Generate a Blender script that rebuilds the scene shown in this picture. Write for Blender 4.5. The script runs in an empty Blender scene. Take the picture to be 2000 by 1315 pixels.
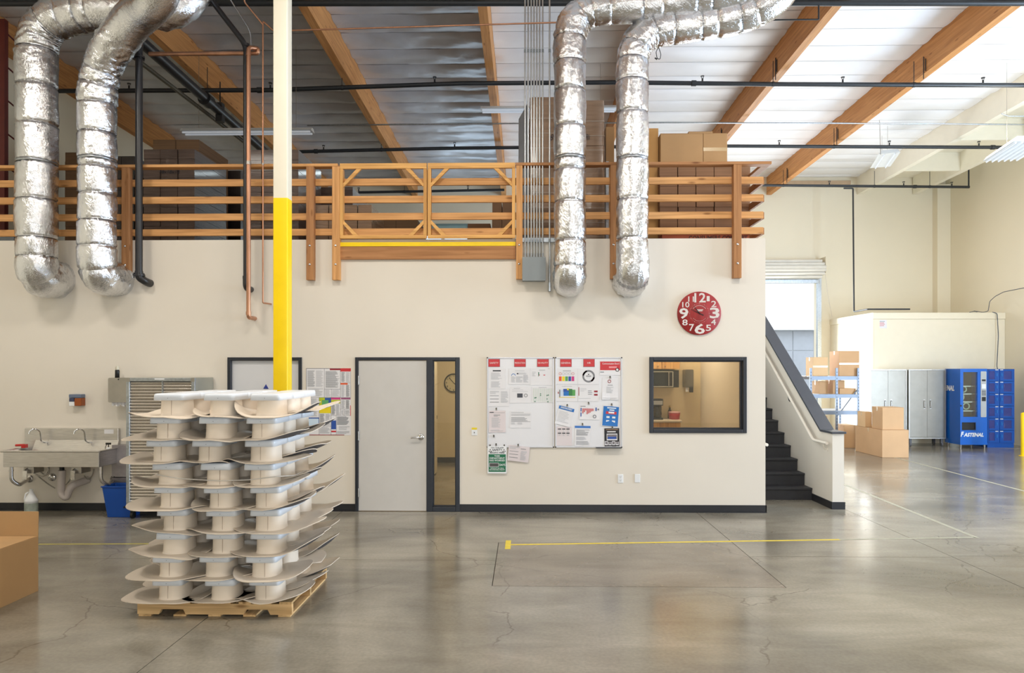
import bpy, bmesh, math, random
from math import sin, cos, pi, sqrt, atan, atan2, radians, exp
from mathutils import Vector, Matrix, noise, Euler

random.seed(7)
SC = bpy.context.scene
COL = SC.collection

# ---------------------------------------------------------------- camera
FPX, CH, HY = 1390.0, 1.93, 720.0
YAW = atan(25.0 / FPX)
cam_d = bpy.data.cameras.new('camera')
cam_d.sensor_width = 36.0
cam_d.lens = 36.0 * FPX / 2000.0
cam_d.shift_y = (HY - 657.5) / 2000.0
cam_d.clip_end = 200
cam = bpy.data.objects.new('camera', cam_d)
COL.objects.link(cam)
cam.location = (0, 0, CH)
cam.rotation_euler = (pi / 2, 0, YAW)
SC.camera = cam

# ---------------------------------------------------------------- world, lights, exposure
wd = bpy.data.worlds.new('world'); SC.world = wd; wd.use_nodes = True
_n = wd.node_tree.nodes; _l = wd.node_tree.links
_bg = _n['Background']; _bg.inputs['Color'].default_value = (0.80, 0.90, 1.0, 1); _bg.inputs['Strength'].default_value = 2.6
SC.view_settings.view_transform = 'Standard'; SC.view_settings.look = 'None'
SC.view_settings.gamma = 1; SC.view_settings.use_curve_mapping = False
SC.view_settings.exposure = 0.0

def area(name, loc, target, sx, sy, power, col=(1, 1, 1), spread=180):
    d = bpy.data.lights.new(name, 'AREA'); d.shape = 'RECTANGLE'; d.size = sx; d.size_y = sy
    d.energy = power; d.color = col; d.spread = radians(spread)
    o = bpy.data.objects.new(name, d); COL.objects.link(o); o.location = loc
    o.rotation_euler = (Vector(target) - Vector(loc)).to_track_quat('-Z', 'Y').to_euler()
    return o
# open dock doors behind the camera and in the right wall (daylight), and the ceiling lamps of the near hall
area('dock_door_daylight', (0.8, -5.6, 2.6), (0.0, 9.5, 2.6), 4.8, 4.6, 270, (0.93, 0.97, 1.0))
area('dock_door_daylight', (10.1, -5.6, 2.6), (4.0, 9.5, 2.6), 3.8, 4.6, 200, (0.93, 0.96, 1.0))
area('side_door_daylight', (12.2, 8.9, 2.3), (4.0, 11.2, 2.6), 5.4, 4.2, 2000, (0.62, 0.79, 1.0))
area('back_door_daylight', (6.9, 21.0, 2.4), (6.0, 12.0, 2.0), 3.2, 4.0, 460, (0.92, 0.96, 1.0))
area('loft_roof_fill', (-1.2, 21.0, 5.3), (-1.6, 15.0, 7.8), 2.4, 0.8, 34, (0.62, 0.82, 1.0))  # added bluish light, aimed up to tint and brighten the loft roof
for _x, _y, _p in ((-6.0, 5.2, 115), (-1.4, 5.2, 125), (3.2, 5.2, 120), (-3.6, 1.2, 50), (2.2, 1.2, 50), (8.8, 12.6, 170), (8.8, 8.0, 35)):
    area('hall_lamp', (_x, _y, 6.6), (_x, _y + 0.8, 0), 1.2, 0.7, _p, (1.0, 0.935, 0.84))
area('office_lamp', (-1.0, 12.4, 3.2), (-1.0, 12.4, 0), 0.6, 1.2, 62, (1.0, 0.84, 0.60))
area('office_lamp', (2.3, 11.6, 3.2), (2.3, 11.7, 0), 1.2, 0.6, 50, (1.0, 0.84, 0.60))
area('loft_lamp', (-6.0, 17.0, 6.9), (-6.0, 17.0, 3), 1.2, 0.3, 30, (0.80, 0.95, 1.0))
area('loft_lamp', (-1.5, 18.0, 6.9), (-1.5, 18.0, 3), 1.2, 0.3, 30, (0.80, 0.95, 1.0))

# ---------------------------------------------------------------- pixel to place
FWD = Vector((-sin(YAW), cos(YAW), 0)); RGT = Vector((cos(YAW), sin(YAW), 0))
def P(px, py, Y):
    d = FWD + RGT * ((px - 1000) / FPX) + Vector((0, 0, (HY - py) / FPX))
    return Vector((0, 0, CH)) + d * (Y / d.y)
def X(px, Y): return P(px, HY, Y).x
def Z(py, Y, px=1000): return P(px, py, Y).z
def F(px, py):
    d = FWD + RGT * ((px - 1000) / FPX) + Vector((0, 0, (HY - py) / FPX))
    return Vector((0, 0, CH)) + d * (-CH / d.z)
W = 9.58          # front face of the office wall
BACK = 21.2       # back wall
RIGHT = 12.40
LEFT = -8.80
ZT = Z(467, W)    # top of the office wall
def under(Y): return CH + 5.52 - 0.018 * Y      # underside of the roof beams

# ---------------------------------------------------------------- materials
MATS = {}
def new_mat(name):
    m = bpy.data.materials.new(name); m.use_nodes = True
    return m, m.node_tree.nodes, m.node_tree.links, m.node_tree.nodes['Principled BSDF']
def setc(b, col, rough, metal=0.0, spec=None):
    b.inputs['Base Color'].default_value = (*col, 1); b.inputs['Roughness'].default_value = rough
    b.inputs['Metallic'].default_value = metal
    if spec is not None: b.inputs['Specular IOR Level'].default_value = spec
def srgb(r, g, b):
    f = lambda c: (c / 255 / 12.92) if c / 255 <= 0.04045 else ((c / 255 + 0.055) / 1.055) ** 2.4
    return (f(r), f(g), f(b))
def mat(name, rgb, rough=0.5, metal=0.0, var=0.06, scale=6.0, bump=0.0, bscale=80.0, stretch=(1, 1, 1), spec=None, coat=0.0):
    """plain painted / plastic / metal surface with slight procedural mottling"""
    if name in MATS: return MATS[name]
    col = srgb(*rgb)
    m, n, l, b = new_mat(name); setc(b, col, rough, metal, spec)
    if coat: b.inputs['Coat Weight'].default_value = coat; b.inputs['Coat Roughness'].default_value = 0.08
    tc = n.new('ShaderNodeTexCoord'); mp = n.new('ShaderNodeMapping'); mp.inputs['Scale'].default_value = stretch
    l.new(tc.outputs['Object'], mp.inputs['Vector'])
    if var:
        nz = n.new('ShaderNodeTexNoise'); nz.inputs['Scale'].default_value = scale; nz.inputs['Detail'].default_value = 5
        l.new(mp.outputs[0], nz.inputs['Vector'])
        rp = n.new('ShaderNodeValToRGB'); rp.color_ramp.elements[0].position = 0.3; rp.color_ramp.elements[1].position = 0.7
        rp.color_ramp.elements[0].color = (*[c * (1 - var) for c in col], 1)
        rp.color_ramp.elements[1].color = (*[min(1, c * (1 + var)) for c in col], 1)
        l.new(nz.outputs['Fac'], rp.inputs['Fac']); l.new(rp.outputs['Color'], b.inputs['Base Color'])
    if bump:
        n2 = n.new('ShaderNodeTexNoise'); n2.inputs['Scale'].default_value = bscale; n2.inputs['Detail'].default_value = 4
        l.new(mp.outputs[0], n2.inputs['Vector'])
        bp = n.new('ShaderNodeBump'); bp.inputs['Strength'].default_value = bump; bp.inputs['Distance'].default_value = 0.01
        l.new(n2.outputs['Fac'], bp.inputs['Height']); l.new(bp.outputs['Normal'], b.inputs['Normal'])
    MATS[name] = m
    return m
def wood(name, rgb, axis='x', dark=0.72, knots=0.5, rough=0.55, ring=1.0):
    key = name + '_' + axis
    if key in MATS: return MATS[key]
    col = srgb(*rgb)
    m, n, l, b = new_mat(key); setc(b, col, rough, 0, 0.3)
    tc = n.new('ShaderNodeTexCoord'); mp = n.new('ShaderNodeMapping')
    s = {'x': (0.7, 16, 16), 'y': (16, 0.7, 16), 'z': (16, 16, 0.7)}[axis]
    mp.inputs['Scale'].default_value = [q * ring for q in s]
    oi = n.new('ShaderNodeObjectInfo'); l.new(oi.outputs['Random'], mp.inputs['Location'])
    geo = n.new('ShaderNodeNewGeometry')
    l.new(geo.outputs['Position'], mp.inputs['Vector'])
    nz = n.new('ShaderNodeTexNoise'); nz.inputs['Scale'].default_value = 1.6; nz.inputs['Detail'].default_value = 6; nz.inputs['Distortion'].default_value = 0.7
    l.new(mp.outputs[0], nz.inputs['Vector'])
    rp = n.new('ShaderNodeValToRGB'); e = rp.color_ramp.elements
    e[0].position = 0.30; e[1].position = 0.68
    e[0].color = (col[0] * dark, col[1] * dark * 0.9, col[2] * dark * 0.8, 1); e[1].color = (*[min(1, c * 1.12) for c in col], 1)
    l.new(nz.outputs['Fac'], rp.inputs['Fac'])
    m2 = n.new('ShaderNodeMapping'); s2 = {'x': (2.2, 8, 8), 'y': (8, 2.2, 8), 'z': (8, 8, 2.2)}[axis]; m2.inputs['Scale'].default_value = s2
    l.new(geo.outputs['Position'], m2.inputs['Vector'])
    vo = n.new('ShaderNodeTexVoronoi'); vo.inputs['Scale'].default_value = 1.0; l.new(m2.outputs[0], vo.inputs['Vector'])
    r2 = n.new('ShaderNodeValToRGB'); r2.color_ramp.elements[0].position = 0.06; r2.color_ramp.elements[1].position = 0.16
    k = 1 - knots
    r2.color_ramp.elements[0].color = (k, k * 0.85, k * 0.7, 1); r2.color_ramp.elements[1].color = (1, 1, 1, 1)
    l.new(vo.outputs['Distance'], r2.inputs['Fac'])
    mx = n.new('ShaderNodeMix'); mx.data_type = 'RGBA'; mx.blend_type = 'MULTIPLY'; mx.inputs[0].default_value = 1
    l.new(rp.outputs['Color'], mx.inputs[6]); l.new(r2.outputs['Color'], mx.inputs[7]); l.new(mx.outputs[2], b.inputs['Base Color'])
    bp = n.new('ShaderNodeBump'); bp.inputs['Strength'].default_value = 0.15; bp.inputs['Distance'].default_value = 0.004
    l.new(nz.outputs['Fac'], bp.inputs['Height']); l.new(bp.outputs['Normal'], b.inputs['Normal'])
    MATS[key] = m
    return m
def emit(name, rgb, strength):
    if name in MATS: return MATS[name]
    m, n, l, b = new_mat(name); setc(b, srgb(*rgb), 0.5)
    b.inputs['Emission Color'].default_value = (*srgb(*rgb), 1); b.inputs['Emission Strength'].default_value = strength
    MATS[name] = m
    return m
def glass(name, tint=(0.9, 0.93, 0.95), refl=1.0):
    m, n, l, b = new_mat(name); n.remove(b)
    out = n['Material Output']; tr = n.new('ShaderNodeBsdfTransparent'); tr.inputs[0].default_value = (*tint, 1)
    gl = n.new('ShaderNodeBsdfGlossy'); gl.inputs['Roughness'].default_value = 0.02; gl.inputs[0].default_value = (1, 1, 1, 1)
    fr = n.new('ShaderNodeFresnel'); fr.inputs[0].default_value = 1.6
    ad = n.new('ShaderNodeMath'); ad.operation = 'MULTIPLY'; ad.inputs[1].default_value = refl
    mx = n.new('ShaderNodeMixShader'); l.new(fr.outputs[0], ad.inputs[0]); l.new(ad.outputs[0], mx.inputs[0])
    l.new(tr.outputs[0], mx.inputs[1]); l.new(gl.outputs[0], mx.inputs[2]); l.new(mx.outputs[0], out.inputs['Surface'])
    MATS[name] = m
    return m

PAINT = mat('wall_paint', (230, 222, 209), 0.62, var=0.025, scale=0.9, bump=0.04, bscale=160)
CREAM = mat('cream_paint', (238, 229, 206), 0.6, var=0.02, scale=0.7, bump=0.03, bscale=120)
OFFICE = mat('office_paint', (226, 206, 166), 0.6, var=0.02)
NAVY = mat('charcoal_frame_paint', (42, 46, 54), 0.35, var=0.05)
RUBBER = mat('black_cove_base', (34, 35, 40), 0.42, var=0.1)
DOORG = mat('door_grey_paint', (205, 202, 198), 0.5, var=0.02)
STEEL = mat('brushed_steel', (206, 203, 200), 0.32, 1.0, var=0.10, scale=9, stretch=(1, 1, 14))
SATIN = mat('satin_steel', (176, 172, 166), 0.36, 1.0, var=0.08, scale=5)
CHROME = mat('chrome', (215, 215, 215), 0.1, 1.0, var=0)
GALV = mat('galvanised_steel', (178, 184, 190), 0.34, 1.0, var=0.14, scale=30)
COPPER = mat('copper_pipe', (196, 146, 116), 0.40, 0.85, var=0.18, scale=7, stretch=(1, 1, 0.4))
BLACKP = mat('black_pipe', (34, 34, 36), 0.38, 0.0, var=0.15, spec=0.6)
SPRK = mat('dark_grey_pipe', (52, 55, 58), 0.42, 0.2, var=0.1)
BLACK = mat('black_plastic', (22, 22, 24), 0.4, var=0.05)
WHITE = mat('white_plastic', (236, 238, 240), 0.35, var=0.02)
GREYB = mat('grey_box_paint', (138, 146, 150), 0.45, var=0.03)
YEL = mat('yellow_paint', (252, 214, 0), 0.38, var=0.04, bump=0.05, bscale=40)
YTAPE = mat('yellow_tape', (226, 200, 60), 0.5, var=0.12, scale=14)
RAILW = 'rail_lumber'; POSTW = 'post_lumber'; GATEW = 'gate_lumber'
def RW(a): return wood(RAILW, (220, 166, 108), a)
def PW(a): return wood(POSTW, (180, 130, 86), a, knots=0.5)
def GW(a): return wood(GATEW, (230, 178, 108), a, knots=0.4)
def BW(a): return wood('beam_lumber', (208, 150, 92), a, dark=0.80, knots=0.4)
CARD = mat('cardboard', (190, 150, 104), 0.8, var=0.05, scale=3, bump=0.05, bscale=90)
CARDL = mat('light_cardboard', (222, 186, 142), 0.8, var=0.04, scale=3)
CARDD = mat('dark_cardboard', (146, 108, 76), 0.8, var=0.10, scale=3)
TAPE = mat('packing_tape', (206, 176, 130), 0.22, var=0.03)
PAPER = mat('paper', (232, 231, 234), 0.7, var=0)
INK = mat('grey_print', (150, 152, 156), 0.8, var=0)
INKL = mat('pale_print', (196, 197, 201), 0.8, var=0)
INKD = mat('dark_print', (52, 52, 58), 0.8, var=0)
REDP = mat('red_print', (204, 52, 58), 0.45, var=0)
BLUEP = mat('blue_print', (28, 112, 190), 0.45, var=0)
GREENP = mat('green_print', (30, 112, 78), 0.45, var=0)

def foil_mat():
    m, n, l, b = new_mat('aluminium_foil_wrap'); setc(b, srgb(226, 228, 232), 0.17, 1.0)
    geo = n.new('ShaderNodeNewGeometry')
    mp = n.new('ShaderNodeMapping'); mp.inputs['Scale'].default_value = (1, 1, 1); mp.inputs['Rotation'].default_value = (0.4, 0.5, 0)
    l.new(geo.outputs['Position'], mp.inputs['Vector'])
    a = n.new('ShaderNodeTexNoise'); a.inputs['Scale'].default_value = 13; a.inputs['Detail'].default_value = 5; a.inputs['Distortion'].default_value = 1.8
    m3 = n.new('ShaderNodeMapping'); m3.inputs['Scale'].default_value = (3.2, 3.2, 0.8); m3.inputs['Rotation'].default_value = (0.35, 0.45, 0)
    l.new(mp.outputs[0], m3.inputs['Vector']); l.new(m3.outputs[0], a.inputs['Vector'])
    c = n.new('ShaderNodeTexNoise'); c.inputs['Scale'].default_value = 120; c.inputs['Detail'].default_value = 2
    l.new(geo.outputs['Position'], c.inputs['Vector'])
    b1 = n.new('ShaderNodeBump'); b1.inputs['Strength'].default_value = 0.42; b1.inputs['Distance'].default_value = 0.014
    b2 = n.new('ShaderNodeBump'); b2.inputs['Strength'].default_value = 0.12; b2.inputs['Distance'].default_value = 0.003
    l.new(a.outputs['Fac'], b1.inputs['Height']); l.new(c.outputs['Fac'], b2.inputs['Height'])
    l.new(b1.outputs['Normal'], b2.inputs['Normal']); l.new(b2.outputs['Normal'], b.inputs['Normal'])
    MATS['foil'] = m
    return m
FOIL = foil_mat()

def floor_mat(name, rgb, rough=0.2):
    m, n, l, b = new_mat(name); col = srgb(*rgb); setc(b, col, rough, 0, 0.55)
    geo = n.new('ShaderNodeNewGeometry')
    def nz(sc, det, dist=0.0, vec=None):
        q = n.new('ShaderNodeTexNoise'); q.inputs['Scale'].default_value = sc; q.inputs['Detail'].default_value = det; q.inputs['Distortion'].default_value = dist
        l.new(vec or geo.outputs['Position'], q.inputs['Vector']); return q
    def ramp(src, p0, c0, p1, c1):
        r = n.new('ShaderNodeValToRGB'); e = r.color_ramp.elements; e[0].position = p0; e[1].position = p1
        e[0].color = (*c0, 1); e[1].color = (*c1, 1); l.new(src, r.inputs['Fac']); return r
    def mul(a_, b_, fac=1.0, mode='MULTIPLY'):
        x = n.new('ShaderNodeMix'); x.data_type = 'RGBA'; x.blend_type = mode; x.inputs[0].default_value = fac
        l.new(a_, x.inputs[6]); l.new(b_, x.inputs[7]); return x.outputs[2]
    big = ramp(nz(0.55, 5, 0.8).outputs['Fac'], 0.32, [c * 0.60 for c in col], 0.66, [min(1, c * 1.24) for c in col])
    mp = n.new('ShaderNodeMapping'); mp.inputs['Scale'].default_value = (0.5, 1.6, 1); l.new(geo.outputs['Position'], mp.inputs['Vector'])
    mid = ramp(nz(1.7, 7, 1.2, mp.outputs[0]).outputs['Fac'], 0.3, (0.80, 0.78, 0.75), 0.7, (1.1, 1.1, 1.1))
    fine = ramp(nz(38, 4).outputs['Fac'], 0.25, (0.86, 0.86, 0.86), 0.75, (1.08, 1.08, 1.08))
    c = mul(mul(big.outputs[0], mid.outputs[0]), fine.outputs[0])
    # hairline cracks
    v = n.new('ShaderNodeTexVoronoi'); v.feature = 'DISTANCE_TO_EDGE'; v.inputs['Scale'].default_value = 0.42
    w1 = nz(1.6, 6, 0.0); mixv = n.new('ShaderNodeMix'); mixv.data_type = 'RGBA'; mixv.blend_type = 'ADD'; mixv.inputs[0].default_value = 0.55
    l.new(geo.outputs['Position'], mixv.inputs[6]); l.new(w1.outputs['Color'], mixv.inputs[7]); l.new(mixv.outputs[2], v.inputs['Vector'])
    cr = ramp(v.outputs['Distance'], 0.0005, (0.60, 0.58, 0.55), 0.0024, (1, 1, 1))
    msk = ramp(nz(0.8, 2).outputs['Fac'], 0.50, (1, 1, 1), 0.54, (0, 0, 0))
    x = n.new('ShaderNodeMix'); x.data_type = 'RGBA'; x.blend_type = 'MIX'; l.new(msk.outputs[0], x.inputs[0])
    x.inputs[6].default_value = (1, 1, 1, 1); l.new(cr.outputs[0], x.inputs[7])
    c = mul(c, x.outputs[2])
    l.new(c, b.inputs['Base Color'])
    rr = n.new('ShaderNodeMapRange'); rr.inputs['To Min'].default_value = rough - 0.07; rr.inputs['To Max'].default_value = rough + 0.16
    l.new(nz(1.1, 5, 0.5).outputs['Fac'], rr.inputs['Value']); l.new(rr.outputs[0], b.inputs['Roughness'])
    bp = n.new('ShaderNodeBump'); bp.inputs['Strength'].default_value = 0.05; bp.inputs['Distance'].default_value = 0.01
    l.new(nz(6, 6).outputs['Fac'], bp.inputs['Height']); l.new(bp.outputs['Normal'], b.inputs['Normal'])
    MATS[name] = m
    return m

# ---------------------------------------------------------------- mesh builder
class MB:
    def __init__(s): s.v = []; s.f = []; s.m = []; s.sm = []; s.mats = []
    def mi(s, m):
        if m is None: return 0
        if m not in s.mats: s.mats.append(m)
        return s.mats.index(m)
    def add(s, vs, fs, m=None, smooth=False):
        o = len(s.v); k = s.mi(m); s.v += [Vector(q) for q in vs]
        for f in fs: s.f.append([i + o for i in f]); s.m.append(k); s.sm.append(smooth)
        return s
    def box(s, x0, x1, y0, y1, z0, z1, m=None, rot=None):
        vs = [Vector((x, y, z)) for z in (z0, z1) for y in (y0, y1) for x in (x0, x1)]
        if rot:
            c = Vector(((x0 + x1) / 2, (y0 + y1) / 2, (z0 + z1) / 2)); R = Euler(rot).to_matrix()
            vs = [c + R @ (q - c) for q in vs]
        return s.add(vs, [(0, 2, 3, 1), (4, 5, 7, 6), (0, 1, 5, 4), (2, 6, 7, 3), (0, 4, 6, 2), (1, 3, 7, 5)], m)
    def rbox(s, x0, x1, y0, y1, z0, z1, r, m=None, n=3, ax='z'):
        """box with the four edges along ax rounded"""
        pts = []
        if ax == 'z': a0, a1, b0, b1, c0, c1 = x0, x1, y0, y1, z0, z1
        elif ax == 'y': a0, a1, b0, b1, c0, c1 = x0, x1, z0, z1, y0, y1
        else: a0, a1, b0, b1, c0, c1 = y0, y1, z0, z1, x0, x1
        for cx, cy, t in ((a1 - r, b1 - r, 0), (a0 + r, b1 - r, 1), (a0 + r, b0 + r, 2), (a1 - r, b0 + r, 3)):
            for i in range(n + 1):
                t_ = (t + i / n) * pi / 2; pts.append((cx + r * cos(t_), cy + r * sin(t_)))
        mk = {'z': lambda p, c: (p[0], p[1], c), 'y': lambda p, c: (p[0], c, p[1]), 'x': lambda p, c: (c, p[0], p[1])}[ax]
        N = len(pts); vs = [mk(p, c0) for p in pts] + [mk(p, c1) for p in pts]
        fs = [(i, (i + 1) % N, (i + 1) % N + N, i + N) for i in range(N)]
        s.add(vs, fs, m, True); s.add(vs, [tuple(range(N - 1, -1, -1)), tuple(range(N, 2 * N))], m)
        return s
    def prism(s, pts, a0, a1, ax='y', m=None):
        mk = {'z': lambda p, c: (p[0], p[1], c), 'y': lambda p, c: (p[0], c, p[1]), 'x': lambda p, c: (c, p[0], p[1])}[ax]
        N = len(pts); vs = [mk(p, a0) for p in pts] + [mk(p, a1) for p in pts]
        return s.add(vs, [(i, (i + 1) % N, (i + 1) % N + N, i + N) for i in range(N)] + [tuple(range(N - 1, -1, -1)), tuple(range(N, 2 * N))], m)
    def cyl(s, a, b, r, m=None, n=16, r2=None, cap=True):
        a, b = Vector(a), Vector(b); d = (b - a).normalized()
        u = d.orthogonal().normalized(); w = d.cross(u); r2 = r if r2 is None else r2
        vs = [a + (u * cos(2 * pi * i / n) + w * sin(2 * pi * i / n)) * r for i in range(n)] + [b + (u * cos(2 * pi * i / n) + w * sin(2 * pi * i / n)) * r2 for i in range(n)]
        s.add(vs, [(i, (i + 1) % n, (i + 1) % n + n, i + n) for i in range(n)], m, True)
        if cap: s.add(vs, [tuple(range(n - 1, -1, -1)), tuple(range(n, 2 * n))], m)
        return s
    def tube(s, pts, r, m=None, n=12, fil=0.0, seg=5):
        pts = fillet(pts, fil, seg) if fil else [Vector(p) for p in pts]
        fr = frames(pts); N = len(pts); vs = []
        for p, (t, u, w) in zip(pts, fr):
            vs += [p + (u * cos(2 * pi * i / n) + w * sin(2 * pi * i / n)) * r for i in range(n)]
        s.add(vs, [(k * n + i, k * n + (i + 1) % n, (k + 1) * n + (i + 1) % n, (k + 1) * n + i) for k in range(N - 1) for i in range(n)], m, True)
        s.add([vs[i] for i in range(n)], [tuple(range(n - 1, -1, -1))], m); s.add(vs[-n:], [tuple(range(n))], m)
        return s
    def lathe(s, prof, c, m=None, n=24, ax='z'):
        vs = []
        for r, h in prof:
            for i in range(n):
                a = 2 * pi * i / n; q = (r * cos(a), r * sin(a), h)
                if ax == 'y': q = (q[0], h, q[1])
                if ax == 'x': q = (h, q[0], q[1])
                vs.append(Vector(c) + Vector(q))
        K = len(prof)
        return s.add(vs, [(k * n + i, k * n + (i + 1) % n, (k + 1) * n + (i + 1) % n, (k + 1) * n + i) for k in range(K - 1) for i in range(n)], m, True)
    def bounds(s):
        return [min(q[i] for q in s.v) for i in range(3)], [max(q[i] for q in s.v) for i in range(3)]

def fillet(pts, r, seg=5):
    pts = [Vector(p) for p in pts]; out = [pts[0]]
    for i in range(1, len(pts) - 1):
        a, b, c = pts[i - 1], pts[i], pts[i + 1]
        d1 = (a - b); d2 = (c - b); rr = min(r, d1.length * 0.49, d2.length * 0.49)
        p1 = b + d1.normalized() * rr; p2 = b + d2.normalized() * rr
        for k in range(seg + 1):
            t = k / seg; out.append(p1 * (1 - t) ** 2 + b * 2 * t * (1 - t) + p2 * t * t)
    out.append(pts[-1]); return out
def frames(pts):
    out = []; N = len(pts); prev = None
    for i in range(N):
        t = (pts[min(i + 1, N - 1)] - pts[max(i - 1, 0)]).normalized()
        if prev is None: u = t.orthogonal().normalized()
        else: u = (prev - t * prev.dot(t)).normalized()
        prev = u; out.append((t, u, t.cross(u)))
    return out

WL = {}
def mesh_of(mb, name, mats=None, origin=Vector((0, 0, 0))):
    me = bpy.data.meshes.new(name)
    me.from_pydata([tuple(q - origin) for q in mb.v], [], mb.f)
    ms = mb.mats if mb.mats else mats
    for q in ms: me.materials.append(q)
    me.polygons.foreach_set('material_index', mb.m); me.polygons.foreach_set('use_smooth', mb.sm)
    me.update(); return me
def props(o, label=None, cat=None, group=None, kind=None):
    if label: o['label'] = label
    if cat: o['category'] = cat
    if group: o['group'] = group
    if kind: o['kind'] = kind
    return o
def thing(name, loc, label, cat, group=None):
    o = bpy.data.objects.new(name, None); COL.objects.link(o); o.empty_display_size = 0.1
    o.location = loc; WL[o] = Vector(loc)
    return props(o, label, cat, group)
def part(name, mb, m=None, parent=None, bevel=0, label=None, kind=None, seg=2):
    org = WL[parent] if parent is not None else Vector((0, 0, 0))
    o = bpy.data.objects.new(name, mesh_of(mb, name, [m] if m else None, org)); COL.objects.link(o)
    if parent is not None: o.parent = parent
    WL[o] = org.copy() if parent is not None else Vector((0, 0, 0))
    if bevel:
        b = o.modifiers.new('edge', 'BEVEL'); b.width = bevel; b.segments = seg; b.limit_method = 'ANGLE'; b.harden_normals = False
    if label: o['label'] = label
    if kind: o['kind'] = kind
    return o
def solo(name, mb, m, label, cat, group=None, bevel=0, kind=None):
    lo, hi = mb.bounds(); org = Vector(((lo[0] + hi[0]) / 2, (lo[1] + hi[1]) / 2, lo[2]))
    o = bpy.data.objects.new(name, mesh_of(mb, name, [m] if m else None, org)); COL.objects.link(o)
    o.location = org; WL[o] = org
    if bevel:
        b = o.modifiers.new('edge', 'BEVEL'); b.width = bevel; b.segments = 2; b.limit_method = 'ANGLE'
    return props(o, label, cat, group, kind)
def struct(name, mb, m=None, parent=None, bevel=0):
    o = part(name, mb, m, parent, bevel); o['kind'] = 'structure'; return o
def dup(root, loc=None, rz=None, label=None):
    def cp(o, par):
        c = o.copy(); COL.objects.link(c)
        if par is not None: c.parent = par
        for ch in o.children: cp(ch, c)
        return c
    r = cp(root, None)
    if loc is not None: r.location = loc
    if rz is not None: r.rotation_euler.z = rz
    if label: r['label'] = label
    return r

FONT_CACHE = {}
def text_mb(mb, s, x0, x1, z0, z1, y, m, bold=0.0, shear=0.0, fit='xz', rot=0.0, depth=0.001):
    """flat lettering on a surface facing the camera (plane y), fitted to the box"""
    key = (s, bold, shear)
    if key not in FONT_CACHE:
        c = bpy.data.curves.new('lettering', 'FONT'); c.body = s; c.resolution_u = 2; c.offset = bold; c.shear = shear
        o = bpy.data.objects.new('tmp', c); COL.objects.link(o)
        dg = bpy.context.evaluated_depsgraph_get(); me = bpy.data.meshes.new_from_object(o.evaluated_get(dg))
        vs = [(q.co.x, q.co.y) for q in me.vertices]; fs = [tuple(p.vertices) for p in me.polygons]
        bpy.data.objects.remove(o); bpy.data.meshes.remove(me); bpy.data.curves.remove(c)
        FONT_CACHE[key] = (vs, fs)
    vs, fs = FONT_CACHE[key]
    if not vs: return mb
    a0 = min(v[0] for v in vs); a1 = max(v[0] for v in vs); b0 = min(v[1] for v in vs); b1 = max(v[1] for v in vs)
    sx = (x1 - x0) / (a1 - a0); sz = (z1 - z0) / (b1 - b0)
    if fit == 'keep': sx = sz = min(sx, sz)
    cx, cz = (x0 + x1) / 2, (z0 + z1) / 2; ca, sa = cos(rot), sin(rot); out = []
    for p in vs:
        u = (p[0] - (a0 + a1) / 2) * sx; w = (p[1] - (b0 + b1) / 2) * sz
        out.append((cx + u * ca - w * sa, y - depth, cz + u * sa + w * ca))
    return mb.add(out, fs, m)

# ================================================================ ROOM SHELL
def holed(x0, x1, y0, y1, z0, z1, holes):
    mb = MB(); xs = sorted({x0, x1, *[h[0] for h in holes], *[h[1] for h in holes]})
    for a, b in zip(xs, xs[1:]):
        hs = sorted([h for h in holes if h[0] <= a + 1e-6 and h[1] >= b - 1e-6], key=lambda h: h[2]); z = z0
        for h in hs:
            if h[2] > z + 1e-5: mb.box(a, b, y0, y1, z, h[2])
            z = h[3]
        if z1 > z + 1e-5: mb.box(a, b, y0, y1, z, z1)
    return mb
def wr(px0, py0, px1, py1, Y=W): return X(px0, Y), X(px1, Y), Z(py1, Y), Z(py0, Y)

# floor: slabs with saw-cut joints over a base
FL1 = floor_mat('polished_concrete', (143, 137, 124), 0.14)
FL2 = floor_mat('patched_concrete', (140, 131, 118), 0.22)
base = MB().box(-13, 15, -8, 34, -0.14, -0.012)
floor = struct('floor', base, mat('concrete_joint', (84, 78, 70), 0.9, var=0.2))
g = 0.0035
px0, px1, py0, py1 = -0.29, 2.30, 6.31, 7.89
slabs = [
    ([(-13, -8), (-2.46, -8), (-2.46, 7.15), (-13, 7.15)], FL1), ([(-13, 7.15), (-2.46, 7.15), (-2.46, 34), (-13, 34)], FL1),
    ([(-2.46, -8), (4.38, -8), (4.38, 7.35), (px1, 7.35), (px1, py0), (px0, py0), (px0, 7.15), (-2.46, 7.15)], FL1),
    ([(-2.46, 7.15), (px0, 7.15), (px0, py1), (px1, py1), (px1, 34), (-2.46, 34)], FL1),
    ([(px0, py0), (px1, py0), (px1, py1), (px0, py1)], FL2),
    ([(px1, 7.35), (4.38, 7.35), (4.38, 34), (px1, 34)], FL1),
    ([(4.38, -8), (15, -8), (15, 7.4), (4.38, 7.4)], FL1), ([(4.38, 7.4), (15, 7.4), (15, 34), (4.38, 34)], FL1)]
def inset(p, d):
    N = len(p); out = []
    for i in range(N):
        a, b, c = Vector(p[i - 1]), Vector(p[i]), Vector(p[(i + 1) % N])
        n1 = Vector((-(b - a).y, (b - a).x)).normalized(); n2 = Vector((-(c - b).y, (c - b).x)).normalized()
        out.append(tuple(b + (n1 + n2) * d))
    return out
for p, m_ in slabs:
    part('slab', MB().prism(inset(p, g), -0.012, 0.0, 'z'), m_, floor)

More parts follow.
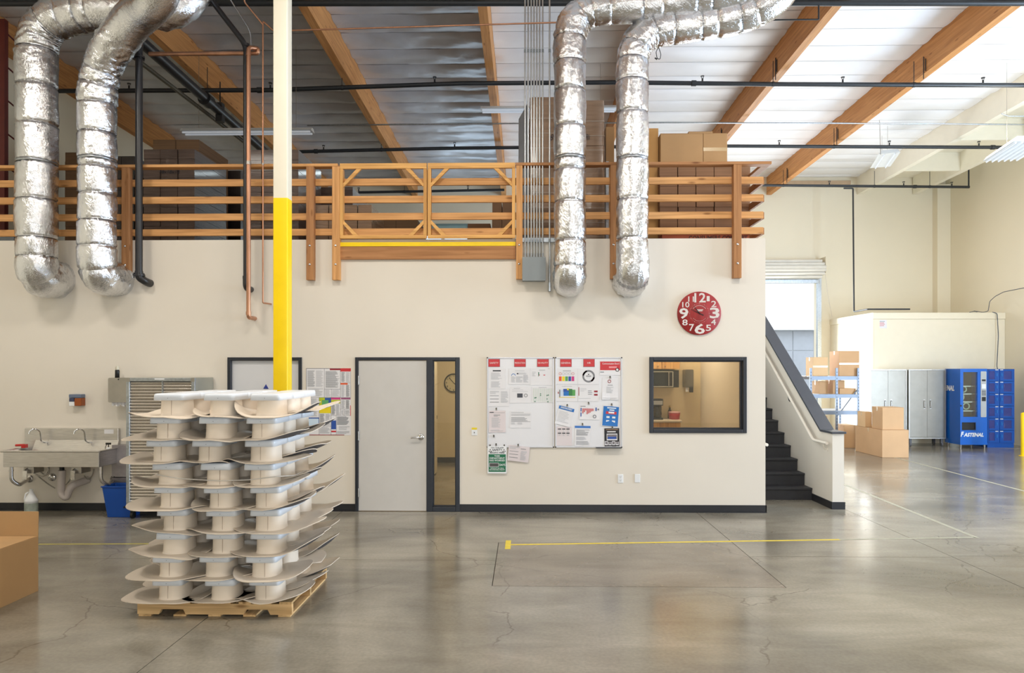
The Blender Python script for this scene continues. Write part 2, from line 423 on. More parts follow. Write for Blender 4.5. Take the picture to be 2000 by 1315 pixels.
# office wall with its openings
D1 = wr(445, 698, 590, 1010); D1 = (D1[0], D1[1], 0.0, D1[3])
D2 = wr(694, 698, 898, 1010); D2 = (D2[0], D2[1], 0.0, D2[3])
WN = wr(1268, 697.5, 1458, 845.5)
XR = X(1495, W)
wall_front = struct('wall_front', holed(LEFT, XR, W, W + 0.15, 0, ZT, [D1, D2, WN]), PAINT)
# side wall of the office block along the stairs, then the loft deck and its edge
struct('wall_stair', MB().box(XR - 0.15, XR, W + 0.15, BACK, 0, ZT), PAINT)
deck = struct('trim_1', MB().box(LEFT, XR, W + 0.15, BACK, ZT - 0.14, ZT - 0.01), mat('plywood_deck', (120, 96, 70), 0.8, var=0.15))
wl = struct('wall_left', MB().box(LEFT - 0.2, LEFT, -6, BACK, 0, 7.6), CREAM)
RD = (X(1490, BACK) - 2.2, X(1595, BACK), 0.0, Z(549, BACK))
wb = struct('wall_back', holed(LEFT, RIGHT + 0.2, BACK, BACK + 0.2, 0, 7.6, [RD]), CREAM)
struct('wall_right', MB().box(RIGHT, RIGHT + 0.2, -6, BACK, 0, 7.9), CREAM)
struct('wall_rear', MB().box(LEFT - 0.2, RIGHT + 0.2, -6.2, -6, 0, 8.0), CREAM)
# pilaster where back and right walls meet, and ledger under the roof
pl = MB().box(X(1831, BACK - 0.25), RIGHT - 0.002, BACK - 0.25, BACK, 0, 7.3)
struct('trim_2', pl, CREAM)
struct('trim_3', MB().box(X(1500, BACK), X(1660, BACK), BACK - 0.06, BACK, under(BACK) + 0.29, under(BACK) + 0.40), mat('raw_ledger', (196, 170, 140), 0.7))
# baseboards
def baseboard(name, x0, x1): struct(name, MB().box(x0, x1, W - 0.012, W, 0, 0.10).box(x0, x1, W - 0.022, W - 0.012, 0, 0.012), RUBBER)
baseboard('baseboard_left', LEFT, D1[0] - 0.001)
baseboard('baseboard_centre', D1[1] + 0.001, D2[0] - 0.001)
baseboard('baseboard_right', D2[1] + 0.001, XR + 0.012)
struct('baseboard_stair', MB().box(XR, XR + 0.012, W - 0.012, 10.5, 0, 0.10), RUBBER)

# ---------------------------------------------------------------- doors and windows
def frame_mb(x0, x1, z0, z1, t, y0, y1, mb=None, bottom=True):
    mb = mb or MB()
    mb.box(x0, x0 + t, y0, y1, z0, z1); mb.box(x1 - t, x1, y0, y1, z0, z1); mb.box(x0 + t, x1 - t, y0, y1, z1 - t, z1)
    if bottom: mb.box(x0 + t, x1 - t, y0, y1, z0, z0 + t)
    return mb
SIGNB = mat('sign_blue', (48, 66, 150), 0.5, var=0)
# left door, half hidden by the column and the stack
d1 = struct('door_1', frame_mb(D1[0], D1[1], 0, D1[3], 0.045, W - 0.02, W + 0.15, bottom=False), NAVY, bevel=0.004)
t = 0.047
pn = part('door_panel', MB().box(D1[0] + t, D1[1] - t, W + 0.03, W + 0.075, 0.006, D1[3] - t), mat('pale_door_paint', (222, 222, 224), 0.45, var=0.01), d1)
tx = X(518, W); tz = Z(760, W)
part('sign_triangle', MB().prism([(tx - 0.036, tz - 0.0), (tx + 0.036, tz - 0.0), (tx, tz + 0.062 - 0.0)], W + 0.024, W + 0.030, 'y'), SIGNB, pn)
for hz in (0.28, 1.05, 1.78):
    part('hinge', MB().cyl((D1[1] - t, W + 0.022, hz - 0.055), (D1[1] - t, W + 0.022, hz + 0.055), 0.009), SATIN, d1)
part('door_handle', MB().lathe([(0.0, 0), (0.034, 0), (0.034, 0.012), (0.012, 0.014), (0.012, 0.05)], (D1[0] + t + 0.07, W + 0.03, 0.98), None, 20, 'y').tube([(D1[0] + t + 0.07, W - 0.02, 0.98), (D1[0] + t + 0.19, W - 0.02, 0.98)], 0.010), CHROME, d1)
# main door with a narrow sidelight
d2 = struct('door_2', MB(), NAVY) if False else None
f = MB(); xm0, xm1 = X(833.5, W), X(845, W); ft = 0.042
f.box(D2[0], D2[0] + ft, W - 0.022, W + 0.15, 0, D2[3]).box(D2[1] - 0.055, D2[1], W - 0.022, W + 0.15, 0, D2[3])
f.box(D2[0] + ft, D2[1] - 0.055, W - 0.022, W + 0.15, D2[3] - ft, D2[3])
f.box(xm0, xm1, W - 0.022, W + 0.15, 0, D2[3] - ft)
f.box(xm1, D2[1] - 0.055, W - 0.022, W + 0.15, 0, 0.062)
d2 = struct('door_2', f, NAVY, bevel=0.005)
st = MB(); gx0, gx1, gz0, gz1 = xm1, D2[1] - 0.055, 0.062, D2[3] - ft
frame_mb(gx0, gx1, gz0, gz1, 0.014, W + 0.05, W + 0.08, st)
part('glazing_stop', st, NAVY, d2)
GL = glass('window_glass', (0.92, 0.93, 0.92), 1.25)
part('pane', MB().box(gx0 + 0.012, gx1 - 0.012, W + 0.062, W + 0.068, gz0 + 0.012, gz1 - 0.012), GL, d2)
dp = part('door_panel', MB().box(D2[0] + ft + 0.003, xm0 - 0.003, W - 0.006, W + 0.038, 0.008, D2[3] - ft - 0.003), DOORG, d2, bevel=0.002)
for pyc in (743, 852, 963):
    hz = Z(pyc, W); hx = D2[0] + ft + 0.004
    part('hinge', MB().cyl((hx, W - 0.016, hz - 0.06), (hx, W - 0.016, hz + 0.06), 0.009, None, 12).box(hx, hx + 0.014, W - 0.009, W - 0.005, hz - 0.06, hz + 0.06), SATIN, dp)
hx, hz = X(822, W), Z(854, W)
h = MB().lathe([(0.0, -0.02), (0.030, -0.018), (0.042, -0.010), (0.046, 0.0)], (hx, W - 0.006, hz), None, 28, 'y')
h.tube([(hx, W - 0.012, hz), (hx, W - 0.062, hz), (hx - 0.125, W - 0.066, hz - 0.008)], 0.0115, None, 12, 0.02)
part('door_handle', h, CHROME, dp)
part('key_cylinder', MB().cyl((hx, W - 0.024, hz + 0.0), (hx, W - 0.031, hz), 0.013), SATIN, dp)
# window to the kitchenette
wf = MB(); frame_mb(WN[0], WN[1], WN[2], WN[3], 0.050, W - 0.022, W + 0.15, wf)
w1 = struct('window_1', wf, NAVY, bevel=0.006)
s2 = MB(); frame_mb(WN[0] + 0.05, WN[1] - 0.05, WN[2] + 0.05, WN[3] - 0.05, 0.018, W + 0.05, W + 0.10, s2)
part('glazing_stop', s2, NAVY, w1)
part('pane', MB().box(WN[0] + 0.06, WN[1] - 0.06, W + 0.07, W + 0.076, WN[2] + 0.06, WN[3] - 0.06), GL, w1)

# ---------------------------------------------------------------- office interior seen through the glass
OB = 14.6
struct('wall_office_back', MB().box(-4.0, 0.9, OB, OB + 0.1, 0, ZT - 0.14), OFFICE)
struct('wall_office_left', MB().box(-4.1, -4.0, W + 0.15, OB, 0, ZT - 0.14), OFFICE)
KX0, KX1, KB = 1.05, 3.05, 12.5
struct('wall_kitchen_left', MB().box(0.9, 1.0, W + 0.15, OB, 0, ZT - 0.14), OFFICE)
struct('wall_kitchen_back', MB().box(1.0, XR - 0.15, KB, KB + 0.1, 0, ZT - 0.14), OFFICE)
struct('baseboard_office', MB().box(-4.0, 0.9, OB - 0.012, OB, 0, 0.105), RUBBER)
dw = struct('door_3', MB().box(X(846, 13.2) - 0.02, X(854, 13.2), 12.3, 13.2, 0.02, 2.05), mat('inner_door', (228, 216, 190), 0.5))
part('latch', MB().box(X(854, 13.2), X(854, 13.2) + 0.006, 13.12, 13.16, 1.0, 1.06), BLACK, dw)
# round wall clock in the hallway
ck = P(886, 748, OB - 0.02); cr = 0.195
c3 = thing('wall_clock', (ck.x, OB, ck.z - cr), 'plain round office clock with black rim seen through the sidelight', 'clock')
part('rim', MB().lathe([(cr - 0.022, -0.035), (cr - 0.01, -0.045), (cr, -0.035), (cr, 0)], (ck.x, OB, ck.z), None, 40, 'y'), BLACK, c3)
fc = MB().lathe([(0, -0.012), (cr - 0.012, -0.012)], (ck.x, OB, ck.z), mat('clock_face', (216, 200, 160), 0.6, var=0), 40, 'y')
for i in range(1, 13):
    a = i * pi / 6; q = (ck.x + sin(a) * cr * 0.76, ck.z + cos(a) * cr * 0.76)
    text_mb(fc, str(i), q[0] - 0.018, q[0] + 0.018, q[1] - 0.02, q[1] + 0.02, OB - 0.014, INKD, 0.01, 0, 'keep')
part('face', fc, None, c3)
hd = MB()
for ang, L in ((-0.70, 0.14), (2.25, 0.06), (-0.66, 0.05)):
    hd.cyl((ck.x, OB - 0.02, ck.z), (ck.x + sin(ang) * L, OB - 0.02, ck.z + cos(ang) * L), 0.005, None, 6)
part('hands', hd, BLACK, c3)
# kitchenette
KW = wood('maple_cabinet', (206, 160, 104), 'z', knots=0.05)
ky = KB - 0.38
q = wr(1240, 690, 1328, 721, ky)
kc = thing('wall_cabinet', ((q[0] + q[1]) / 2, KB, q[2]), 'light wood wall cabinet above the microwave behind the window', 'cabinet')
part('body', MB().box(q[0], q[1], ky + 0.02, KB, q[2], q[3] + 0.35), KW, kc)
for a, b in ((1240, 1292.5), (1293.5, 1328)):
    dd = part('door', MB().box(X(a, ky) + 0.003, X(b, ky) - 0.003, ky, ky + 0.018, q[2] + 0.002, q[3] + 0.33), KW, kc)
    kx = X(1285, ky) if a < 1270 else X(1299, ky)
    part('knob', MB().lathe([(0, -0.025), (0.012, -0.02), (0.006, -0.01), (0.006, 0)], (kx, ky, Z(715, ky)), None, 12, 'y'), CHROME, dd)
my = KB - 0.42; q = wr(1236, 724, 1316, 757, my)
mw = thing('microwave', ((q[0] + q[1]) / 2, my, q[2]), 'black microwave oven under the wall cabinet behind the window', 'microwave')
part('housing', MB().box(q[0], q[1] + 0.09, my + 0.02, KB - 0.003, q[2], q[3] + 0.006), BLACK, mw)
part('door', MB().box(q[0], q[1] - 0.08, my, my + 0.02, q[2], q[3]), mat('oven_glass', (30, 34, 38), 0.08, var=0), mw)
part('door_trim', frame_mb(q[0] + 0.1, q[1] - 0.01, q[2] + 0.01, q[3] - 0.015, 0.012, my - 0.008, my), mat('pale_trim', (180, 174, 160), 0.4), mw)
part('handle', MB().cyl((q[1] - 0.09, my - 0.03, q[2] + 0.03), (q[1] - 0.09, my - 0.03, q[3] - 0.03), 0.008), SATIN, mw)
cy0 = KB - 0.62; q = wr(1240, 821, 1330, 880, cy0)
bc = thing('base_cabinet', ((q[0] + q[1]) / 2, KB - 0.3, 0), 'light wood base cabinet under the kitchenette worktop', 'cabinet')
part('body', MB().box(q[0], q[1], cy0 + 0.04, KB - 0.004, 0.0, q[3] - 0.035), KW, bc)
for a, b in ((1240, 1289), (1290, 1330)):
    dr = part('drawer', MB().box(X(a, cy0) + 0.004, X(b, cy0) - 0.004, cy0 + 0.02, cy0 + 0.038, q[3] - 0.24, q[3] - 0.045), KW, bc)
    part('knob', MB().lathe([(0, -0.02), (0.012, -0.015), (0.006, 0)], (X(a + 22, cy0), cy0 + 0.02, q[3] - 0.14), None, 10, 'y'), CHROME, dr)
    part('door', MB().box(X(a, cy0) + 0.004, X(b, cy0) - 0.004, cy0 + 0.02, cy0 + 0.038, 0.1, q[3] - 0.25), KW, bc)
wt = q[3]
solo('worktop', MB().box(q[0], q[1] + 0.02, cy0, KB, wt - 0.033, wt), mat('laminate_top', (206, 194, 176), 0.35), 'pale laminate worktop carrying the coffee maker', 'worktop', bevel=0.004)
cxm = X(1281, KB - 0.35)
cm = thing('coffee_maker', (cxm, KB - 0.35, wt), 'black drip coffee maker with steel band on the worktop', 'coffee maker')
ky2 = KB - 0.40
part('base', MB().rbox(cxm - 0.1, cxm + 0.1, ky2 - 0.1, ky2 + 0.14, wt, wt + 0.03, 0.03), BLACK, cm)
part('tower', MB().rbox(cxm - 0.1, cxm + 0.1, ky2 + 0.04, ky2 + 0.14, wt + 0.03, wt + 0.34, 0.03), BLACK, cm)
part('brew_head', MB().rbox(cxm - 0.1, cxm + 0.1, ky2 - 0.1, ky2 + 0.14, wt + 0.24, wt + 0.35, 0.03), BLACK, cm)
part('control_band', MB().box(cxm - 0.085, cxm + 0.085, ky2 - 0.104, ky2 - 0.09, wt + 0.255, wt + 0.32), SATIN, cm)
part('carafe', MB().lathe([(0.0, 0.0), (0.07, 0.0), (0.088, 0.06), (0.08, 0.12), (0.055, 0.17), (0.06, 0.185), (0.0, 0.186)], (cxm, ky2 - 0.02, wt + 0.032), None, 24), mat('dark_glass', (34, 34, 36), 0.05, var=0), cm)
rx = X(1317, KB - 0.35)
rb = thing('snack_tub', (rx, KB - 0.3, wt), 'red tub on the worktop beside the coffee maker', 'tub')
part('tub', MB().lathe([(0, 0), (0.085, 0), (0.10, 0.10), (0.09, 0.115), (0, 0.115)], (rx, KB - 0.35, wt), None, 24), mat('red_plastic', (170, 36, 44), 0.3), rb)
part('lid', MB().lathe([(0.094, 0.105), (0.102, 0.11), (0.098, 0.13), (0, 0.135)], (rx, KB - 0.35, wt), None, 24), mat('clear_lid', (200, 150, 150), 0.2), rb)
bx_ = X(1310, KB - 0.2)
jb = thing('sauce_bottle', (bx_, KB - 0.12, wt), 'dark bottle behind the red tub on the worktop', 'bottle')
part('bottle', MB().lathe([(0, 0), (0.034, 0), (0.034, 0.12), (0.016, 0.16), (0.016, 0.19), (0, 0.19)], (bx_, KB - 0.12, wt), None, 16), mat('brown_glass', (60, 44, 30), 0.1), jb)
part('cap', MB().cyl((bx_, KB - 0.12, wt + 0.19), (bx_, KB - 0.12, wt + 0.22), 0.019), mat('gold_cap', (190, 160, 90), 0.3), jb)
q = wr(1336, 722, 1352, 757, KB - 0.12)
pt = thing('towel_dispenser', ((q[0] + q[1]) / 2, KB - 0.1, q[2]), 'smoked grey paper towel dispenser on the kitchenette wall', 'dispenser')
part('housing', MB().rbox(q[0], q[1], KB - 0.22, KB, q[2], q[3], 0.02, None, 3, 'y'), mat('smoked_plastic', (96, 92, 84), 0.15), pt)
part('lever', MB().box(q[1] - 0.07, q[1] - 0.01, KB - 0.24, KB - 0.2, q[2] - 0.08, q[2] + 0.02), BLACK, pt)
part('towel', MB().box(q[0] + 0.01, q[0] + 0.06, KB - 0.2, KB - 0.19, q[2] - 0.07, q[2]), PAPER, pt)

# ---------------------------------------------------------------- roof
roof = struct('ceiling', MB().add([(LEFT - 0.2, -6.2, CH + 6.22 + 0.11), (RIGHT + 0.2, -6.2, CH + 6.22 + 0.11), (RIGHT + 0.2, BACK + 0.2, CH + 6.22 - 0.38), (LEFT - 0.2, BACK + 0.2, CH + 6.22 - 0.38),
    (LEFT - 0.2, -6.2, CH + 6.3 + 0.11), (RIGHT + 0.2, -6.2, CH + 6.3 + 0.11), (RIGHT + 0.2, BACK + 0.2, CH + 6.3 - 0.38), (LEFT - 0.2, BACK + 0.2, CH + 6.3 - 0.38)],
    [(0, 1, 2, 3), (4, 7, 6, 5), (0, 4, 5, 1), (1, 5, 6, 2), (2, 6, 7, 3), (3, 7, 4, 0)]), mat('roof_deck', (70, 66, 62), 0.9))
def along(mb, x0, x1, dz0, dz1, y0, y1, m=None):
    """member running in depth that follows the roof slope; heights above the beam underside"""
    vs = []
    for y in (y0, y1):
        for z in (under(y) + dz0, under(y) + dz1):
            for x in (x0, x1): vs.append((x, y, z))
    return mb.add(vs, [(0, 1, 3, 2), (4, 6, 7, 5), (0, 4, 5, 1), (2, 3, 7, 6), (0, 2, 6, 4), (1, 5, 7, 3)], m)
BEAMS = [-8.735, -5.955, -3.27, -0.625, 1.99, 4.59, 7.225]
hw = 0.07
for i, bx in enumerate(BEAMS):
    b = part('beam', along(MB(), bx - hw, bx + hw, 0, 0.70, -6, BACK), BW('y'), roof)
    if i in (4, 5, 6):
        for yy in (12.85, 16.4, 19.5):
            k = MB(); zz = under(yy)
            k.cyl((bx - hw - 0.012, yy - 0.03, zz + 0.02), (bx - hw - 0.012, yy - 0.03, zz + 0.24), 0.008, None, 6)
            k.cyl((bx - hw - 0.012, yy + 0.03, zz - 0.1), (bx - hw - 0.012, yy + 0.03, zz + 0.30), 0.008, None, 6)
            part('pipe_hanger_rod', k, BLACKP, roof)
CRW = mat('cream_ceiling_paint', (246, 240, 222), 0.6, var=0.015)
part('beam', along(MB(), 9.88 - hw, 9.88 + hw, 0, 0.55, 3, BACK), CRW, roof, label='cream painted beam')
part('beam', along(MB(), 11.50 - hw, 11.50 + hw, 0, 0.55, 3, BACK - 0.02), CRW, roof, label='cream painted beam')
part('soffit', along(MB(), 9.95, RIGHT, 0.50, 0.56, 3, BACK), CRW, roof)
for yy in [4.5 + 2.4 * i for i in range(7)]:
    part('joist', MB().box(9.95, 11.43, yy, yy + 0.05, under(yy) + 0.02, under(yy) + 0.5), CRW, roof)
# insulation between the beams: sagging sheets, one per purlin space
INSW = mat('white_vinyl_insulation', (246, 247, 250), 0.42, var=0.02, scale=2.0, bump=0.2, bscale=5)
INSS = mat('silver_foil_insulation', (214, 217, 224), 0.36, 0.22, var=0.08, scale=2.0, bump=0.35, bscale=7)
def strip_mb(x0, x1, y0, y1, seed, rough):
    mb = MB(); nx, ny = 26, 8; vs = []; xc = (x0 + x1) / 2
    for j in range(ny + 1):
        v = j / ny; y = y0 + (y1 - y0) * v
        for i in range(nx + 1):
            u = i / nx; x = x0 + (x1 - x0) * u
            sag = (0.022 + 0.3 * rough) * (sin(pi * v) ** 0.6)
            e = min(u, 1 - u) * (x1 - x0); curl = 0.05 * exp(-e / 0.06) * (0.3 + noise.noise(Vector((x * 0.7, y * 3, seed))))
            w = rough * (noise.noise(Vector((x * 1.3 + seed * 7, y * 2.2, 0))) + 0.8 * abs(noise.noise(Vector((x * 4 + y * 3, y * 5 - x * 2, seed)))))
            vs.append((x, y, under(y) + 0.53 - sag + curl * 0.7 * sin(pi * v) - w * (0.15 + 0.85 * sin(pi * v) ** 0.6)))
    fs = [(j * (nx + 1) + i, (j + 1) * (nx + 1) + i, (j + 1) * (nx + 1) + i + 1, j * (nx + 1) + i + 1) for j in range(ny) for i in range(nx)]
    mb.add(vs, fs, None, True)
    # rolled back edge so a sheet has thickness
    mb.add([Vector(q) + Vector((0, 0, 0.05)) for q in vs], [tuple(reversed(f_)) for f_ in fs], None, True)
    return mb
edges = BEAMS + [9.88]
for k in range(len(edges) - 1):
    x0, x1 = edges[k] + hw + 0.004, edges[k + 1] - hw - 0.004
    silver = k <= 2
    m_ = INSS if silver else INSW
    y = 9.2; i = 0
    while y < BACK - 0.1:
        y1 = min(y + 0.62, BACK)
        part('insulation_strip', strip_mb(x0, x1, y + 0.004, y1 - 0.004, k * 31 + i, (0.050 if silver else 0.010) * (1 if k != 3 else 2.0)), m_, roof)
        y = y1; i += 1
    part('insulation_sheet', along(MB(), x0, x1, 0.52, 0.55, -6, 9.19), m_, roof)

# ================================================================ DUCTS, PIPES, CONDUITS
def duct(name, pts, r, bands, straps, label, fil=0.45, seed=0, crumple=()):
    """foil wrapped round duct: centre line pts, cinch distances along it, strap distances"""
    cl = fillet(pts, fil, 10)
    dense = [cl[0]]; step = 0.016
    for a, b in zip(cl, cl[1:]):
        L = (b - a).length; k = max(1, int(L / step))
        for i in range(1, k + 1): dense.append(a.lerp(b, i / k))
    s = [0.0]
    for a, b in zip(dense, dense[1:]): s.append(s[-1] + (b - a).length)
    tot = s[-1]; fr = frames(dense); n = 56
    cuts = sorted([c for c in bands + straps if 0.03 < c < tot - 0.03])
    root = thing(name, dense[0], label, 'duct', 'foil wrapped air ducts in front of the office wall')
    root.location = dense[0]
    def R(sv, a, p):
        d = min([abs(sv - c) for c in cuts] + [9]); ds = min([abs(sv - c) for c in straps] + [9])
        q = Vector((cos(a) * 1.2, sin(a) * 1.2, sv * 2.3 + seed))
        k = r * (1 + 0.030 * min(1, d / 0.14) - 0.075 * exp(-(d / 0.016) ** 2))
        k += 0.011 * exp(-d / 0.045) * sin(a * 19 + 5 * noise.noise(q * 1.7)) * (1 if d > 0.006 else 0.2)
        k += 0.014 * noise.noise(q * 1.1)
        cf = max([0.0] + [max(0, 1 - abs(sv - c) / w) for c, w in crumple])
        wr_ = abs(noise.noise(Vector((a * 2.2 + sv * 3, sv * 9 - a * 1.5, seed))))
        k += (0.008 + 0.030 * cf) * wr_ + (0.003 + 0.006 * cf) * noise.noise(Vector((a * 9, sv * 34, seed)))
        return k
    starts = [0.0] + cuts + [tot]
    for a0, a1 in zip(starts, starts[1:]):
        ids = [i for i, q in enumerate(s) if a0 - step * 0.9 <= q <= a1 + step * 0.9]
        if len(ids) < 2: continue
        mb = MB(); vs = []
        for i in ids:
            p, (t_, u, w) = dense[i], fr[i]
            for j in range(n):
                a = 2 * pi * j / n; vs.append(p + (u * cos(a) + w * sin(a)) * R(s[i], a, p))
        mb.add(vs, [(k * n + j, k * n + (j + 1) % n, (k + 1) * n + (j + 1) % n, (k + 1) * n + j) for k in range(len(ids) - 1) for j in range(n)], None, True)
        if ids[0] == 0: mb.add(vs[:n], [tuple(range(n - 1, -1, -1))], None)
        if ids[-1] == len(s) - 1: mb.add(vs[-n:], [tuple(range(n))], None)
        part('foil_section', mb, FOIL, root)
    for c in straps:
        i = min(range(len(s)), key=lambda k_: abs(s[k_] - c)); p, (t_, u, w) = dense[i], fr[i]; mb = MB()
        vs = []
        for dz, rr in ((-0.018, r * 0.99), (-0.018, r * 1.012), (0.018, r * 1.012), (0.018, r * 0.99)):
            for j in range(40):
                a = 2 * pi * j / 40; vs.append(p + t_ * dz + (u * cos(a) + w * sin(a)) * rr)
        mb.add(vs, [(k * 40 + j, k * 40 + (j + 1) % 40, (k + 1) * 40 + (j + 1) % 40, (k + 1) * 40 + j) for k in range(3) for j in range(40)], None, True)
        part('strap', mb, GALV, root)
    return root, s, dense
def zlen(z0, pys, Y, px=1000): return [z0 - Z(py, Y, px) for py in pys]   # distances down from the height z0

# each duct runs from its wall elbow upwards; distances measured from the wall end
def riser(px, Y, r, base_py, top_py, extra, band_pys, strap_pys, label, seed, more_bands=(), more_crumple=(), end=None, fil=0.42):
    x = X(px, Y); zb = Z(base_py, Y) + r; zt = Z(top_py, Y)
    # elbow into the wall: from the wall out to the riser then up
    pts = [Vector((x + 0.0, W + 0.02, zb + 0.03)), Vector((x, Y, zb)), Vector((x, Y, zt))] + [Vector(e) for e in extra]
    cl = fillet(pts, fil, 10); L0 = 0
    # arc length at which the riser is vertical
    acc = 0; ref = None
    for a, b in zip(cl, cl[1:]):
        acc += (b - a).length
        if ref is None and b.z > zb + fil + 0.01 * 0: ref = (acc, b.z)
    if ref is None: ref = (acc, cl[-1].z)
    # find the arc position of a given height on the vertical run
    def at(py):
        z = Z(py, Y - r, px); acc = 0
        for a, b in zip(cl, cl[1:]):
            if a.z <= z <= b.z and abs(b.z - a.z) > 1e-6: return acc + (b - a).length * (z - a.z) / (b.z - a.z)
            acc += (b - a).length
        return acc
    top_at = at(top_py + 40)
    bands = [at(p) for p in band_pys] + [top_at + q for q in more_bands]
    straps = [at(p) for p in strap_pys]
    cr = [(0.15, 0.5), (top_at + 0.2, 0.55)] + [(top_at + q, 0.4) for q in more_crumple]
    return duct('insulated_duct', pts, r, bands, straps, label, fil, seed, cr)
Yd = W - 0.34
# left pair
y1 = W - 0.42
riser(72, y1, 0.236, 577, 34, [(X(190, y1 - 0.15), y1 - 0.15, Z(22, y1)), (X(360, y1 - 0.1) + 0.0, y1 - 0.1, Z(18, y1)), (X(352, y1) + 0.2, y1 + 0.1, Z(-70, y1))],
      [82, 155, 232, 383, 459, 497, 530, 560], [309], 'thick foil wrapped duct at the far left, turning right at the ceiling', 1, (0.35, 0.62, 0.86, 1.02, 1.5), (1.9,))
y2 = W - 0.46
riser(190, y2, 0.222, 574, 128, [(X(262, y2 - 0.35), y2 - 0.35, Z(52, y2)), (X(315, y2 - 0.75), y2 - 0.75, Z(-10, y2 - .75)), (X(318, y2 - 1.1), y2 - 1.1, Z(-120, y2 - 1.1))],
      [192, 250, 318, 372, 425, 476, 517, 548], [303], 'foil wrapped duct left of the black drain pipe, bent diagonally at its top', 2, (0.1, 0.3), (0.3, 0.7))
# right pair, turning along the wall to the right
y3 = W - 0.34
riser(1113, y3, 0.200, 578, 22, [(X(1300, y3 - 0.1), y3 - 0.1, Z(17, y3)), (X(1420, y3 - 0.2), y3 - 0.2, Z(9, y3)), (X(1600, y3 - 0.3), y3 - 0.3, Z(-28, y3))],
      [110, 166, 238, 324, 388, 465, 516, 552], [302], 'foil wrapped duct beside the thin conduits, turning right at the ceiling', 3, (0.0, 0.35, 0.5, 0.75, 1.15, 1.4, 1.82, 2.0, 2.4, 2.75, 3.0))
y4 = W - 0.36
riser(1235, y4, 0.200, 578, 66, [(X(1380, y4 + 0.0), y4 + 0.0, Z(50, y4)), (X(1470, y4 - 0.1), y4 - 0.1, Z(40, y4)), (X(1530, y4 - 0.2), y4 - 0.2, Z(8, y4)), (X(1560, y4 - 0.3), y4 - 0.3, Z(-60, y4))],
      [105, 147, 211, 384, 462, 537], [303], 'foil wrapped duct above the red clock side, lower of the two turning right', 4, (0.2, 0.5, 0.75, 1.1, 1.32, 1.6, 1.8))

# vertical pipes in front of the left part of the wall
yp = W - 0.17
bp = thing('black_drain_pipe', (X(271, yp), yp, Z(548, yp)), 'thick black pipe with flanged elbow right of the left ducts', 'pipe')
bx = X(271.5, yp)
part('pipe_run', MB().tube([(bx, yp, Z(528, yp)), (bx, yp, Z(92, yp)), (X(276, yp), yp, Z(40, yp))], 0.046, None, 16, 0.05), BLACKP, bp)
k = MB().tube([(bx, yp, Z(528, yp)), (bx, yp, Z(540, yp)), (bx + 0.06, yp + 0.06, Z(548, yp)), (bx + 0.06, W, Z(549, yp))], 0.052, None, 14, 0.05)
part('elbow', k, BLACKP, bp)
for pz, rr in ((536, 0.078), (106, 0.075)):
    kk = MB().cyl((bx, yp, Z(pz, yp) - 0.012), (bx, yp, Z(pz, yp) + 0.012), rr, None, 8)
    for a in range(4): kk.cyl((bx + 0.06 * cos(a * pi / 2 + .7), yp + 0.06 * sin(a * pi / 2 + .7), Z(pz, yp) - 0.04), (bx + 0.06 * cos(a * pi / 2 + .7), yp + 0.06 * sin(a * pi / 2 + .7), Z(pz, yp) + 0.03), 0.008, None, 6)
    part('flange', kk, BLACKP, bp)
b2 = thing('black_drain_pipe', (X(481, yp), yp, Z(560, yp)), 'slimmer black pipe running beside the thick copper pipe', 'pipe')
x2 = X(480.5, yp)
part('pipe_run', MB().tube([(x2, yp, Z(545, yp)), (x2, yp, Z(84, yp)), (X(408, yp), yp - 0.1, Z(-12, yp))], 0.035, None, 16, 0.10), BLACKP, b2)
part('elbow', MB().tube([(x2, yp, Z(540, yp)), (x2, yp, Z(562, yp)), (x2, W, Z(562, yp))], 0.041, None, 14, 0.07), BLACKP, b2)
for pz in (541, 84): part('coupling', MB().cyl((x2, yp, Z(pz, yp) - 0.02), (x2, yp, Z(pz, yp) + 0.02), 0.043, None, 16), BLACKP, b2)
c1 = thing('copper_pipe', (X(488, yp), yp, Z(622, yp)), 'thick copper pipe dropping down the wall beside the black one', 'pipe')
x3 = X(488.5, yp); yq = yp - 0.055
part('pipe_run', MB().tube([(x3, W, Z(620, yp)), (x3, yq, Z(620, yp)), (x3, yq, Z(92, yp)), (x3 + 0.09, yq + 0.1, Z(88, yp)), (x3 + 0.09, yq + 0.1, Z(97, yp)), (X(288, yp), yq + 0.1, Z(97, yp))], 0.028, None, 14, 0.045), COPPER, c1)
for pz in (105, 318, 612): part('coupling', MB().cyl((x3, yq, Z(pz, yp) - 0.022), (x3, yq, Z(pz, yp) + 0.022), 0.033, None, 14), COPPER if pz != 318 else SATIN, c1)
c2 = thing('copper_pipe', (X(513, yp), yp, Z(592, yp)), 'thin copper pipe between thick copper pipe and the column', 'pipe')
x4 = X(513.5, yp)
part('pipe_run', MB().tube([(x4 + 0.05, W, Z(591, yp)), (x4, yp, Z(591, yp)), (x4, yp, Z(37, yp)), (x4 + 0.13, yp + 0.02, Z(54, yp)), (x4 + 0.2, yp + 0.02, Z(55, yp)), (X(1100, yp), yp + 0.02, Z(43, yp))], 0.0105, None, 10, 0.02), COPPER, c2)
part('coupling', MB().cyl((x4, yp, Z(318, yp) - 0.012), (x4, yp, Z(318, yp) + 0.012), 0.016, None, 10), SATIN, c2)
c3_ = solo('copper_line', MB().tube([(X(483, yp), yp - 0.2, Z(-14, yp)), (X(484, yp), yp - 0.1, Z(8, yp)), (x4, yp, Z(44, yp))], 0.0105, None, 10, 0.02), COPPER, 'thin copper line slanting down to the thin copper pipe at the top', 'pipe')
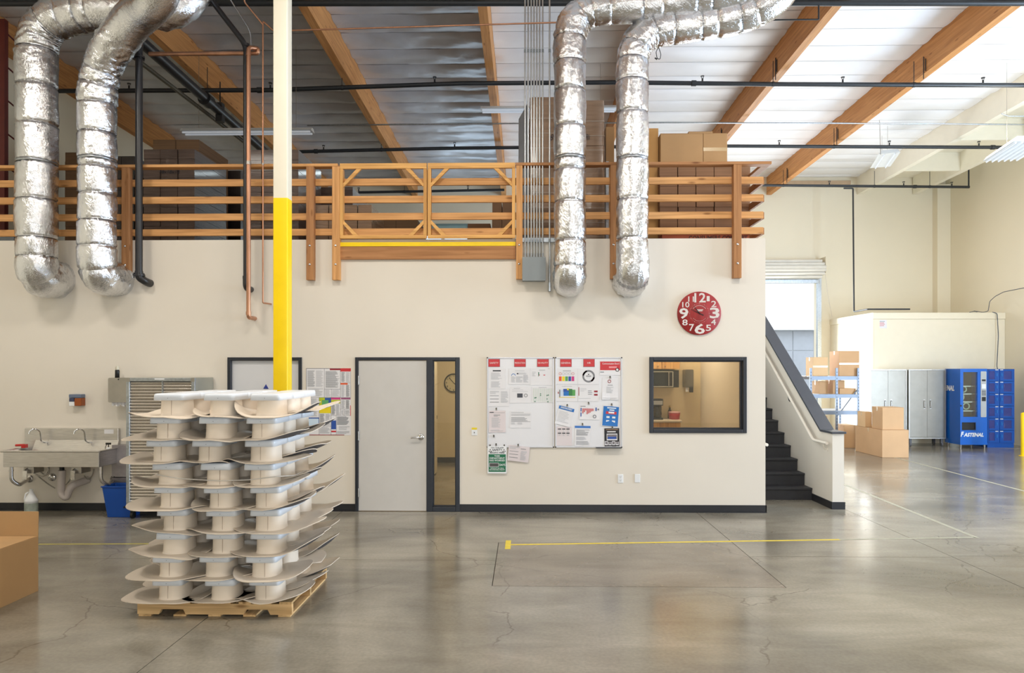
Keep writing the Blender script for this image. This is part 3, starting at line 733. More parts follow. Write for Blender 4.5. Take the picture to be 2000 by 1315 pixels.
solo('grey_conduit', MB().tube([(X(446, yp), yp - 0.05, Z(-14, yp)), (X(484, yp), yp + 0.03, Z(50, yp)), (X(487, yp), yp + 0.05, Z(62, yp)), (X(487, yp), yp + 0.05, Z(96, yp))], 0.010, None, 10, 0.12), GALV, 'single bent grey conduit above the black pipe beside copper pipe', 'conduit')

# conduits and pull box
yc = W - 0.07
q = wr(1020, 502, 1066, 548.5, W - 0.16)
jb2 = thing('pull_box', ((q[0] + q[1]) / 2, W, q[2]), 'grey metal pull box on the wall under the row of conduits', 'electrical box')
part('housing', MB().box(q[0] + 0.004, q[1] - 0.004, W - 0.15, W, q[2] + 0.004, q[3] - 0.004), GREYB, jb2, bevel=0.003)
cv = part('cover', MB().box(q[0], q[1], W - 0.163, W - 0.15, q[2], q[3]), GREYB, jb2, bevel=0.002)
for sx in (q[0] + 0.02, q[1] - 0.02):
    for sz in (q[2] + 0.012, q[3] - 0.012): part('screw', MB().cyl((sx, W - 0.167, sz), (sx, W - 0.162, sz), 0.004, None, 8), SATIN, cv)
EMT = mat('conduit_steel', (196, 202, 206), 0.28, 0.85, var=0.05)
CON_LAB = ('leftmost of the seven thin grey conduits rising from the pull box', 'second from left of the seven conduits rising from the pull box', 'third from left of the seven conduits rising from the pull box', 'middle one of the seven conduits rising from the pull box', 'third from right of the seven conduits rising from the pull box', 'second from right of the seven conduits rising from the pull box', 'rightmost of the seven thin conduits rising from the pull box')
for i, cx in enumerate((1025.5, 1031.5, 1037.5, 1043, 1048.5, 1054, 1060)):
    xx = X(cx, yc)
    cdt = thing('conduit', (xx, yc, q[3]), CON_LAB[i], 'conduit', 'conduits rising from the pull box')
    part('tube', MB().cyl((xx, yc, q[3]), (xx, yc, 7.35), 0.0105, None, 10), EMT, cdt)
    for pz in (100, 471, 498): part('coupling', MB().cyl((xx, yc, Z(pz, yc) - 0.022), (xx, yc, Z(pz, yc) + 0.022), 0.0145, None, 10), GALV if pz != 100 else GREYB, cdt)
xx = X(1073.5, yc)
cdt = thing('conduit', (xx, yc, Z(567, yc)), 'single conduit with wall fitting right of the row of seven', 'conduit')
part('tube', MB().cyl((xx, yc, Z(555, yc)), (xx, yc, 7.35), 0.0115, None, 10), EMT, cdt)
part('fitting', MB().rbox(xx - 0.017, xx + 0.017, yc - 0.02, W, Z(569, yc), Z(553, yc), 0.008), GALV, cdt)
for pz in (100, 471): part('coupling', MB().cyl((xx, yc, Z(pz, yc) - 0.022), (xx, yc, Z(pz, yc) + 0.022), 0.0145, None, 10), GREYB, cdt)
solo('strut_channel', MB().box(X(1016, W - 0.03), X(1084, W - 0.03), W - 0.045, W - 0.001, Z(474, W), Z(466, W)), GALV, 'slim galvanised strut holding the conduits at the wall top', 'bracket')

# sprinkler pipes under the roof
def sprinkler(label, pts, r, heads, hangers=(), couplings=(), end_drop=None):
    root = thing('sprinkler_pipe', pts[0], label, 'pipe', None)
    part('pipe_run', MB().tube(pts, r, None, 14), SPRK, root)
    def at(x):
        for a, b in zip(pts, pts[1:]):
            if min(a[0], b[0]) <= x <= max(a[0], b[0]):
                t_ = (x - a[0]) / (b[0] - a[0]); return Vector(a).lerp(Vector(b), t_)
        return Vector(pts[-1])
    for x in heads:
        p = at(x); h = MB().cyl(p + Vector((0, 0, r)), p + Vector((0, 0, r + 0.05)), 0.016, None, 8)
        h.cyl(p + Vector((-0.012, 0, r + 0.05)), p + Vector((-0.022, 0, r + 0.085)), 0.005, None, 6).cyl(p + Vector((0.012, 0, r + 0.05)), p + Vector((0.022, 0, r + 0.085)), 0.005, None, 6)
        h.cyl(p + Vector((0, 0, r + 0.085)), p + Vector((0, 0, r + 0.095)), 0.034, None, 10)
        part('sprinkler_head', h, SPRK, root)
    for x in hangers:
        p = at(x); h = MB().cyl(p + Vector((0, 0, r)), p + Vector((0, 0, 0.42)), 0.007, None, 6).cyl(p + Vector((-0.02, 0, 0)), p + Vector((0.02, 0, 0)), r * 1.14, None, 14)
        part('hanger', h, SPRK, root)
    for x in couplings:
        p = at(x); part('coupling', MB().cyl(p + Vector((-0.04, 0, 0)), p + Vector((0.04, 0, 0)), r * 1.32, None, 14), SPRK, root)
    return root
def pp(px, py, Y): p = P(px, py, Y); return (p.x, p.y, p.z)
Y1, Y2, Y3, Y0 = 12.9, 16.5, 19.7, 10.2
sprinkler('long dark sprinkler pipe crossing above the railing from the left ducts to the right edge', [pp(60, 178, Y1), pp(530, 176, Y1), pp(900, 163, Y1), pp(1200, 161, Y1), pp(1500, 164.5, Y1), pp(2080, 167, Y1)], 0.040,
          [X(p, Y1) for p in (252, 528, 849, 1372, 1646, 1920)], [X(p, Y1) for p in (405, 668, 1510, 1785)], [X(p, Y1) for p in (507, 1355)])
sprinkler('dark sprinkler pipe halfway back, seen under the long one', [pp(560, 297, Y2), pp(860, 290, Y2), pp(1030, 288, Y2), pp(1420, 285.5, Y2), pp(2080, 288.5, Y2)], 0.040,
          [X(p, Y2) for p in (632, 888, 1522, 1737, 1912)], [X(p, Y2) for p in (745, 1629)], [X(p, Y2) for p in (617, 1939)])
r3 = sprinkler('short dark sprinkler pipe along the back wall above the roll-up door', [pp(1490, 362, Y3), pp(1893, 365.5, Y3)], 0.036,
          [X(p, Y3) for p in (1620, 1765, 1859)], [X(p, Y3) for p in (1530, 1708, 1816)], [X(1787, Y3)])
part('riser', MB().cyl(pp(1892, 366, Y3), pp(1892, 330, Y3), 0.02, None, 8), SPRK, r3)
sprinkler('dark sprinkler pipe at the far left back above the loft', [pp(700, 376, 19.9), pp(985, 371, 19.9)], 0.036, [X(700.5, 19.9), X(914, 19.9)], [X(790, 19.9)])
s0 = solo('sprinkler_main', MB().tube([pp(-60, 6, Y0), pp(2090, 5, Y0)], 0.046, None, 16), SPRK, 'thickest dark pipe crossing along the top edge above the ducts', 'pipe')
solo('branch_rod', MB().tube([pp(1505, 39, Y0), pp(1597, 38, Y0), pp(1599, 38, Y0), pp(1599, 10, Y0)], 0.012, None, 8, 0.02), SPRK, 'thin dark bent pipe by the end of the upper duct', 'pipe')
# slim conduit line hung across the roof
solo('ceiling_conduit', MB().tube([pp(600, 245, 15.0), pp(1000, 241, 15.0), pp(1300, 239.5, 15.0), pp(1600, 240.5, 15.0), pp(2090, 244, 15.0)], 0.016, None, 8), GALV, 'thin grey conduit crossing the roof between two sprinkler pipes', 'conduit')
# pipe dropping to the cooler room
q1, q2, q3_ = pp(1648, 368, Y3), pp(1666, 368, Y3), pp(1668, 609, Y3)
dp_ = solo('drop_pipe', MB().tube([q1, q2, q3_, (q3_[0], 18.9, q3_[2]), (X(1777, 18.9), 18.9, q3_[2])], 0.021, None, 10, 0.03), SPRK, 'thin dark pipe dropping from the roof to the top of the cream cooler room', 'pipe')
# steel girder and strut at the left
gd = thing('steel_girder', P(285, 90, 10.6), 'black steel pipe girder slanting under the roof at the left', 'girder')
gx = P(293, 96, 10.6)
part('main_pipe', MB().tube([(gx.x, 9.3, gx.z + 0.02), (gx.x, 19.5, gx.z - 0.18)], 0.085, None, 18), BLACKP, gd)
part('coupling', MB().cyl((gx.x, 12.4, gx.z - 0.05), (gx.x, 12.6, gx.z - 0.05), 0.115, None, 18), BLACKP, gd)
part('hanger_clamp', MB().box(gx.x - 0.06, gx.x + 0.06, 13.0, 13.12, gx.z - 0.25, gx.z + 0.1).cyl((gx.x, 13.06, gx.z - 0.1), (gx.x, 13.06, gx.z + 0.5), 0.012, None, 8), BLACKP, gd)
solo('brace_angle', MB().cyl(pp(255, 107, 10.6), pp(480, 280, 14.6), 0.035, None, 4), mat('brown_steel', (92, 84, 66), 0.5), 'slim brown steel brace slanting beside the black girder', 'brace')
# gripper cable hanging from the duct
gc = MB(); cxp = X(1285, 9.5); zc = Z(98, 9.5)
gc.cyl((cxp, 9.45, Z(64, 9.5)), (cxp, 9.45, zc), 0.004, None, 6).tube([(cxp, 9.45, zc), (cxp - 0.035, 9.45, zc - 0.06), (cxp - 0.02, 9.45, zc - 0.15), (cxp + 0.02, 9.45, zc - 0.16), (cxp + 0.03, 9.45, zc - 0.09), (cxp, 9.45, zc)], 0.005, None, 6, 0.02)
gc.cyl((cxp - 0.05, 9.45, zc - 0.14), (cxp - 0.02, 9.45, zc - 0.16), 0.010, None, 8)
solo('cable_hook', gc, BLACKP, 'black cable with a loop hanging under the lower duct', 'cable')

# ================================================================ LOFT RAILING AND GATES
yf = W - 0.045
posts = [(237, 252, 546), (598, 612.5, 546), (648.5, 663, 546), (1008, 1020.5, 545), (1192.5, 1204.5, 545), (1433, 1448.5, 544)]
railing = thing('loft_railing', (0.0, W, Z(546, W)), 'wooden slatted railing bolted to the top of the office wall', 'railing')
ztop = Z(327, W)
for i, (a, b, c) in enumerate(posts):
    xa, xb = X(a, W - 0.09), X(b, W - 0.09)
    m_ = PW('z') if i in (0, 1, 4, 5) else RW('z')
    po = part('post', MB().box(xa, xb, W - 0.09, W, Z(c, W - 0.09), ztop), m_, railing, bevel=0.003)
    for pz in (478.5, 515.5):
        bz = Z(pz, W - 0.09)
        part('bolt', MB().lathe([(0, -0.012), (0.012, -0.010), (0.017, -0.003), (0.017, 0)], ((xa + xb) / 2 - 0.003, W - 0.09, bz), None, 12, 'y'), CHROME, po)
xl, xr, xg0, xg1 = LEFT + 0.01, X(1491, W), X(655, W), X(1014, W)
def rail_at(a, b, pya, pyb, m_): part('rail', MB().box(a, b, W + 0.0, W + 0.038, Z(pyb, W), Z(pya, W)), m_, railing, bevel=0.003)
for pa, pb in ((347.5, 361), (381.5, 395), (415, 428.5), (445.5, 458.5)):
    rail_at(xl, xr, pa, pb, RW('x'))
part('top_rail', MB().box(xl, X(663, W), W - 0.095, W + 0.045, ztop, ztop + 0.038), RW('x'), railing, bevel=0.003)
part('top_rail', MB().prism([(X(1007, W), W - 0.095), (X(1507, W - .09), W - 0.095), (X(1507, W - .09), W + 0.045), (X(1007, W), W + 0.045)], ztop, ztop + 0.038, 'z'), PW('x'), railing, bevel=0.003)
# return along the stair side
xs = X(1488, W)
for pa, pb in ((347.5, 361), (381.5, 395), (415, 428.5), (445.5, 458.5)):
    part('rail', MB().box(XR - 0.04, XR - 0.002, W + 0.04, 16.0, Z(pb, W), Z(pa, W)), PW('y'), railing, bevel=0.003)
part('top_rail', MB().box(XR - 0.05, X(1507, W - .09), W + 0.047, 16.0, ztop, ztop + 0.038), PW('y'), railing, bevel=0.003)
for yy in (10.3, 11.7, 13.2, 14.7):
    part('post', MB().box(XR - 0.13, XR - 0.042, yy, yy + 0.09, ZT - 0.01, ztop), PW('z'), railing, bevel=0.003)
# gates
def gate(pa, pb, label):
    gY = W - 0.085; a, b = X(pa, gY), X(pb, gY); top, bot = Z(317.5, gY), Z(465, gY)
    gt = thing('loft_gate', ((a + b) / 2, gY, bot), label, 'gate', None)
    part('top_board', MB().box(a, b, gY, gY + 0.038, top - 0.085 + 0.012, top), GW('x'), gt, bevel=0.003)
    part('bottom_board', MB().box(a, b, gY, gY + 0.038, bot, bot + 0.045), GW('x'), gt, bevel=0.003)
    for c0, c1 in ((a, a + 0.045), (b - 0.045, b)):
        part('stile', MB().box(c0, c1, gY, gY + 0.085, bot + 0.045, top - 0.074), GW('z'), gt, bevel=0.003)
    zt_, zb_ = top - 0.074, bot + 0.045
    for sx, sz in ((1, 1), (-1, 1), (1, -1), (-1, -1)):
        x0 = (a + 0.045) if sx > 0 else (b - 0.045); z0 = zt_ if sz > 0 else zb_; d = 0.245 if sz > 0 else 0.20; w_ = 0.05
        pts = [(x0 + sx * d, z0), (x0 + sx * (d - w_ * 1.35), z0), (x0, z0 - sz * (d - w_ * 1.1)), (x0, z0 - sz * d)]
        part('corner_brace', MB().prism(pts, gY + 0.004, gY + 0.04, 'y'), GW('x'), gt, bevel=0.002)
    return gt
gate(663.5, 833.5, 'left leaf of the braced wooden loft gate above the yellow strip')
gate(835, 1006.5, 'right leaf of the braced wooden loft gate above the yellow strip')
lb = thing('gate_sill', (X(835, W), W, Z(506, W)), 'wide wooden sill board with yellow top strip under the loft gates', 'board')
a, b = X(663.5, W - 0.04), X(1007, W - 0.04)
part('board', MB().box(a, b, W - 0.04, W, Z(506, W - .04), Z(480.5, W - .04)), PW('x'), lb, bevel=0.003)
part('yellow_strip', MB().box(a, b, W - 0.044, W, Z(480.4, W - .04), Z(472.5, W - .04)), YEL, lb)

# ================================================================ COLUMN
yc_ = 7.42
cw = 0.152
cxa, cxb = X(533, yc_), X(561.5, yc_)
col = thing('steel_column', ((cxa + cxb) / 2, yc_ + cw / 2, 0), 'square steel column, yellow below and cream above, behind the pallet stack', 'column')
zs = Z(384.5, yc_)
part('yellow_shaft', MB().rbox(cxa, cxb, yc_, yc_ + cw, 0.012, zs, 0.012), YEL, col)
part('cream_shaft', MB().rbox(cxa + 0.0005, cxb - 0.0005, yc_ + 0.0005, yc_ + cw - 0.0005, zs, 7.35, 0.012), mat('cream_column_paint', (228, 222, 204), 0.45, var=0.02), col)
part('base_plate', MB().box(cxa - 0.07, cxb + 0.07, yc_ - 0.07, yc_ + cw + 0.07, 0, 0.014), YEL, col)

# ================================================================ PALLET WITH THE STACK OF FLANGED COLLARS
PX0, PX1, PY0, PY1 = X(268, 5.49), X(570, 5.49), 5.49, 6.47
PALW = lambda a: wood('pallet_pine', (226, 190, 138), a, dark=0.7, knots=0.5)
pal = thing('wooden_pallet', ((PX0 + PX1) / 2, (PY0 + PY1) / 2, 0), 'pale pine pallet with notched stringers under the stacked collars', 'pallet')
Wd = PX1 - PX0
for yy in (PY0, (PY0 + PY1) / 2 - 0.019, PY1 - 0.038):
    n1, n2 = 0.14 * Wd, 0.36 * Wd; z0, z1 = 0.016, 0.100; zn = 0.055
    pts = [(PX0, z0), (PX0 + n1, z0), (PX0 + n1 + 0.02, zn), (PX0 + n1 + 0.19, zn), (PX0 + n1 + 0.21, z0), (PX1 - n1 - 0.21, z0), (PX1 - n1 - 0.19, zn), (PX1 - n1 - 0.02, zn), (PX1 - n1, z0), (PX1, z0), (PX1, z1), (PX0, z1)]
    part('stringer', MB().prism(pts, yy, yy + 0.038, 'y'), PALW('x'), pal, bevel=0.002)
nb = 8; bw = 0.098
for i in range(nb):
    xx = PX0 + i * (Wd - bw) / (nb - 1)
    part('deck_board', MB().box(xx, xx + bw, PY0 - 0.003, PY1 + 0.003, 0.1003, 0.118), PALW('y'), pal, bevel=0.002)
for i in range(5):
    xx = PX0 + 0.01 + i * (Wd - bw - 0.02) / 4
    part('bottom_board', MB().box(xx, xx + bw, PY0, PY1, 0.0, 0.0157), PALW('y'), pal, bevel=0.002)
def skin(name, rgb, rough=0.6, seam=0):
    return mat(name, rgb, rough, var=0.04, scale=4, bump=0.05, bscale=60)
BRIM_T = skin('tan_felt', (226, 212, 194)); BRIM_B = mat('dark_rubber_backing', (84, 84, 88), 0.6, var=0.05); NECK = skin('cream_collar', (240, 226, 208), 0.55)
LID = mat('white_moulded_lid', (232, 238, 246), 0.32, var=0.01); SEAM = mat('seam_shadow', (176, 154, 134), 0.7, var=0); DOT = INKD  # SEAM is the tan of the thin seam line on the collars
rnd = random.Random(21)
col_names = ('left', 'middle', 'right'); row_names = ('front', 'second', 'rear')
lay_names = ('bottom', 'second', 'third', 'fourth', 'middle', 'sixth', 'seventh', 'eighth', 'top')
frontpx = [(294.5, 397, 482), (295, 385, 477), (302.5, 398, 485), (302, 399, 484.5), (298, 395, 485), (293, 389, 474), (281, 370, 474), (289, 386, 478), (296, 395, 485)]
PITCH = 0.1795; Z00 = 0.1185
for L in range(9):
    for r_ in range(3):
        for c_ in range(3):
            z0 = Z00 + L * PITCH; lw, ld = 0.248, 0.325
            yfr = 5.47 + r_ * 0.335 + rnd.uniform(-0.012, 0.012)
            xl_ = X(frontpx[L][c_], 5.47) + (rnd.uniform(-0.02, 0.02) if r_ else 0)
            cx_, cy_ = xl_ + lw / 2, yfr + ld / 2
            lab = 'cream collar with white lid, %s layer, %s column, %s row of the pallet stack' % (lay_names[L], col_names[c_], row_names[r_])
            u = thing('flanged_collar', (cx_, cy_, z0), lab, 'collar', 'flanged collars stacked on the pallet')
            # neck: rounded, slightly flared at the foot
            mb = MB(); n = 28; vs = []; hx_, hy_ = 0.107 + rnd.uniform(-.004, .004), 0.135
            tw = rnd.uniform(-0.012, 0.012)
            prof = [(1.07, 0.005), (1.02, 0.012), (1.0, 0.03), (1.0 + tw, 0.06), (0.985, 0.10), (0.975, 0.127)]
            e = 2.6
            def sup(a, ax, ay, e_): return (ax * math.copysign(abs(cos(a)) ** (2 / e_), cos(a)), ay * math.copysign(abs(sin(a)) ** (2 / e_), sin(a)))
            for k, h in prof:
                for i in range(n):
                    p = sup(2 * pi * i / n, hx_ * k, hy_ * k, e); vs.append((cx_ + p[0], cy_ + p[1], z0 + h))
            mb.add(vs, [(k * n + i, k * n + (i + 1) % n, (k + 1) * n + (i + 1) % n, (k + 1) * n + i) for k in range(len(prof) - 1) for i in range(n)], None, True)
            nk = part('collar', mb, NECK, u)
            if rnd.random() < 0.55 and r_ == 0:
                sx_ = cx_ + rnd.uniform(-0.01, 0.03)
                part('seam', MB().box(sx_, sx_ + 0.0022, cy_ - hy_ - 0.0015, cy_ - hy_ + 0.01, z0 + 0.008, z0 + 0.126), SEAM, nk)
            # lid: shallow moulded tray with bevelled rim
            mb = MB(); vs = []; N = 24
            a_, b_ = lw / 2, ld / 2
            for k, h in ((0.0, 0.127), (0.93, 0.127), (1.0, 0.1275), (0.985, 0.165), (0.955, 0.1770), (0.90, 0.1793), (0.0, 0.1793)):
                for i in range(N):
                    p = sup(2 * pi * (i + 0.5) / N, a_ * k if k else 0.0001, b_ * (1 - (1 - k) * a_ / b_) if k else 0.0001, 9)
                    vs.append((cx_ + p[0], cy_ + p[1], z0 + h))
            mb.add(vs, [(k * N + i, k * N + (i + 1) % N, (k + 1) * N + (i + 1) % N, (k + 1) * N + i) for k in range(6) for i in range(N)], LID, True)
            mb.cyl((cx_, cy_ - b_ * 0.995, z0 + 0.145), (cx_, cy_ - b_ * 1.0 - 0.001, z0 + 0.145), 0.0022, DOT, 6)
            part('lid', mb, None, u, seg=1)
            # brim: wavy sheet with a dark backing
            mb = MB(); n = 44; K = 8
            left, right = c_ == 0, c_ == 2
            axl = 0.285 + (0.09 if left else 0) + rnd.uniform(-.03, .03); axr = 0.255 + (0.10 if right else 0) + rnd.uniform(-.03, .03)
            ayf = 0.222 + rnd.uniform(-.015, .012); ayb = 0.23 + (0.06 if r_ == 2 else 0)
            pw = rnd.uniform(2.1, 3.0); ph, ph2 = rnd.uniform(0, 6.28), rnd.uniform(0, 6.28); A, B = rnd.uniform(0.014, 0.036), rnd.uniform(0.006, 0.016)
            liftl = rnd.uniform(-0.012, 0.045) if left else rnd.uniform(0.010, 0.028); liftr = rnd.uniform(0.03, 0.12) if right else rnd.uniform(-0.01, 0.004)
            fdip = rnd.uniform(-0.004, 0.008)
            if L == 8 and c_ == 2 and r_ == 0: liftl = 0.085
            top = []; bot = []
            for k in range(K + 1):
                t_ = k / K
                for i in range(n):
                    a = 2 * pi * i / n; inn = sup(a, hx_ * 1.02, hy_ * 1.02, e)
                    om = 1 + (0.10 * sin(2 * a + ph2) + 0.06 * sin(3 * a + ph)) * abs(cos(a)) ** 1.5; out = sup(a, (axl if cos(a) < 0 else axr) * om, ayf if sin(a) < 0 else ayb, pw)
                    x_ = inn[0] + (out[0] - inn[0]) * t_; y_ = inn[1] + (out[1] - inn[1]) * t_
                    lift = liftl if cos(a) < 0 else liftr
                    dz = t_ ** 2 * (lift * abs(cos(a)) ** 1.5 + A * sin(2 * a + ph) * abs(cos(a)) + B * sin(3 * a + ph2) * (0.3 + 0.7 * abs(cos(a)))) - (fdip * t_ ** 1.5 * max(0, -sin(a)) ** 2)
                    dz += 0.012 * max(0, sin(a)) * t_
                    if L == 0: dz = max(dz, 0.001)
                    top.append((cx_ + x_, cy_ + y_, z0 + 0.0075 + dz)); bot.append((cx_ + x_, cy_ + y_, z0 + 0.0015 + dz))
            q = lambda o: [(k * n + i + o, k * n + (i + 1) % n + o, (k + 1) * n + (i + 1) % n + o, (k + 1) * n + i + o) for k in range(K) for i in range(n)]
            mb.add(top, q(0), BRIM_T, True); mb.add(bot, [tuple(reversed(f_)) for f_ in q(0)], BRIM_B, True)
            ed = top[-n:] + bot[-n:]; mb.add(ed, [(i, (i + 1) % n, (i + 1) % n + n, i + n) for i in range(n)], BRIM_T)
            part('brim', mb, None, u)
# strand of twisted stretch film round the stack
zz = Z(936, 5.35); fm = mat('stretch_film', (205, 200, 192), 0.15, var=0.1)
solo('film_strand', MB().tube([(X(303, 5.44), 5.46, Z(930, 5.44)), (X(340, 5.36), 5.43, Z(938, 5.4)), (X(420, 5.4), 5.44, Z(943, 5.4)), (X(480, 5.4), 5.44, Z(941, 5.4)), (X(540, 5.4), 5.45, Z(934, 5.4)), (X(566, 5.5), 5.6, Z(934, 5.5)), (X(600, 6.2), 6.2, Z(920, 6.2))], 0.004, None, 6, 0.03), fm, 'thin twisted strand of clear film across the pallet stack', 'strap')

# ================================================================ LEFT WALL FITTINGS
# hand wash trough
sy0, sy1 = W - 0.52, W
q = wr(41, 886, 194, 914, sy0); sxa, sxb = q[0], q[1] ; sz0, sz1 = q[2], q[3]
sxa2, sxb2 = X(6, sy0), X(193, sy0); sz0, sz1 = Z(915, sy0), Z(884, sy0)
sink = thing('wash_trough', ((sxa2 + sxb2) / 2, sy1, Z(970, W)), 'wall hung stainless steel hand wash trough with two spouts', 'sink')
th = 0.008
mb = MB().box(sxa2, sxb2, sy0, sy0 + th, sz0, sz1).box(sxa2, sxa2 + th, sy0 + th, sy1, sz0, sz1).box(sxb2 - th, sxb2, sy0 + th, sy1, sz0, sz1)
mb.box(sxa2 + th, sxb2 - th, sy0 + th, sy1, sz0, sz0 + th)
part('basin', mb, STEEL, sink, bevel=0.003)
rim = MB().cyl((sxa2 - 0.025, sy0 - 0.006, sz1), (sxb2 + 0.01, sy0 - 0.006, sz1), 0.012, None, 10).cyl((sxa2 - 0.02, sy0, sz1), (sxa2 - 0.02, sy1 - 0.03, sz1), 0.012, None, 10).cyl((sxb2 + 0.005, sy0, sz1), (sxb2 + 0.005, sy1 - 0.03, sz1), 0.012, None, 10)
part('rolled_rim', rim, STEEL, sink)
bs = wr(48, 838, 231, 897, W - 0.05)
part('backsplash', MB().box(bs[0], bs[1], W - 0.05, W, sz0 + 0.05, bs[3]), STEEL, sink, bevel=0.006)
part('sloped_back', MB().prism([(W - 0.052, sz1 + 0.10), (W - 0.050, sz1 - 0.14), (W - 0.20, sz1 - 0.18)], sxa2 + 0.10, sxb2 - th - 0.002, 'x'), STEEL, sink)
part('label_plate', MB().box(X(208, W), X(226, W), W - 0.0525, W - 0.05, Z(848, W), Z(840, W)), PAPER, sink)
for sp in (88, 174):
    bx0 = X(sp, W - 0.05); yb = W - 0.05; zb = Z(865, W)
    k = MB().lathe([(0, -0.006), (0.028, -0.005), (0.028, 0)], (bx0 + 0.05, yb, zb), None, 16, 'y')
    k.tube([(bx0 + 0.05, yb, zb), (bx0 + 0.04, yb - 0.06, zb), (bx0 + 0.015, yb - 0.10, zb + 0.02), (bx0 + 0.01, yb - 0.12, zb + 0.17), (bx0 - 0.035, yb - 0.16, zb + 0.20), (bx0 - 0.08, yb - 0.19, zb + 0.17), (bx0 - 0.085, yb - 0.195, zb + 0.13)], 0.010, None, 12, 0.06)
    part('spout', k, CHROME, sink)
for side, xa, xb in ((-1, 22, 58), (1, 197, 215)):
    x0_ = X(xa, sy0 + 0.1); x1_ = X(xb + (8 if side > 0 else 0), W)
    kk = MB().tube([(x0_, sy0 + 0.1, sz0), (x0_, sy0 + 0.1, sz0 - 0.19), (x0_ + 0.06, sy0 + 0.16, sz0 - 0.26), (x1_, W, sz0 - 0.23)], 0.024, None, 14, 0.10)
    kk.cyl((x0_, sy0 + 0.1, sz0 - 0.07), (x0_, sy0 + 0.1, sz0 - 0.055), 0.028, None, 14)
    kk.lathe([(0.0, -0.012), (0.05, -0.01), (0.05, 0)], (x1_, W, sz0 - 0.23), None, 18, 'y')
    part('support_arm', kk, STEEL, sink)
for kp in (54, 147):
    kx0, kx1 = X(kp - 8, sy0 + 0.12), X(kp + 12, sy0 + 0.12)
    kv = part('knee_valve', MB().box(kx0, kx1, sy0 + 0.12, sy0 + 0.32, sz0 - 0.10, sz0 - 0.002), SATIN, sink, bevel=0.004)
    kc_ = (kx0 + kx1) / 2 - 0.02
    part('knee_pedal', MB().box(kc_ - 0.027, kc_ + 0.027, sy0 + 0.075, sy0 + 0.085, sz0 - 0.175, sz0 - 0.06).cyl((kc_, sy0 + 0.12, sz0 - 0.04), (kc_, sy0 + 0.075, sz0 - 0.06), 0.012, None, 8), CHROME, kv)
dxp = X(119, sy0 + 0.28); dy_ = sy0 + 0.30
part('drain', MB().cyl((dxp, dy_, sz0), (dxp, dy_, sz0 - 0.085), 0.030, None, 16).cyl((dxp, dy_, sz0 - 0.02), (dxp, dy_, sz0 - 0.04), 0.042, None, 16), BLACK, sink)
part('insulated_trap', MB().tube([(dxp, dy_, sz0 - 0.085), (dxp - 0.012, dy_, sz0 - 0.40), (dxp + 0.045, dy_ + 0.02, sz0 - 0.46), (dxp + 0.09, dy_ + 0.04, sz0 - 0.30), (dxp + 0.22, W, sz0 - 0.24)], 0.047, None, 18, 0.07), mat('grey_pipe_cover', (206, 196, 190), 0.6), sink)
for pl_ in ([(62, 918), (72, 916), (90, 932), (100, 924), (98, 914)], [(70, 930), (84, 940), (98, 950), (110, 956)], [(140, 934), (134, 945), (124, 954)], [(164, 932), (172, 940), (182, 932), (186, 918)], [(62, 925), (80, 934), (92, 930), (101, 912)]):
    part('supply_hose', MB().tube([(X(a_, W - 0.06), W - 0.06 - 0.01 * i, Z(b_, W - 0.06)) for i, (a_, b_) in enumerate(pl_)], 0.008, None, 8, 0.05), SATIN, sink)
part('chrome_tailpiece', MB().lathe([(0, -0.03), (0.045, -0.025), (0.055, -0.01), (0.055, 0.0)], (X(103, W), W, Z(935, W)), None, 20, 'y'), CHROME, sink)
rh = MB().cyl((X(33, W - .2), W - 0.22, sz1 + 0.045), (X(50, W - .2), W - 0.22, sz1 + 0.05), 0.016, None, 10).box(X(46, W - .2), X(54, W - .2), W - 0.25, W - 0.19, sz1 + 0.012, sz1 + 0.06)
solo('red_brush', rh, mat('red_handle', (196, 40, 36), 0.35), 'small red handled tool lying on the trough rim at left', 'tool', bevel=0.004)
sbx = X(212, W - 0.2); sb = thing('soap_bottle', (sbx, W - 0.2, sz1), 'white pump bottle with black trigger at the right of the trough', 'bottle')
part('bottle', MB().lathe([(0, 0), (0.03, 0), (0.032, 0.04), (0.02, 0.07), (0.014, 0.075), (0, 0.076)], (sbx, W - 0.2, sz1 - 0.055), None, 16), WHITE, sb)
part('pump', MB().cyl((sbx, W - 0.2, sz1 + 0.018), (sbx, W - 0.2, sz1 + 0.06), 0.006, None, 8).box(sbx - 0.035, sbx + 0.03, W - 0.21, W - 0.19, sz1 + 0.055, sz1 + 0.08).tube([(sbx - 0.02, W - 0.2, sz1 + 0.06), (sbx - 0.04, W - 0.2, sz1 + 0.03), (sbx - 0.045, W - 0.2, sz1 - 0.0)], 0.004, None, 6), BLACK, sb)
# drinking fountain / steel panel right of the trough
q = wr(218, 871, 252, 952, W - 0.12)
fp = thing('steel_panel_box', ((q[0] + q[1]) / 2, W, q[2]), 'worn grey steel wall box between trough and ribbed cabinet', 'box')
part('housing', MB().box(q[0], q[1] + 0.1, W - 0.12, W, q[2] + 0.12, q[3]), mat('worn_steel', (170, 164, 166), 0.42, 0.6, var=0.2, scale=5), fp, bevel=0.004)
part('lower_housing', MB().box(q[0], q[1] + 0.1, W - 0.122, W, q[2], q[2] + 0.112), mat('worn_steel_dark', (128, 124, 128), 0.42, 0.6, var=0.2, scale=5), fp, bevel=0.004)
for pz in (880, 931, 945): part('rivet', MB().cyl((q[0] + 0.035, W - 0.125, Z(pz, W)), (q[0] + 0.035, W - 0.119, Z(pz, W)), 0.007, None, 8), BLACK, fp)
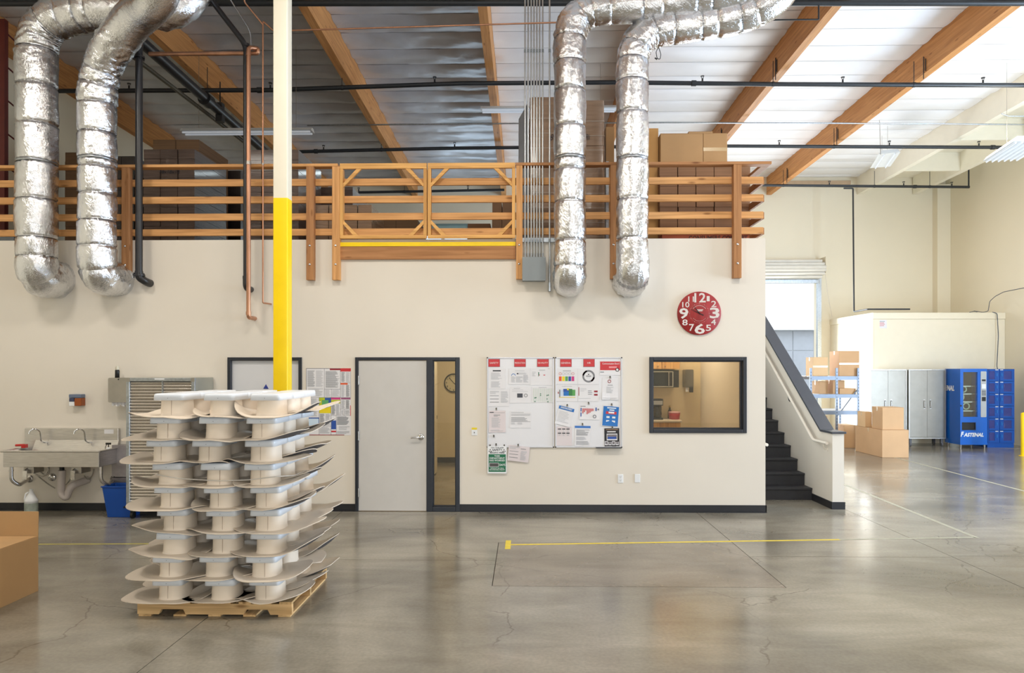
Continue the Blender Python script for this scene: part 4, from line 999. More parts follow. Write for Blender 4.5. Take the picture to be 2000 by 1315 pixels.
# soap dispenser on the wall
q = wr(134, 771, 158, 794, W - 0.1)
sd = thing('soap_dispenser', ((q[0] + q[1]) / 2, W, q[2]), 'small wall soap dispenser with amber soap above the trough', 'dispenser')
part('housing', MB().box(q[0], q[1], W - 0.10, W, q[3] - 0.05, q[3]), mat('dispenser_blue', (104, 116, 140), 0.3), sd, bevel=0.008)
part('reservoir', MB().box(q[0] + 0.075, q[1], W - 0.095, W, q[2], q[3] - 0.051), mat('amber_soap', (150, 74, 24), 0.15, var=0), sd, bevel=0.006)
part('push_lever', MB().box(q[0] + 0.0, q[0] + 0.073, W - 0.095, W - 0.02, q[2], q[3] - 0.10), WHITE, sd, bevel=0.004)
part('front_label', MB().box(q[0] + 0.005, q[0] + 0.07, W - 0.096, W - 0.02, q[3] - 0.098, q[3] - 0.052), mat('label_navy', (60, 66, 96), 0.4), sd)
# towel dispenser + bottle on it
q = wr(211, 738.5, 246, 787, W - 0.2)
td = thing('towel_dispenser', ((q[0] + q[1]) / 2, W, q[2]), 'steel paper towel dispenser on the wall beside the ribbed cabinet', 'dispenser')
part('housing', MB().rbox(q[0], q[1] + 0.03, W - 0.20, W, q[2], q[3], 0.018, None, 3, 'y'), SATIN, td, bevel=0)
part('keyhole', MB().cyl(((q[0] + q[1]) / 2 + 0.02, W - 0.203, q[3] - 0.02), ((q[0] + q[1]) / 2 + 0.02, W - 0.199, q[3] - 0.02), 0.009, None, 8), BLACK, td)
tb = MB()
for i in range(9):
    x_ = q[0] + 0.035 + i * 0.024; tb.box(x_, x_ + 0.026, W - 0.17 + 0.008 * (i % 2), W - 0.165 + 0.008 * (i % 2), q[2] - 0.045 + 0.012 * sin(i * 1.9), q[2] + 0.002)
part('towel_edge', tb, PAPER, td)
bx_ = X(229, W - 0.12); bz_ = q[3]
cn = thing('cleaner_bottle', (bx_, W - 0.12, bz_), 'black labelled bottle with pale cap on the towel dispenser', 'bottle')
part('bottle', MB().lathe([(0, 0), (0.028, 0), (0.028, 0.095), (0.022, 0.11), (0, 0.11)], (bx_, W - 0.12, bz_), None, 16), BLACK, cn)
part('cap', MB().lathe([(0.024, 0.108), (0.024, 0.135), (0.016, 0.16), (0, 0.162)], (bx_, W - 0.12, bz_), None, 14), mat('bone_cap', (206, 200, 180), 0.4), cn)
# ribbed roll-front cabinet on castors
ry = 9.02
rx0, rx1, rz0, rz1 = X(247, ry), X(381, ry), Z(992, ry), Z(738.5, ry)
rc = thing('roller_cabinet', ((rx0 + rx1) / 2, ry + 0.27, 0), 'tall aluminium cabinet with ribbed front on castors behind the pallet', 'cabinet')
part('body', MB().box(rx0 + 0.002, rx1 - 0.002, ry + 0.03, W - 0.02, rz0, rz1), mat('aluminium_panel', (176, 176, 166), 0.36, 0.7, var=0.03), rc, bevel=0.004)
fr_ = MB(); frame_mb(rx0, rx1, rz0, rz1, 0.045, ry - 0.01, ry + 0.029, fr_)
part('door_frame', fr_, GALV, rc, bevel=0.004)
xm = X(317, ry)
part('door_divider', MB().box(xm - 0.006, xm + 0.006, ry - 0.004, ry + 0.02, rz0 + 0.045, rz1 - 0.045), GALV, rc)
SLAT = mat('ribbed_aluminium', (206, 200, 192), 0.26, 0.9, var=0.04)
ns = 40; hh = (rz1 - rz0 - 0.09) / ns
for i in range(ns):
    za = rz0 + 0.045 + i * hh; mb = MB()
    for a_, b_ in ((rx0 + 0.045, xm - 0.007), (xm + 0.007, rx1 - 0.045)):
        vs = [];  K = 6
        for k in range(K + 1):
            t_ = k / K; vs += [(a_, ry + 0.018 - 0.014 * sin(pi * t_), za + hh * (0.04 + 0.92 * t_)), (b_, ry + 0.018 - 0.014 * sin(pi * t_), za + hh * (0.04 + 0.92 * t_))]
        mb.add(vs, [(2 * k, 2 * k + 1, 2 * k + 3, 2 * k + 2) for k in range(K)], None, True)
    part('slat', mb, SLAT, rc)
part('slat_backing', MB().box(rx0 + 0.045, rx1 - 0.045, ry + 0.02, ry + 0.028, rz0 + 0.045, rz1 - 0.045), mat('slat_backing_brown', (70, 64, 56), 0.6), rc)  # dark brown sheet behind the slats
for cx0 in (rx0, rx1 - 0.05): part('corner_plate', MB().box(cx0, cx0 + 0.05, ry - 0.014, ry - 0.0105, rz1 - 0.05, rz1), SATIN, rc)
part('name_plate', MB().box(X(303, ry), X(322, ry), ry - 0.013, ry - 0.0105, Z(742, ry), Z(739.5, ry)), WHITE, rc)
part('base_rail', MB().box(rx0 + 0.0, rx1, ry, W - 0.03, rz0 - 0.035, rz0 - 0.0005), GALV, rc)
for cx0 in (rx0 + 0.05, rx1 - 0.07):
    for cy0_ in (ry + 0.06, W - 0.1):
        part('castor', MB().cyl((cx0 - 0.016, cy0_, 0.045), (cx0 + 0.016, cy0_, 0.045), 0.045, None, 18).box(cx0 - 0.024, cx0 + 0.024, cy0_ - 0.02, cy0_ + 0.02, 0.07, rz0 - 0.036), BLACK, rc)
part('bumper', MB().box(rx0 - 0.03, rx0 + 0.06, ry - 0.02, ry + 0.02, rz0 - 0.02, rz0 + 0.0), BLACK, rc)
# blue bin
by0 = 9.08
q = wr(200, 952, 249, 1010, by0)
bb = thing('waste_bin', (X(228, by0), by0 + 0.15, 0), 'blue open plastic waste bin between trough and ribbed cabinet', 'bin')
mb = MB(); x0, x1 = X(199, by0), X(199, by0) + 0.40
zt2 = Z(955, by0); vs = []
for (k, h) in ((0.045, 0.0), (0.0, zt2), (-0.012, zt2), (-0.012, zt2 + 0.016), (0.006, zt2 + 0.016), (0.05, 0.012)):
    vs += [(x0 + k, by0 + k, h), (x1 - k, by0 + k, h), (x1 - k, by0 + 0.30 - k, h), (x0 + k, by0 + 0.30 - k, h)]
mb.add(vs, [(r * 4 + i, r * 4 + (i + 1) % 4, (r + 1) * 4 + (i + 1) % 4, (r + 1) * 4 + i) for r in range(5) for i in range(4)] + [(3, 2, 1, 0), (20, 21, 22, 23)], None)
part('bin_body', mb, mat('blue_plastic', (12, 72, 158), 0.38, var=0.04), bb, bevel=0.01)
# white gallon jug
jx, jy = X(59, 9.3), 9.32
jg = thing('gallon_jug', (jx, jy, 0), 'white gallon jug with label and handle under the trough', 'jug')
part('jug_body', MB().lathe([(0, 0), (0.072, 0), (0.078, 0.01), (0.078, 0.165), (0.082, 0.17), (0.078, 0.19), (0.045, 0.25), (0.026, 0.285), (0.024, 0.31), (0, 0.31)], (jx, jy, 0), None, 24), WHITE, jg)
part('jug_handle', MB().tube([(jx - 0.02, jy - 0.02, 0.29), (jx - 0.055, jy - 0.03, 0.275), (jx - 0.068, jy - 0.03, 0.20), (jx - 0.066, jy - 0.02, 0.165)], 0.011, None, 8, 0.02), WHITE, jg)
part('cap', MB().cyl((jx, jy, 0.31), (jx, jy, 0.33), 0.022, None, 14), WHITE, jg)
lbm = MB().lathe([(0.0795, 0.015), (0.0795, 0.15)], (jx, jy, 0), mat('jug_label', (160, 170, 160), 0.5, var=0.25, scale=12), 24)
part('jug_label', lbm, None, jg)
# open cardboard box at the left edge
bxr = X(75, 6.1); byf, byb = 4.9, 6.1; bxl = bxr - 1.2; bh = 1.93 - (1052 - 720) / FPX * 6.1
CB = mat('brown_box_board', (188, 150, 104), 0.8, var=0.04, scale=3, bump=0.04, bscale=80)
ob = thing('open_carton', ((bxl + bxr) / 2, (byf + byb) / 2, 0), 'large brown carton at the left edge with its rear flap standing up', 'box')
tk = 0.006
m1 = MB().box(bxr - tk, bxr, byf, byb, 0, bh).box(bxl, bxl + tk, byf, byb, 0, bh).box(bxl + tk, bxr - tk, byf, byf + tk, 0, bh).box(bxl + tk, bxr - tk, byb - tk, byb, 0, bh).box(bxl + tk, bxr - tk, byf + tk, byb - tk, 0, tk)
part('carton_body', m1, CB, ob, bevel=0.002)
part('rear_flap', MB().add([(bxl, byb - tk, bh), (bxr, byb - tk, bh), (bxr, byb + 0.0, bh + 0.215), (bxl, byb + 0.0, bh + 0.215), (bxl, byb, bh), (bxr, byb, bh), (bxr, byb + tk, bh + 0.215), (bxl, byb + tk, bh + 0.215)],
    [(0, 1, 2, 3), (4, 7, 6, 5), (0, 4, 5, 1), (1, 5, 6, 2), (2, 6, 7, 3), (3, 7, 4, 0)]), CB, ob)
part('side_flap', MB().box(bxr - 0.33, bxr - 0.002, byf + 0.01, byb - 0.012, bh - 0.001, bh + 0.004, None, (0, -0.01, 0)), CB, ob)
part('inner_flap', MB().box(bxl + 0.01, bxr - 0.34, byf + 0.01, byb - 0.25, bh - 0.008, bh - 0.002), CB, ob)
part('tape', MB().box(bxr - 0.37, bxr - 0.31, byf + 0.02, byb - 0.10, bh + 0.0065, bh + 0.0075), CARDL, ob)

# ================================================================ WALL BOARDS, SIGNS, CLOCK
yb_ = W - 0.022
def cz(cx, cy): return 930 + cx / 5.057, 680 + cy / 5.057
ALU = mat('board_aluminium', (196, 196, 200), 0.35, 0.6, var=0.02); BOARD = mat('white_board_enamel', (228, 228, 232), 0.25, var=0.0)
def board(cx0, cx1, label):
    p0 = cz(cx0, 92); p1 = cz(cx1, 981); x0, x1, z0, z1 = wr(p0[0], p0[1], p1[0], p1[1], W)
    b = thing('whiteboard', ((x0 + x1) / 2, W, z0), label, 'whiteboard')
    part('surface', MB().box(x0 + 0.012, x1 - 0.012, W - 0.014, W, z0 + 0.012, z1 - 0.012), BOARD, b)
    fr_ = MB(); frame_mb(x0, x1, z0, z1, 0.016, W - 0.022, W, fr_); part('frame', fr_, ALU, b, bevel=0.002)
    for xx in (x0, x1):
        for zz in (z0, z1):
            sx = 0.014 if xx == x0 else -0.014; sz = 0.014 if zz == z0 else -0.014
            part('corner_cap', MB().box(min(xx - sx * .15, xx + sx), max(xx - sx * .15, xx + sx), W - 0.025, W, min(zz - sz * .15, zz + sz), max(zz - sz * .15, zz + sz)), BLACK, b, bevel=0.003)
    return b
board(108, 768, 'left whiteboard with safety, production and quality headings')
b2_ = board(780, 1440, 'right whiteboard with general notices and pinned posters')
q0 = cz(1180, 972); q1 = cz(1430, 984)
xx0, xx1, zz0, zz1 = wr(q0[0], q0[1], q1[0], q1[1], W)
part('marker_tray', MB().box(xx0, xx1, W - 0.075, W - 0.0225, zz0, zz0 + 0.006).box(xx0, xx1, W - 0.075, W - 0.071, zz0 + 0.006, zz0 + 0.014), mat('dark_tray', (52, 54, 58), 0.4), b2_)
yS = W - 0.0145   # paper plane on the enamel
def place(cx0, cy0, cx1, cy1):
    a = cz(cx0, cy0); b = cz(cx1, cy1); return wr(a[0], a[1], b[0], b[1], W)
def head(cx0, cx1, word, label, cy0=108, cy1=187, mm=REDP):
    x0, x1, z0, z1 = place(cx0, cy0, cx1, cy1)
    o = thing('heading_plate', ((x0 + x1) / 2, yS, z0), label, 'sign')
    part('plate', MB().box(x0, x1, yS - 0.004, yS, z0, z1), mat('plate_grey_rim', (150, 130, 134), 0.5, var=0), o)
    part('red_face', MB().box(x0 + 0.004, x1 - 0.004, yS - 0.005, yS - 0.004, z0 + 0.004, z1 - 0.004), mm, o)
    w_ = (x1 - x0); n_ = len(word)
    k = min(0.86, 0.11 * n_ + 0.08); cxm_ = (x0 + x1) / 2
    part('lettering', text_mb(MB(), word, cxm_ - w_ * k / 2, cxm_ + w_ * k / 2, (z0 + z1) / 2 - 0.011, (z0 + z1) / 2 + 0.011, yS - 0.0053, None, 0.004), mat('letter_white', (238, 232, 232), 0.5, var=0), o)
head(120, 236, 'SAFETY', 'red SAFETY heading plate at the top of the left whiteboard'); head(375, 491, 'PRODUCTION', 'red PRODUCTION heading plate on the left whiteboard')
head(601, 718, 'QUALITY', 'red QUALITY heading plate on the left whiteboard'); head(828, 943, 'GENERAL', 'red GENERAL heading plate on the right whiteboard'); head(1057, 1170, 'HR', 'red HR heading plate on the right whiteboard')

class Doc:
    """a sheet of paper with printed content given in fractions of the sheet"""
    def __init__(s, c, label, rot=0.0, paper=PAPER, y=None, name='paper_notice', cat='paper', curl=0.004):
        s.x0, s.x1, s.z0, s.z1 = place(*c); s.rot = rot; s.y = (yS if y is None else y) - 0.0008
        s.cx, s.cz = (s.x0 + s.x1) / 2, (s.z0 + s.z1) / 2; s.w, s.h = s.x1 - s.x0, s.z1 - s.z0
        s.o = thing(name, (s.cx, s.y, s.cz), label, cat)
        mb = MB(); n = 6
        vs = []
        for dy in (0.0, -0.0008):
            for j in range(n + 1):
                for i in range(n + 1):
                    u, v = i / n - 0.5, j / n - 0.5; c_ = curl * max(0, -v * 2) ** 2 * (0.4 + abs(u))
                    vs.append(s.pt(u, v, 0.0 - dy + c_))
        N = (n + 1) ** 2
        f1 = [(j * (n + 1) + i, j * (n + 1) + i + 1, (j + 1) * (n + 1) + i + 1, (j + 1) * (n + 1) + i) for j in range(n) for i in range(n)]
        mb.add(vs, [tuple(reversed(f_)) for f_ in f1] + [tuple(k + N for k in f_) for f_ in f1], paper)
        part('sheet', mb, None, s.o); s.mb = MB(); s.curl = curl; s.k = 0.0016
    def pt(s, u, v, out=0.0):
        a, b = u * s.w, v * s.h; ca, sa = cos(s.rot), sin(s.rot)
        return (s.cx + a * ca - b * sa, s.y - out, s.cz + a * sa + b * ca)
    def q(s, u0, v0, u1, v1, m):           # v measured downwards from the top edge
        c_ = lambda u, v: s.curl * max(0, -v * 2) ** 2 * (0.4 + abs(u)) + s.k
        P_ = [(u0 - .5, .5 - v1), (u1 - .5, .5 - v1), (u1 - .5, .5 - v0), (u0 - .5, .5 - v0)]
        nn = max(1, int(abs(v1 - v0) / 0.12)) if s.curl else 1
        for i in range(nn):
            va, vb = v0 + (v1 - v0) * i / nn, v0 + (v1 - v0) * (i + 1) / nn
            P_ = [(u0 - .5, .5 - vb), (u1 - .5, .5 - vb), (u1 - .5, .5 - va), (u0 - .5, .5 - va)]
            s.mb.add([s.pt(u, v, c_(u, v)) for u, v in P_], [(0, 1, 2, 3)], m)
        s.k += 0.00012; return s
    def lines(s, u0, v0, u1, v1, n, m=INKL, seed=1, fill=0.5):
        r = random.Random(seed); st_ = (v1 - v0) / n
        for i in range(n):
            s.q(u0, v0 + i * st_, u0 + (u1 - u0) * r.uniform(0.6, 1.0), v0 + i * st_ + st_ * fill, m)
        return s
    def ring(s, u, v, r, m, t=0.3, n=20, a0=0, a1=2 * pi):
        vs = []
        for i in range(n + 1):
            a = a0 + (a1 - a0) * i / n
            for k in (r, r * (1 - t)): vs.append(s.pt(u - .5 + k * cos(a), .5 - v + k * sin(a) * s.w / s.h, s.k + 0.0005 + s.curl * max(0, (v - .5) * 2) ** 2))
        s.mb.add(vs, [(2 * i, 2 * i + 2, 2 * i + 3, 2 * i + 1) for i in range(n)], m); return s
    def text(s, t_, u0, v0, u1, v1, m=INKD, bold=0.015, shear=0.0):
        k = MB(); text_mb(k, t_, -0.5, 0.5, -0.5, 0.5, 0, None, bold, shear)
        o_ = [s.pt(u0 - .5 + (q_.x + .5) * (u1 - u0), .5 - v1 + (q_.z + .5) * (v1 - v0), s.k + 0.0008) for q_ in k.v]
        s.mb.add(o_, k.f, m); return s
    def done(s): 
        if s.mb.v: part('print', s.mb, None, s.o)
        return s.o
def mini(m_): return m_
PINK = mat('pinkish_paper', (226, 216, 218), 0.7, var=0); MAR = mat('maroon_print', (150, 36, 48), 0.6, var=0); GRY = mat('mid_grey_print', (132, 132, 136), 0.7, var=0)
ROSE = mat('rose_print', (206, 112, 116), 0.6, var=0); YLW = mat('yellow_print', (238, 214, 36), 0.5, var=0); ORG = mat('orange_print', (226, 96, 52), 0.5, var=0); GRN = mat('leaf_print', (92, 164, 88), 0.5, var=0)
DBL = mat('deep_blue_print', (46, 84, 166), 0.5, var=0); MAG = mat('magenta_print', (206, 56, 130), 0.5, var=0); LIME = mat('lime_print', (186, 196, 44), 0.5, var=0)
Doc((122, 205, 292, 402), 'white notice with short heading under the SAFETY plate').q(.25, .07, .72, .13, INKD).lines(.15, .2, .82, .55, 9, INKL, 3).lines(.15, .64, .85, .95, 6, INKL, 4).done()
Doc((120, 408, 328, 576), 'landscape form in a clear sleeve below the SAFETY notice').lines(.08, .1, .52, .3, 4, INKL, 2).q(.08, .36, .5, .39, INK).q(.08, .55, .5, .58, GRY).q(.08, .74, .5, .77, GRY).lines(.6, .12, .95, .8, 10, INKL, 5).done()
Doc((125, 618, 292, 833), 'creased pinkish notice held by a clip on the left whiteboard', 0.012, PINK, curl=0.010).q(.06, .06, .3, .09, INKD).q(.06, .095, .95, .105, GRY).lines(.3, .18, .68, .28, 3, INK, 2).lines(.17, .32, .8, .78, 10, INKL, 7).lines(.1, .88, .85, .96, 2, INKL, 8).done()
Doc((322, 203, 533, 360), 'white chart sheet with small blue arc under PRODUCTION').q(.3, .13, .74, .16, INKL).ring(.22, .45, .1, BLUEP, .25, 12, 0, pi).q(.38, .28, .45, .36, INKD).lines(.46, .26, .92, .38, 3, INKL, 3).lines(.12, .5, .32, .88, 7, INKL, 1).lines(.34, .5, .66, .88, 7, INKL, 2).lines(.68, .4, .92, .88, 9, INKL, 5).done()
Doc((334, 380, 543, 543), 'white sheet with dark rectangle and small ring under PRODUCTION').q(.18, .1, .48, .13, INKL).lines(.1, .2, .9, .38, 2, INKL, 1, .2).q(.34, .42, .6, .67, mat('charcoal_print', (78, 80, 88), .6, var=.15, scale=90)).ring(.75, .54, .085, GRY, .3).done()
Doc((336, 625, 543, 790), 'printed calendar table on the middle of the left whiteboard', -0.01).lines(.05, .06, .95, .1, 1, INK, 1).lines(.05, .16, .97, .3, 2, GRY, 2, .25).lines(.05, .36, .97, .6, 4, INK, 3, .45).q(.05, .6, .97, .62, GRY).lines(.05, .66, .3, .8, 3, INKL, 4).lines(.35, .66, .6, .8, 3, INKL, 5).done()
dd_ = Doc((536, 197, 750, 368), 'white sheet with green and red marks under QUALITY')
dd_.q(.8, .03, .9, .06, INKL).lines(.08, .22, .25, .5, 5, INKL, 2).q(.36, .24, .4, .42, GREENP).q(.4, .38, .43, .43, REDP).q(.36, .43, .39, .48, GREENP).q(.6, .38, .68, .44, ROSE).lines(.4, .1, .8, .2, 1, INKL, 4).done()
dd_ = Doc((550, 382, 757, 538), 'pale striped table with green marks under QUALITY')
for i in range(9): dd_.q(.06 + i * .105, .1, .12 + i * .105, .95, mat('pale_green_print', (214, 222, 216), .7, var=0))
for u, v in ((.12, .68), (.17, .66), (.12, .9), (.39, .42), (.39, .52), (.7, .52), (.76, .5), (.7, .74), (.74, .92)): dd_.q(u, v, u + .05, v + .06, GREENP)
dd_.q(.34, .02, .7, .05, INKL).done()
dd_ = Doc((785, 203, 1000, 357), 'sheet with five icons and coloured tiles under GENERAL')
dd_.q(.33, .13, .7, .17, INK)
for i, m_ in enumerate((ORG, YLW, GRN, DBL, MAG)): dd_.ring(.21 + i * .145, .33, .065, INKL if i in (1, 2, 3) else ROSE, .25).q(.15 + i * .145, .5, .27 + i * .145, .8, m_)
dd_.done()
dd_ = Doc((785, 362, 1000, 527), 'sheet with blue and green block chart under GENERAL')
dd_.q(.28, .08, .75, .11, INKL).q(.16, .3, .21, .76, GRY).q(.1, .42, .14, .54, MAR).q(.22, .3, .34, .66, mat('ice_print', (206, 220, 240), .6, var=0)).q(.35, .25, .46, .42, DBL).q(.46, .25, .6, .42, DBL).q(.52, .22, .62, .33, YLW).q(.36, .42, .6, .66, BLUEP).q(.6, .25, .76, .66, mat('forest_print', (62, 128, 76), .6, var=0)).q(.76, .3, .9, .66, GRN).q(.16, .74, .9, .77, YLW).done()
dd_ = Doc((1006, 203, 1213, 358), 'sheet with large grey and maroon ring under HR')
dd_.ring(.5, .49, .30, GRY, .28, 28).ring(.5, .49, .30, MAR, .28, 10, 1.9, 3.0).ring(.5, .49, .30, MAR, .28, 10, 5.2, 6.1).q(.38, .46, .62, .5, INKD).q(.4, .56, .6, .59, INKL).q(.47, .34, .53, .4, INKD).done()
Doc((1006, 362, 1213, 527), 'sheet with maroon side bar and small table under HR').q(.02, .15, .05, .66, MAR).lines(.1, .22, .4, .44, 3, INKL, 2, .3).lines(.47, .35, .72, .65, 3, INK, 3, .35).q(.76, .35, .93, .45, MAR).q(.76, .55, .93, .65, MAR).lines(.03, .8, .9, .84, 1, INKL, 1).done()
dd_ = Doc((1220, 128, 1425, 268), 'white and red banner sheet reading Communication Board')
dd_.q(.015, .04, .985, .65, REDP).text('Communication Board', .12, .12, .93, .25, WHITE, .0).q(.44, .38, .82, .5, mat('faint_pink', (236, 150, 154), .5, var=0)).ring(.84, .62, .09, WHITE, .9).ring(.84, .62, .09, GRY, .35).q(.02, .75, .2, .82, INK).done()
Doc((1243, 292, 1400, 508), 'curled stack of notices with round seal at the upper right', -0.012, curl=0.02).ring(.45, .17, .11, MAR, .35).q(.34, .33, .66, .36, INK).lines(.27, .42, .72, .72, 9, INKL, 2).q(.05, .92, .95, .94, INKL).done()
dd_ = Doc((797, 575, 950, 765), 'tilted notice with blue header on the right whiteboard', -0.26, curl=0.012)
dd_.q(0.0, .03, 1.0, .2, BLUEP).text('ANNOUNCEMENT', .1, .06, .88, .15, WHITE, .02).lines(.1, .3, .9, .88, 8, INKL, 3, .3).done()
dd_ = Doc((1020, 562, 1216, 705), 'sheet with rose bar chart and blue side columns', -0.02, curl=0.008)
for i, h_ in enumerate((.62, .45, .25, .7, .6, .5, .35, .3)): dd_.q(.14 + i * .072, .24, .2 + i * .072, .24 + h_ * .75 * .75, ROSE)
dd_.q(.05, .2, .1, .45, DBL).q(.05, .52, .1, .8, DBL).q(.8, .16, .86, .4, DBL).q(.9, .24, .98, .35, GRY).ring(.76, .78, .09, GRY, .4).q(.04, .08, .3, .11, INKD).done()
dd_ = Doc((1245, 572, 1408, 772), 'bright blue event poster with red emblem at the right', -0.075, curl=0.01)
dd_.q(.03, .02, .97, .98, BLUEP).q(.26, .07, .8, .12, WHITE).q(.4, .17, .7, .22, WHITE).q(.2, .27, .84, .4, REDP).q(.36, .28, .7, .36, WHITE)
for u, v in ((.35, .55), (.7, .55), (.35, .75), (.7, .75)): dd_.q(u - .1, v - .045, u + .09, v + .045, WHITE)
dd_.lines(.2, .87, .85, .93, 2, mat('sky_print', (120, 172, 220), .5, var=0), 3).done()
dd_ = Doc((786, 775, 946, 962), 'sheet with six dark stamps in two rows at lower left of right board', 0.0, PINK)
for j in range(2):
    for i in range(3): dd_.q(.13 + i * .26, .1 + j * .22, .33 + i * .26, .15 + j * .22, INKD).lines(.17 + i * .26, .2 + j * .2, .29 + i * .26, .3 + j * .2, 2, INKL, i)
dd_.done()
Doc((972, 763, 1128, 966), 'letter with blue strip across the top held by a clip', -0.015, curl=0.008).q(.0, .02, 1.0, .13, mat('dusty_blue', (64, 122, 200), .5, var=0)).lines(.1, .2, .95, .5, 11, INK, 2, .45).lines(.1, .55, .85, .72, 6, INKL, 3).lines(.1, .76, .95, .95, 6, INK, 5, .35).done()
dd_ = Doc((1262, 786, 1416, 984), 'black poster with group photograph below the blue poster', 0.012)
PHO = mat('photo_print', (126, 120, 124), .5, var=.5, scale=120)
dd_.q(.02, .02, .98, .98, mat('poster_black', (38, 36, 40), .5, var=0)).q(.12, .06, .9, .11, mat('bronze_print', (140, 112, 88), .5, var=0)).q(.2, .17, .75, .22, PAPER).q(.17, .29, .85, .62, PAPER).q(.2, .33, .82, .56, PHO).q(.24, .44, .78, .56, DBL)
for i in range(4): dd_.q(.05 + i * .23, .66 + .03 * (i % 2), .24 + i * .23, .86, PAPER).q(.08 + i * .23, .69, .21 + i * .23, .82, PHO)
dd_.q(.05, .92, .5, .95, PAPER).q(.75, .92, .95, .95, PAPER).done()
Doc((316, 965, 523, 1120), 'pinkish form hanging below the left whiteboard, slightly tilted', -0.11, PINK, W - 0.024, curl=-0.004).lines(.05, .06, .52, .26, 4, INKL, 2).q(.06, .36, .48, .385, GRY).q(.06, .55, .48, .58, GRY).q(.06, .75, .48, .78, GRY).lines(.58, .16, .95, .22, 1, GRY, 1).lines(.6, .3, .9, .9, 9, INKL, 6).done()
# clips
for i, (cx_, cy_, lb_) in enumerate(((200, 600, 'above the creased pinkish notice'), (175, 868, 'alone on the lower left whiteboard'), (198, 952, 'middle one above the green safety sign'), (415, 957, 'above the hanging pinkish form'), (1322, 287, 'above the curled notices'), (899, 565, 'above the tilted blue-headed notice'), (1110, 543, 'above the rose bar chart'), (1337, 556, 'above the blue event poster'), (1050, 750, 'above the letter with blue strip'), (1344, 783, 'above the black poster'))):
    x0, x1, z0, z1 = place(cx_ - 11, cy_ - 16, cx_ + 11, cy_ + 16); xm_ = (x0 + x1) / 2; zm = (z0 + z1) / 2
    k = thing('magnetic_clip', (xm_, W - 0.018, z0), 'round steel magnetic clip ' + lb_, 'clip', 'magnetic clips on the whiteboards')
    y0_ = W - 0.0225 if cy_ > 940 else yS - 0.003
    part('magnet', MB().lathe([(0, -0.014), (0.009, -0.013), (0.011, -0.009), (0.011, 0)], (xm_, y0_, zm + 0.006), None, 14, 'y'), mat('dark_chrome', (110, 106, 98), 0.25, 0.9, var=0.1), k)
    part('jaw', MB().prism([(xm_ - 0.007, zm), (xm_ + 0.007, zm), (xm_ + 0.012, zm - 0.018), (xm_ - 0.012, zm - 0.018)], y0_ - 0.009, y0_ - 0.001, 'y'), MATS['dark_chrome'], k)
for cx_, lb_ in ((138, 'left'), (278, 'right')):
    x0, x1, z0, z1 = place(cx_ - 10, 947, cx_ + 10, 969)
    solo('magnet', MB().lathe([(0, -0.010), (0.009, -0.009), (0.0105, -0.006), (0.0105, 0)], ((x0 + x1) / 2, W - 0.0225, (z0 + z1) / 2), None, 14, 'y'), MATS['dark_chrome'], 'round magnet at the top %s corner of the green safety sign' % lb_, 'magnet')
# green safety scoreboard
x0, x1, z0, z1 = place(113, 968, 301, 1237)
yg = W - 0.026
sg = thing('safety_sign', ((x0 + x1) / 2, yg, z0), 'white and green safety day counter sign below the left whiteboard', 'sign')
part('sign_board', MB().box(x0, x1, yg - 0.003, yg, z0, z1), WHITE, sg, bevel=0.001)
def sp(cx0, cy0, cx1, cy1): return place(cx0, cy0, cx1, cy1)
a, b, c, d = sp(124, 1047, 293, 1221); part('green_field', MB().box(a, b, yg - 0.0038, yg - 0.003, c, d), GREENP, sg)
tm = MB()
for t_, bx4, m_ in (('ON THE JOB', (146, 977, 272, 991), INKD), ('SAFETY', (160, 994, 260, 1015), INKD), ('BEGINS HERE', (138, 1024, 280, 1039), INKD), ('THIS', (180, 1056, 234, 1073), WHITE), ('DEPARTMENT', (133, 1078, 284, 1095), WHITE), ('HAS WORKED', (133, 1100, 284, 1117), WHITE), ('DAYS', (231, 1141, 288, 1162), WHITE), ('WITHOUT AN OSHA', (142, 1180, 275, 1191), WHITE), ('RECORDABLE INJURY', (133, 1195, 284, 1209), WHITE)):
    a, b, c, d = sp(*bx4); text_mb(tm, t_, a, b, c, d, yg - 0.0040, m_, 0.015)
part('lettering', tm, None, sg)
a, b, c, d = sp(131, 1132, 223, 1172)
fw_ = MB(); frame_mb(a, b, c, d, 0.004, yg - 0.006, yg - 0.0038, fw_); part('counter_frame', fw_, WHITE, sg)
part('counter_display', MB().box(a + 0.004, b - 0.004, yg - 0.0048, yg - 0.0038, c + 0.004, d - 0.004), mat('counter_grey', (74, 70, 70), .4, var=.1), sg)
tg = MB()
for cx_ in (140, 276):
    for px_, py_ in ((cx_, 1001), (cx_ - 9, 1017), (cx_ + 9, 1017)):
        a, b, c, d = sp(px_ - 7, py_ - 7, px_ + 7, py_ + 7); tg.prism([(a, c), (b, c), ((a + b) / 2, d)], yg - 0.0042, yg - 0.0036, 'y')
part('triangle_mark', tg, INKD, sg)
# labour poster
x0, x1, z0, z1 = wr(598, 719.5, 685.5, 851, W); PW_, PH_ = x1 - x0, z1 - z0
ps = thing('notice_poster', ((x0 + x1) / 2, W - 0.003, z0), 'large laminated workplace notice poster of many panels beside the main door', 'poster')
part('sheet', MB().box(x0, x1, W - 0.003, W - 0.0005, z0, z1), PAPER, ps)
LINE = mat('poster_line', (96, 96, 110), .6, var=0)
def pfx(u): return x0 + (u - 60) / (740 - 60) * PW_
def pfz(v): return z1 - (v - 155) / (1175 - 155) * PH_
pm = MB()
KQ = [0]
def pq(u0, v0, u1, v1, m_, k=0.0034):
    KQ[0] += 1; k += KQ[0] * 0.000012; pm.add([(pfx(u0), W - k, pfz(v1)), (pfx(u1), W - k, pfz(v1)), (pfx(u1), W - k, pfz(v0)), (pfx(u0), W - k, pfz(v0))], [(0, 1, 2, 3)], m_)
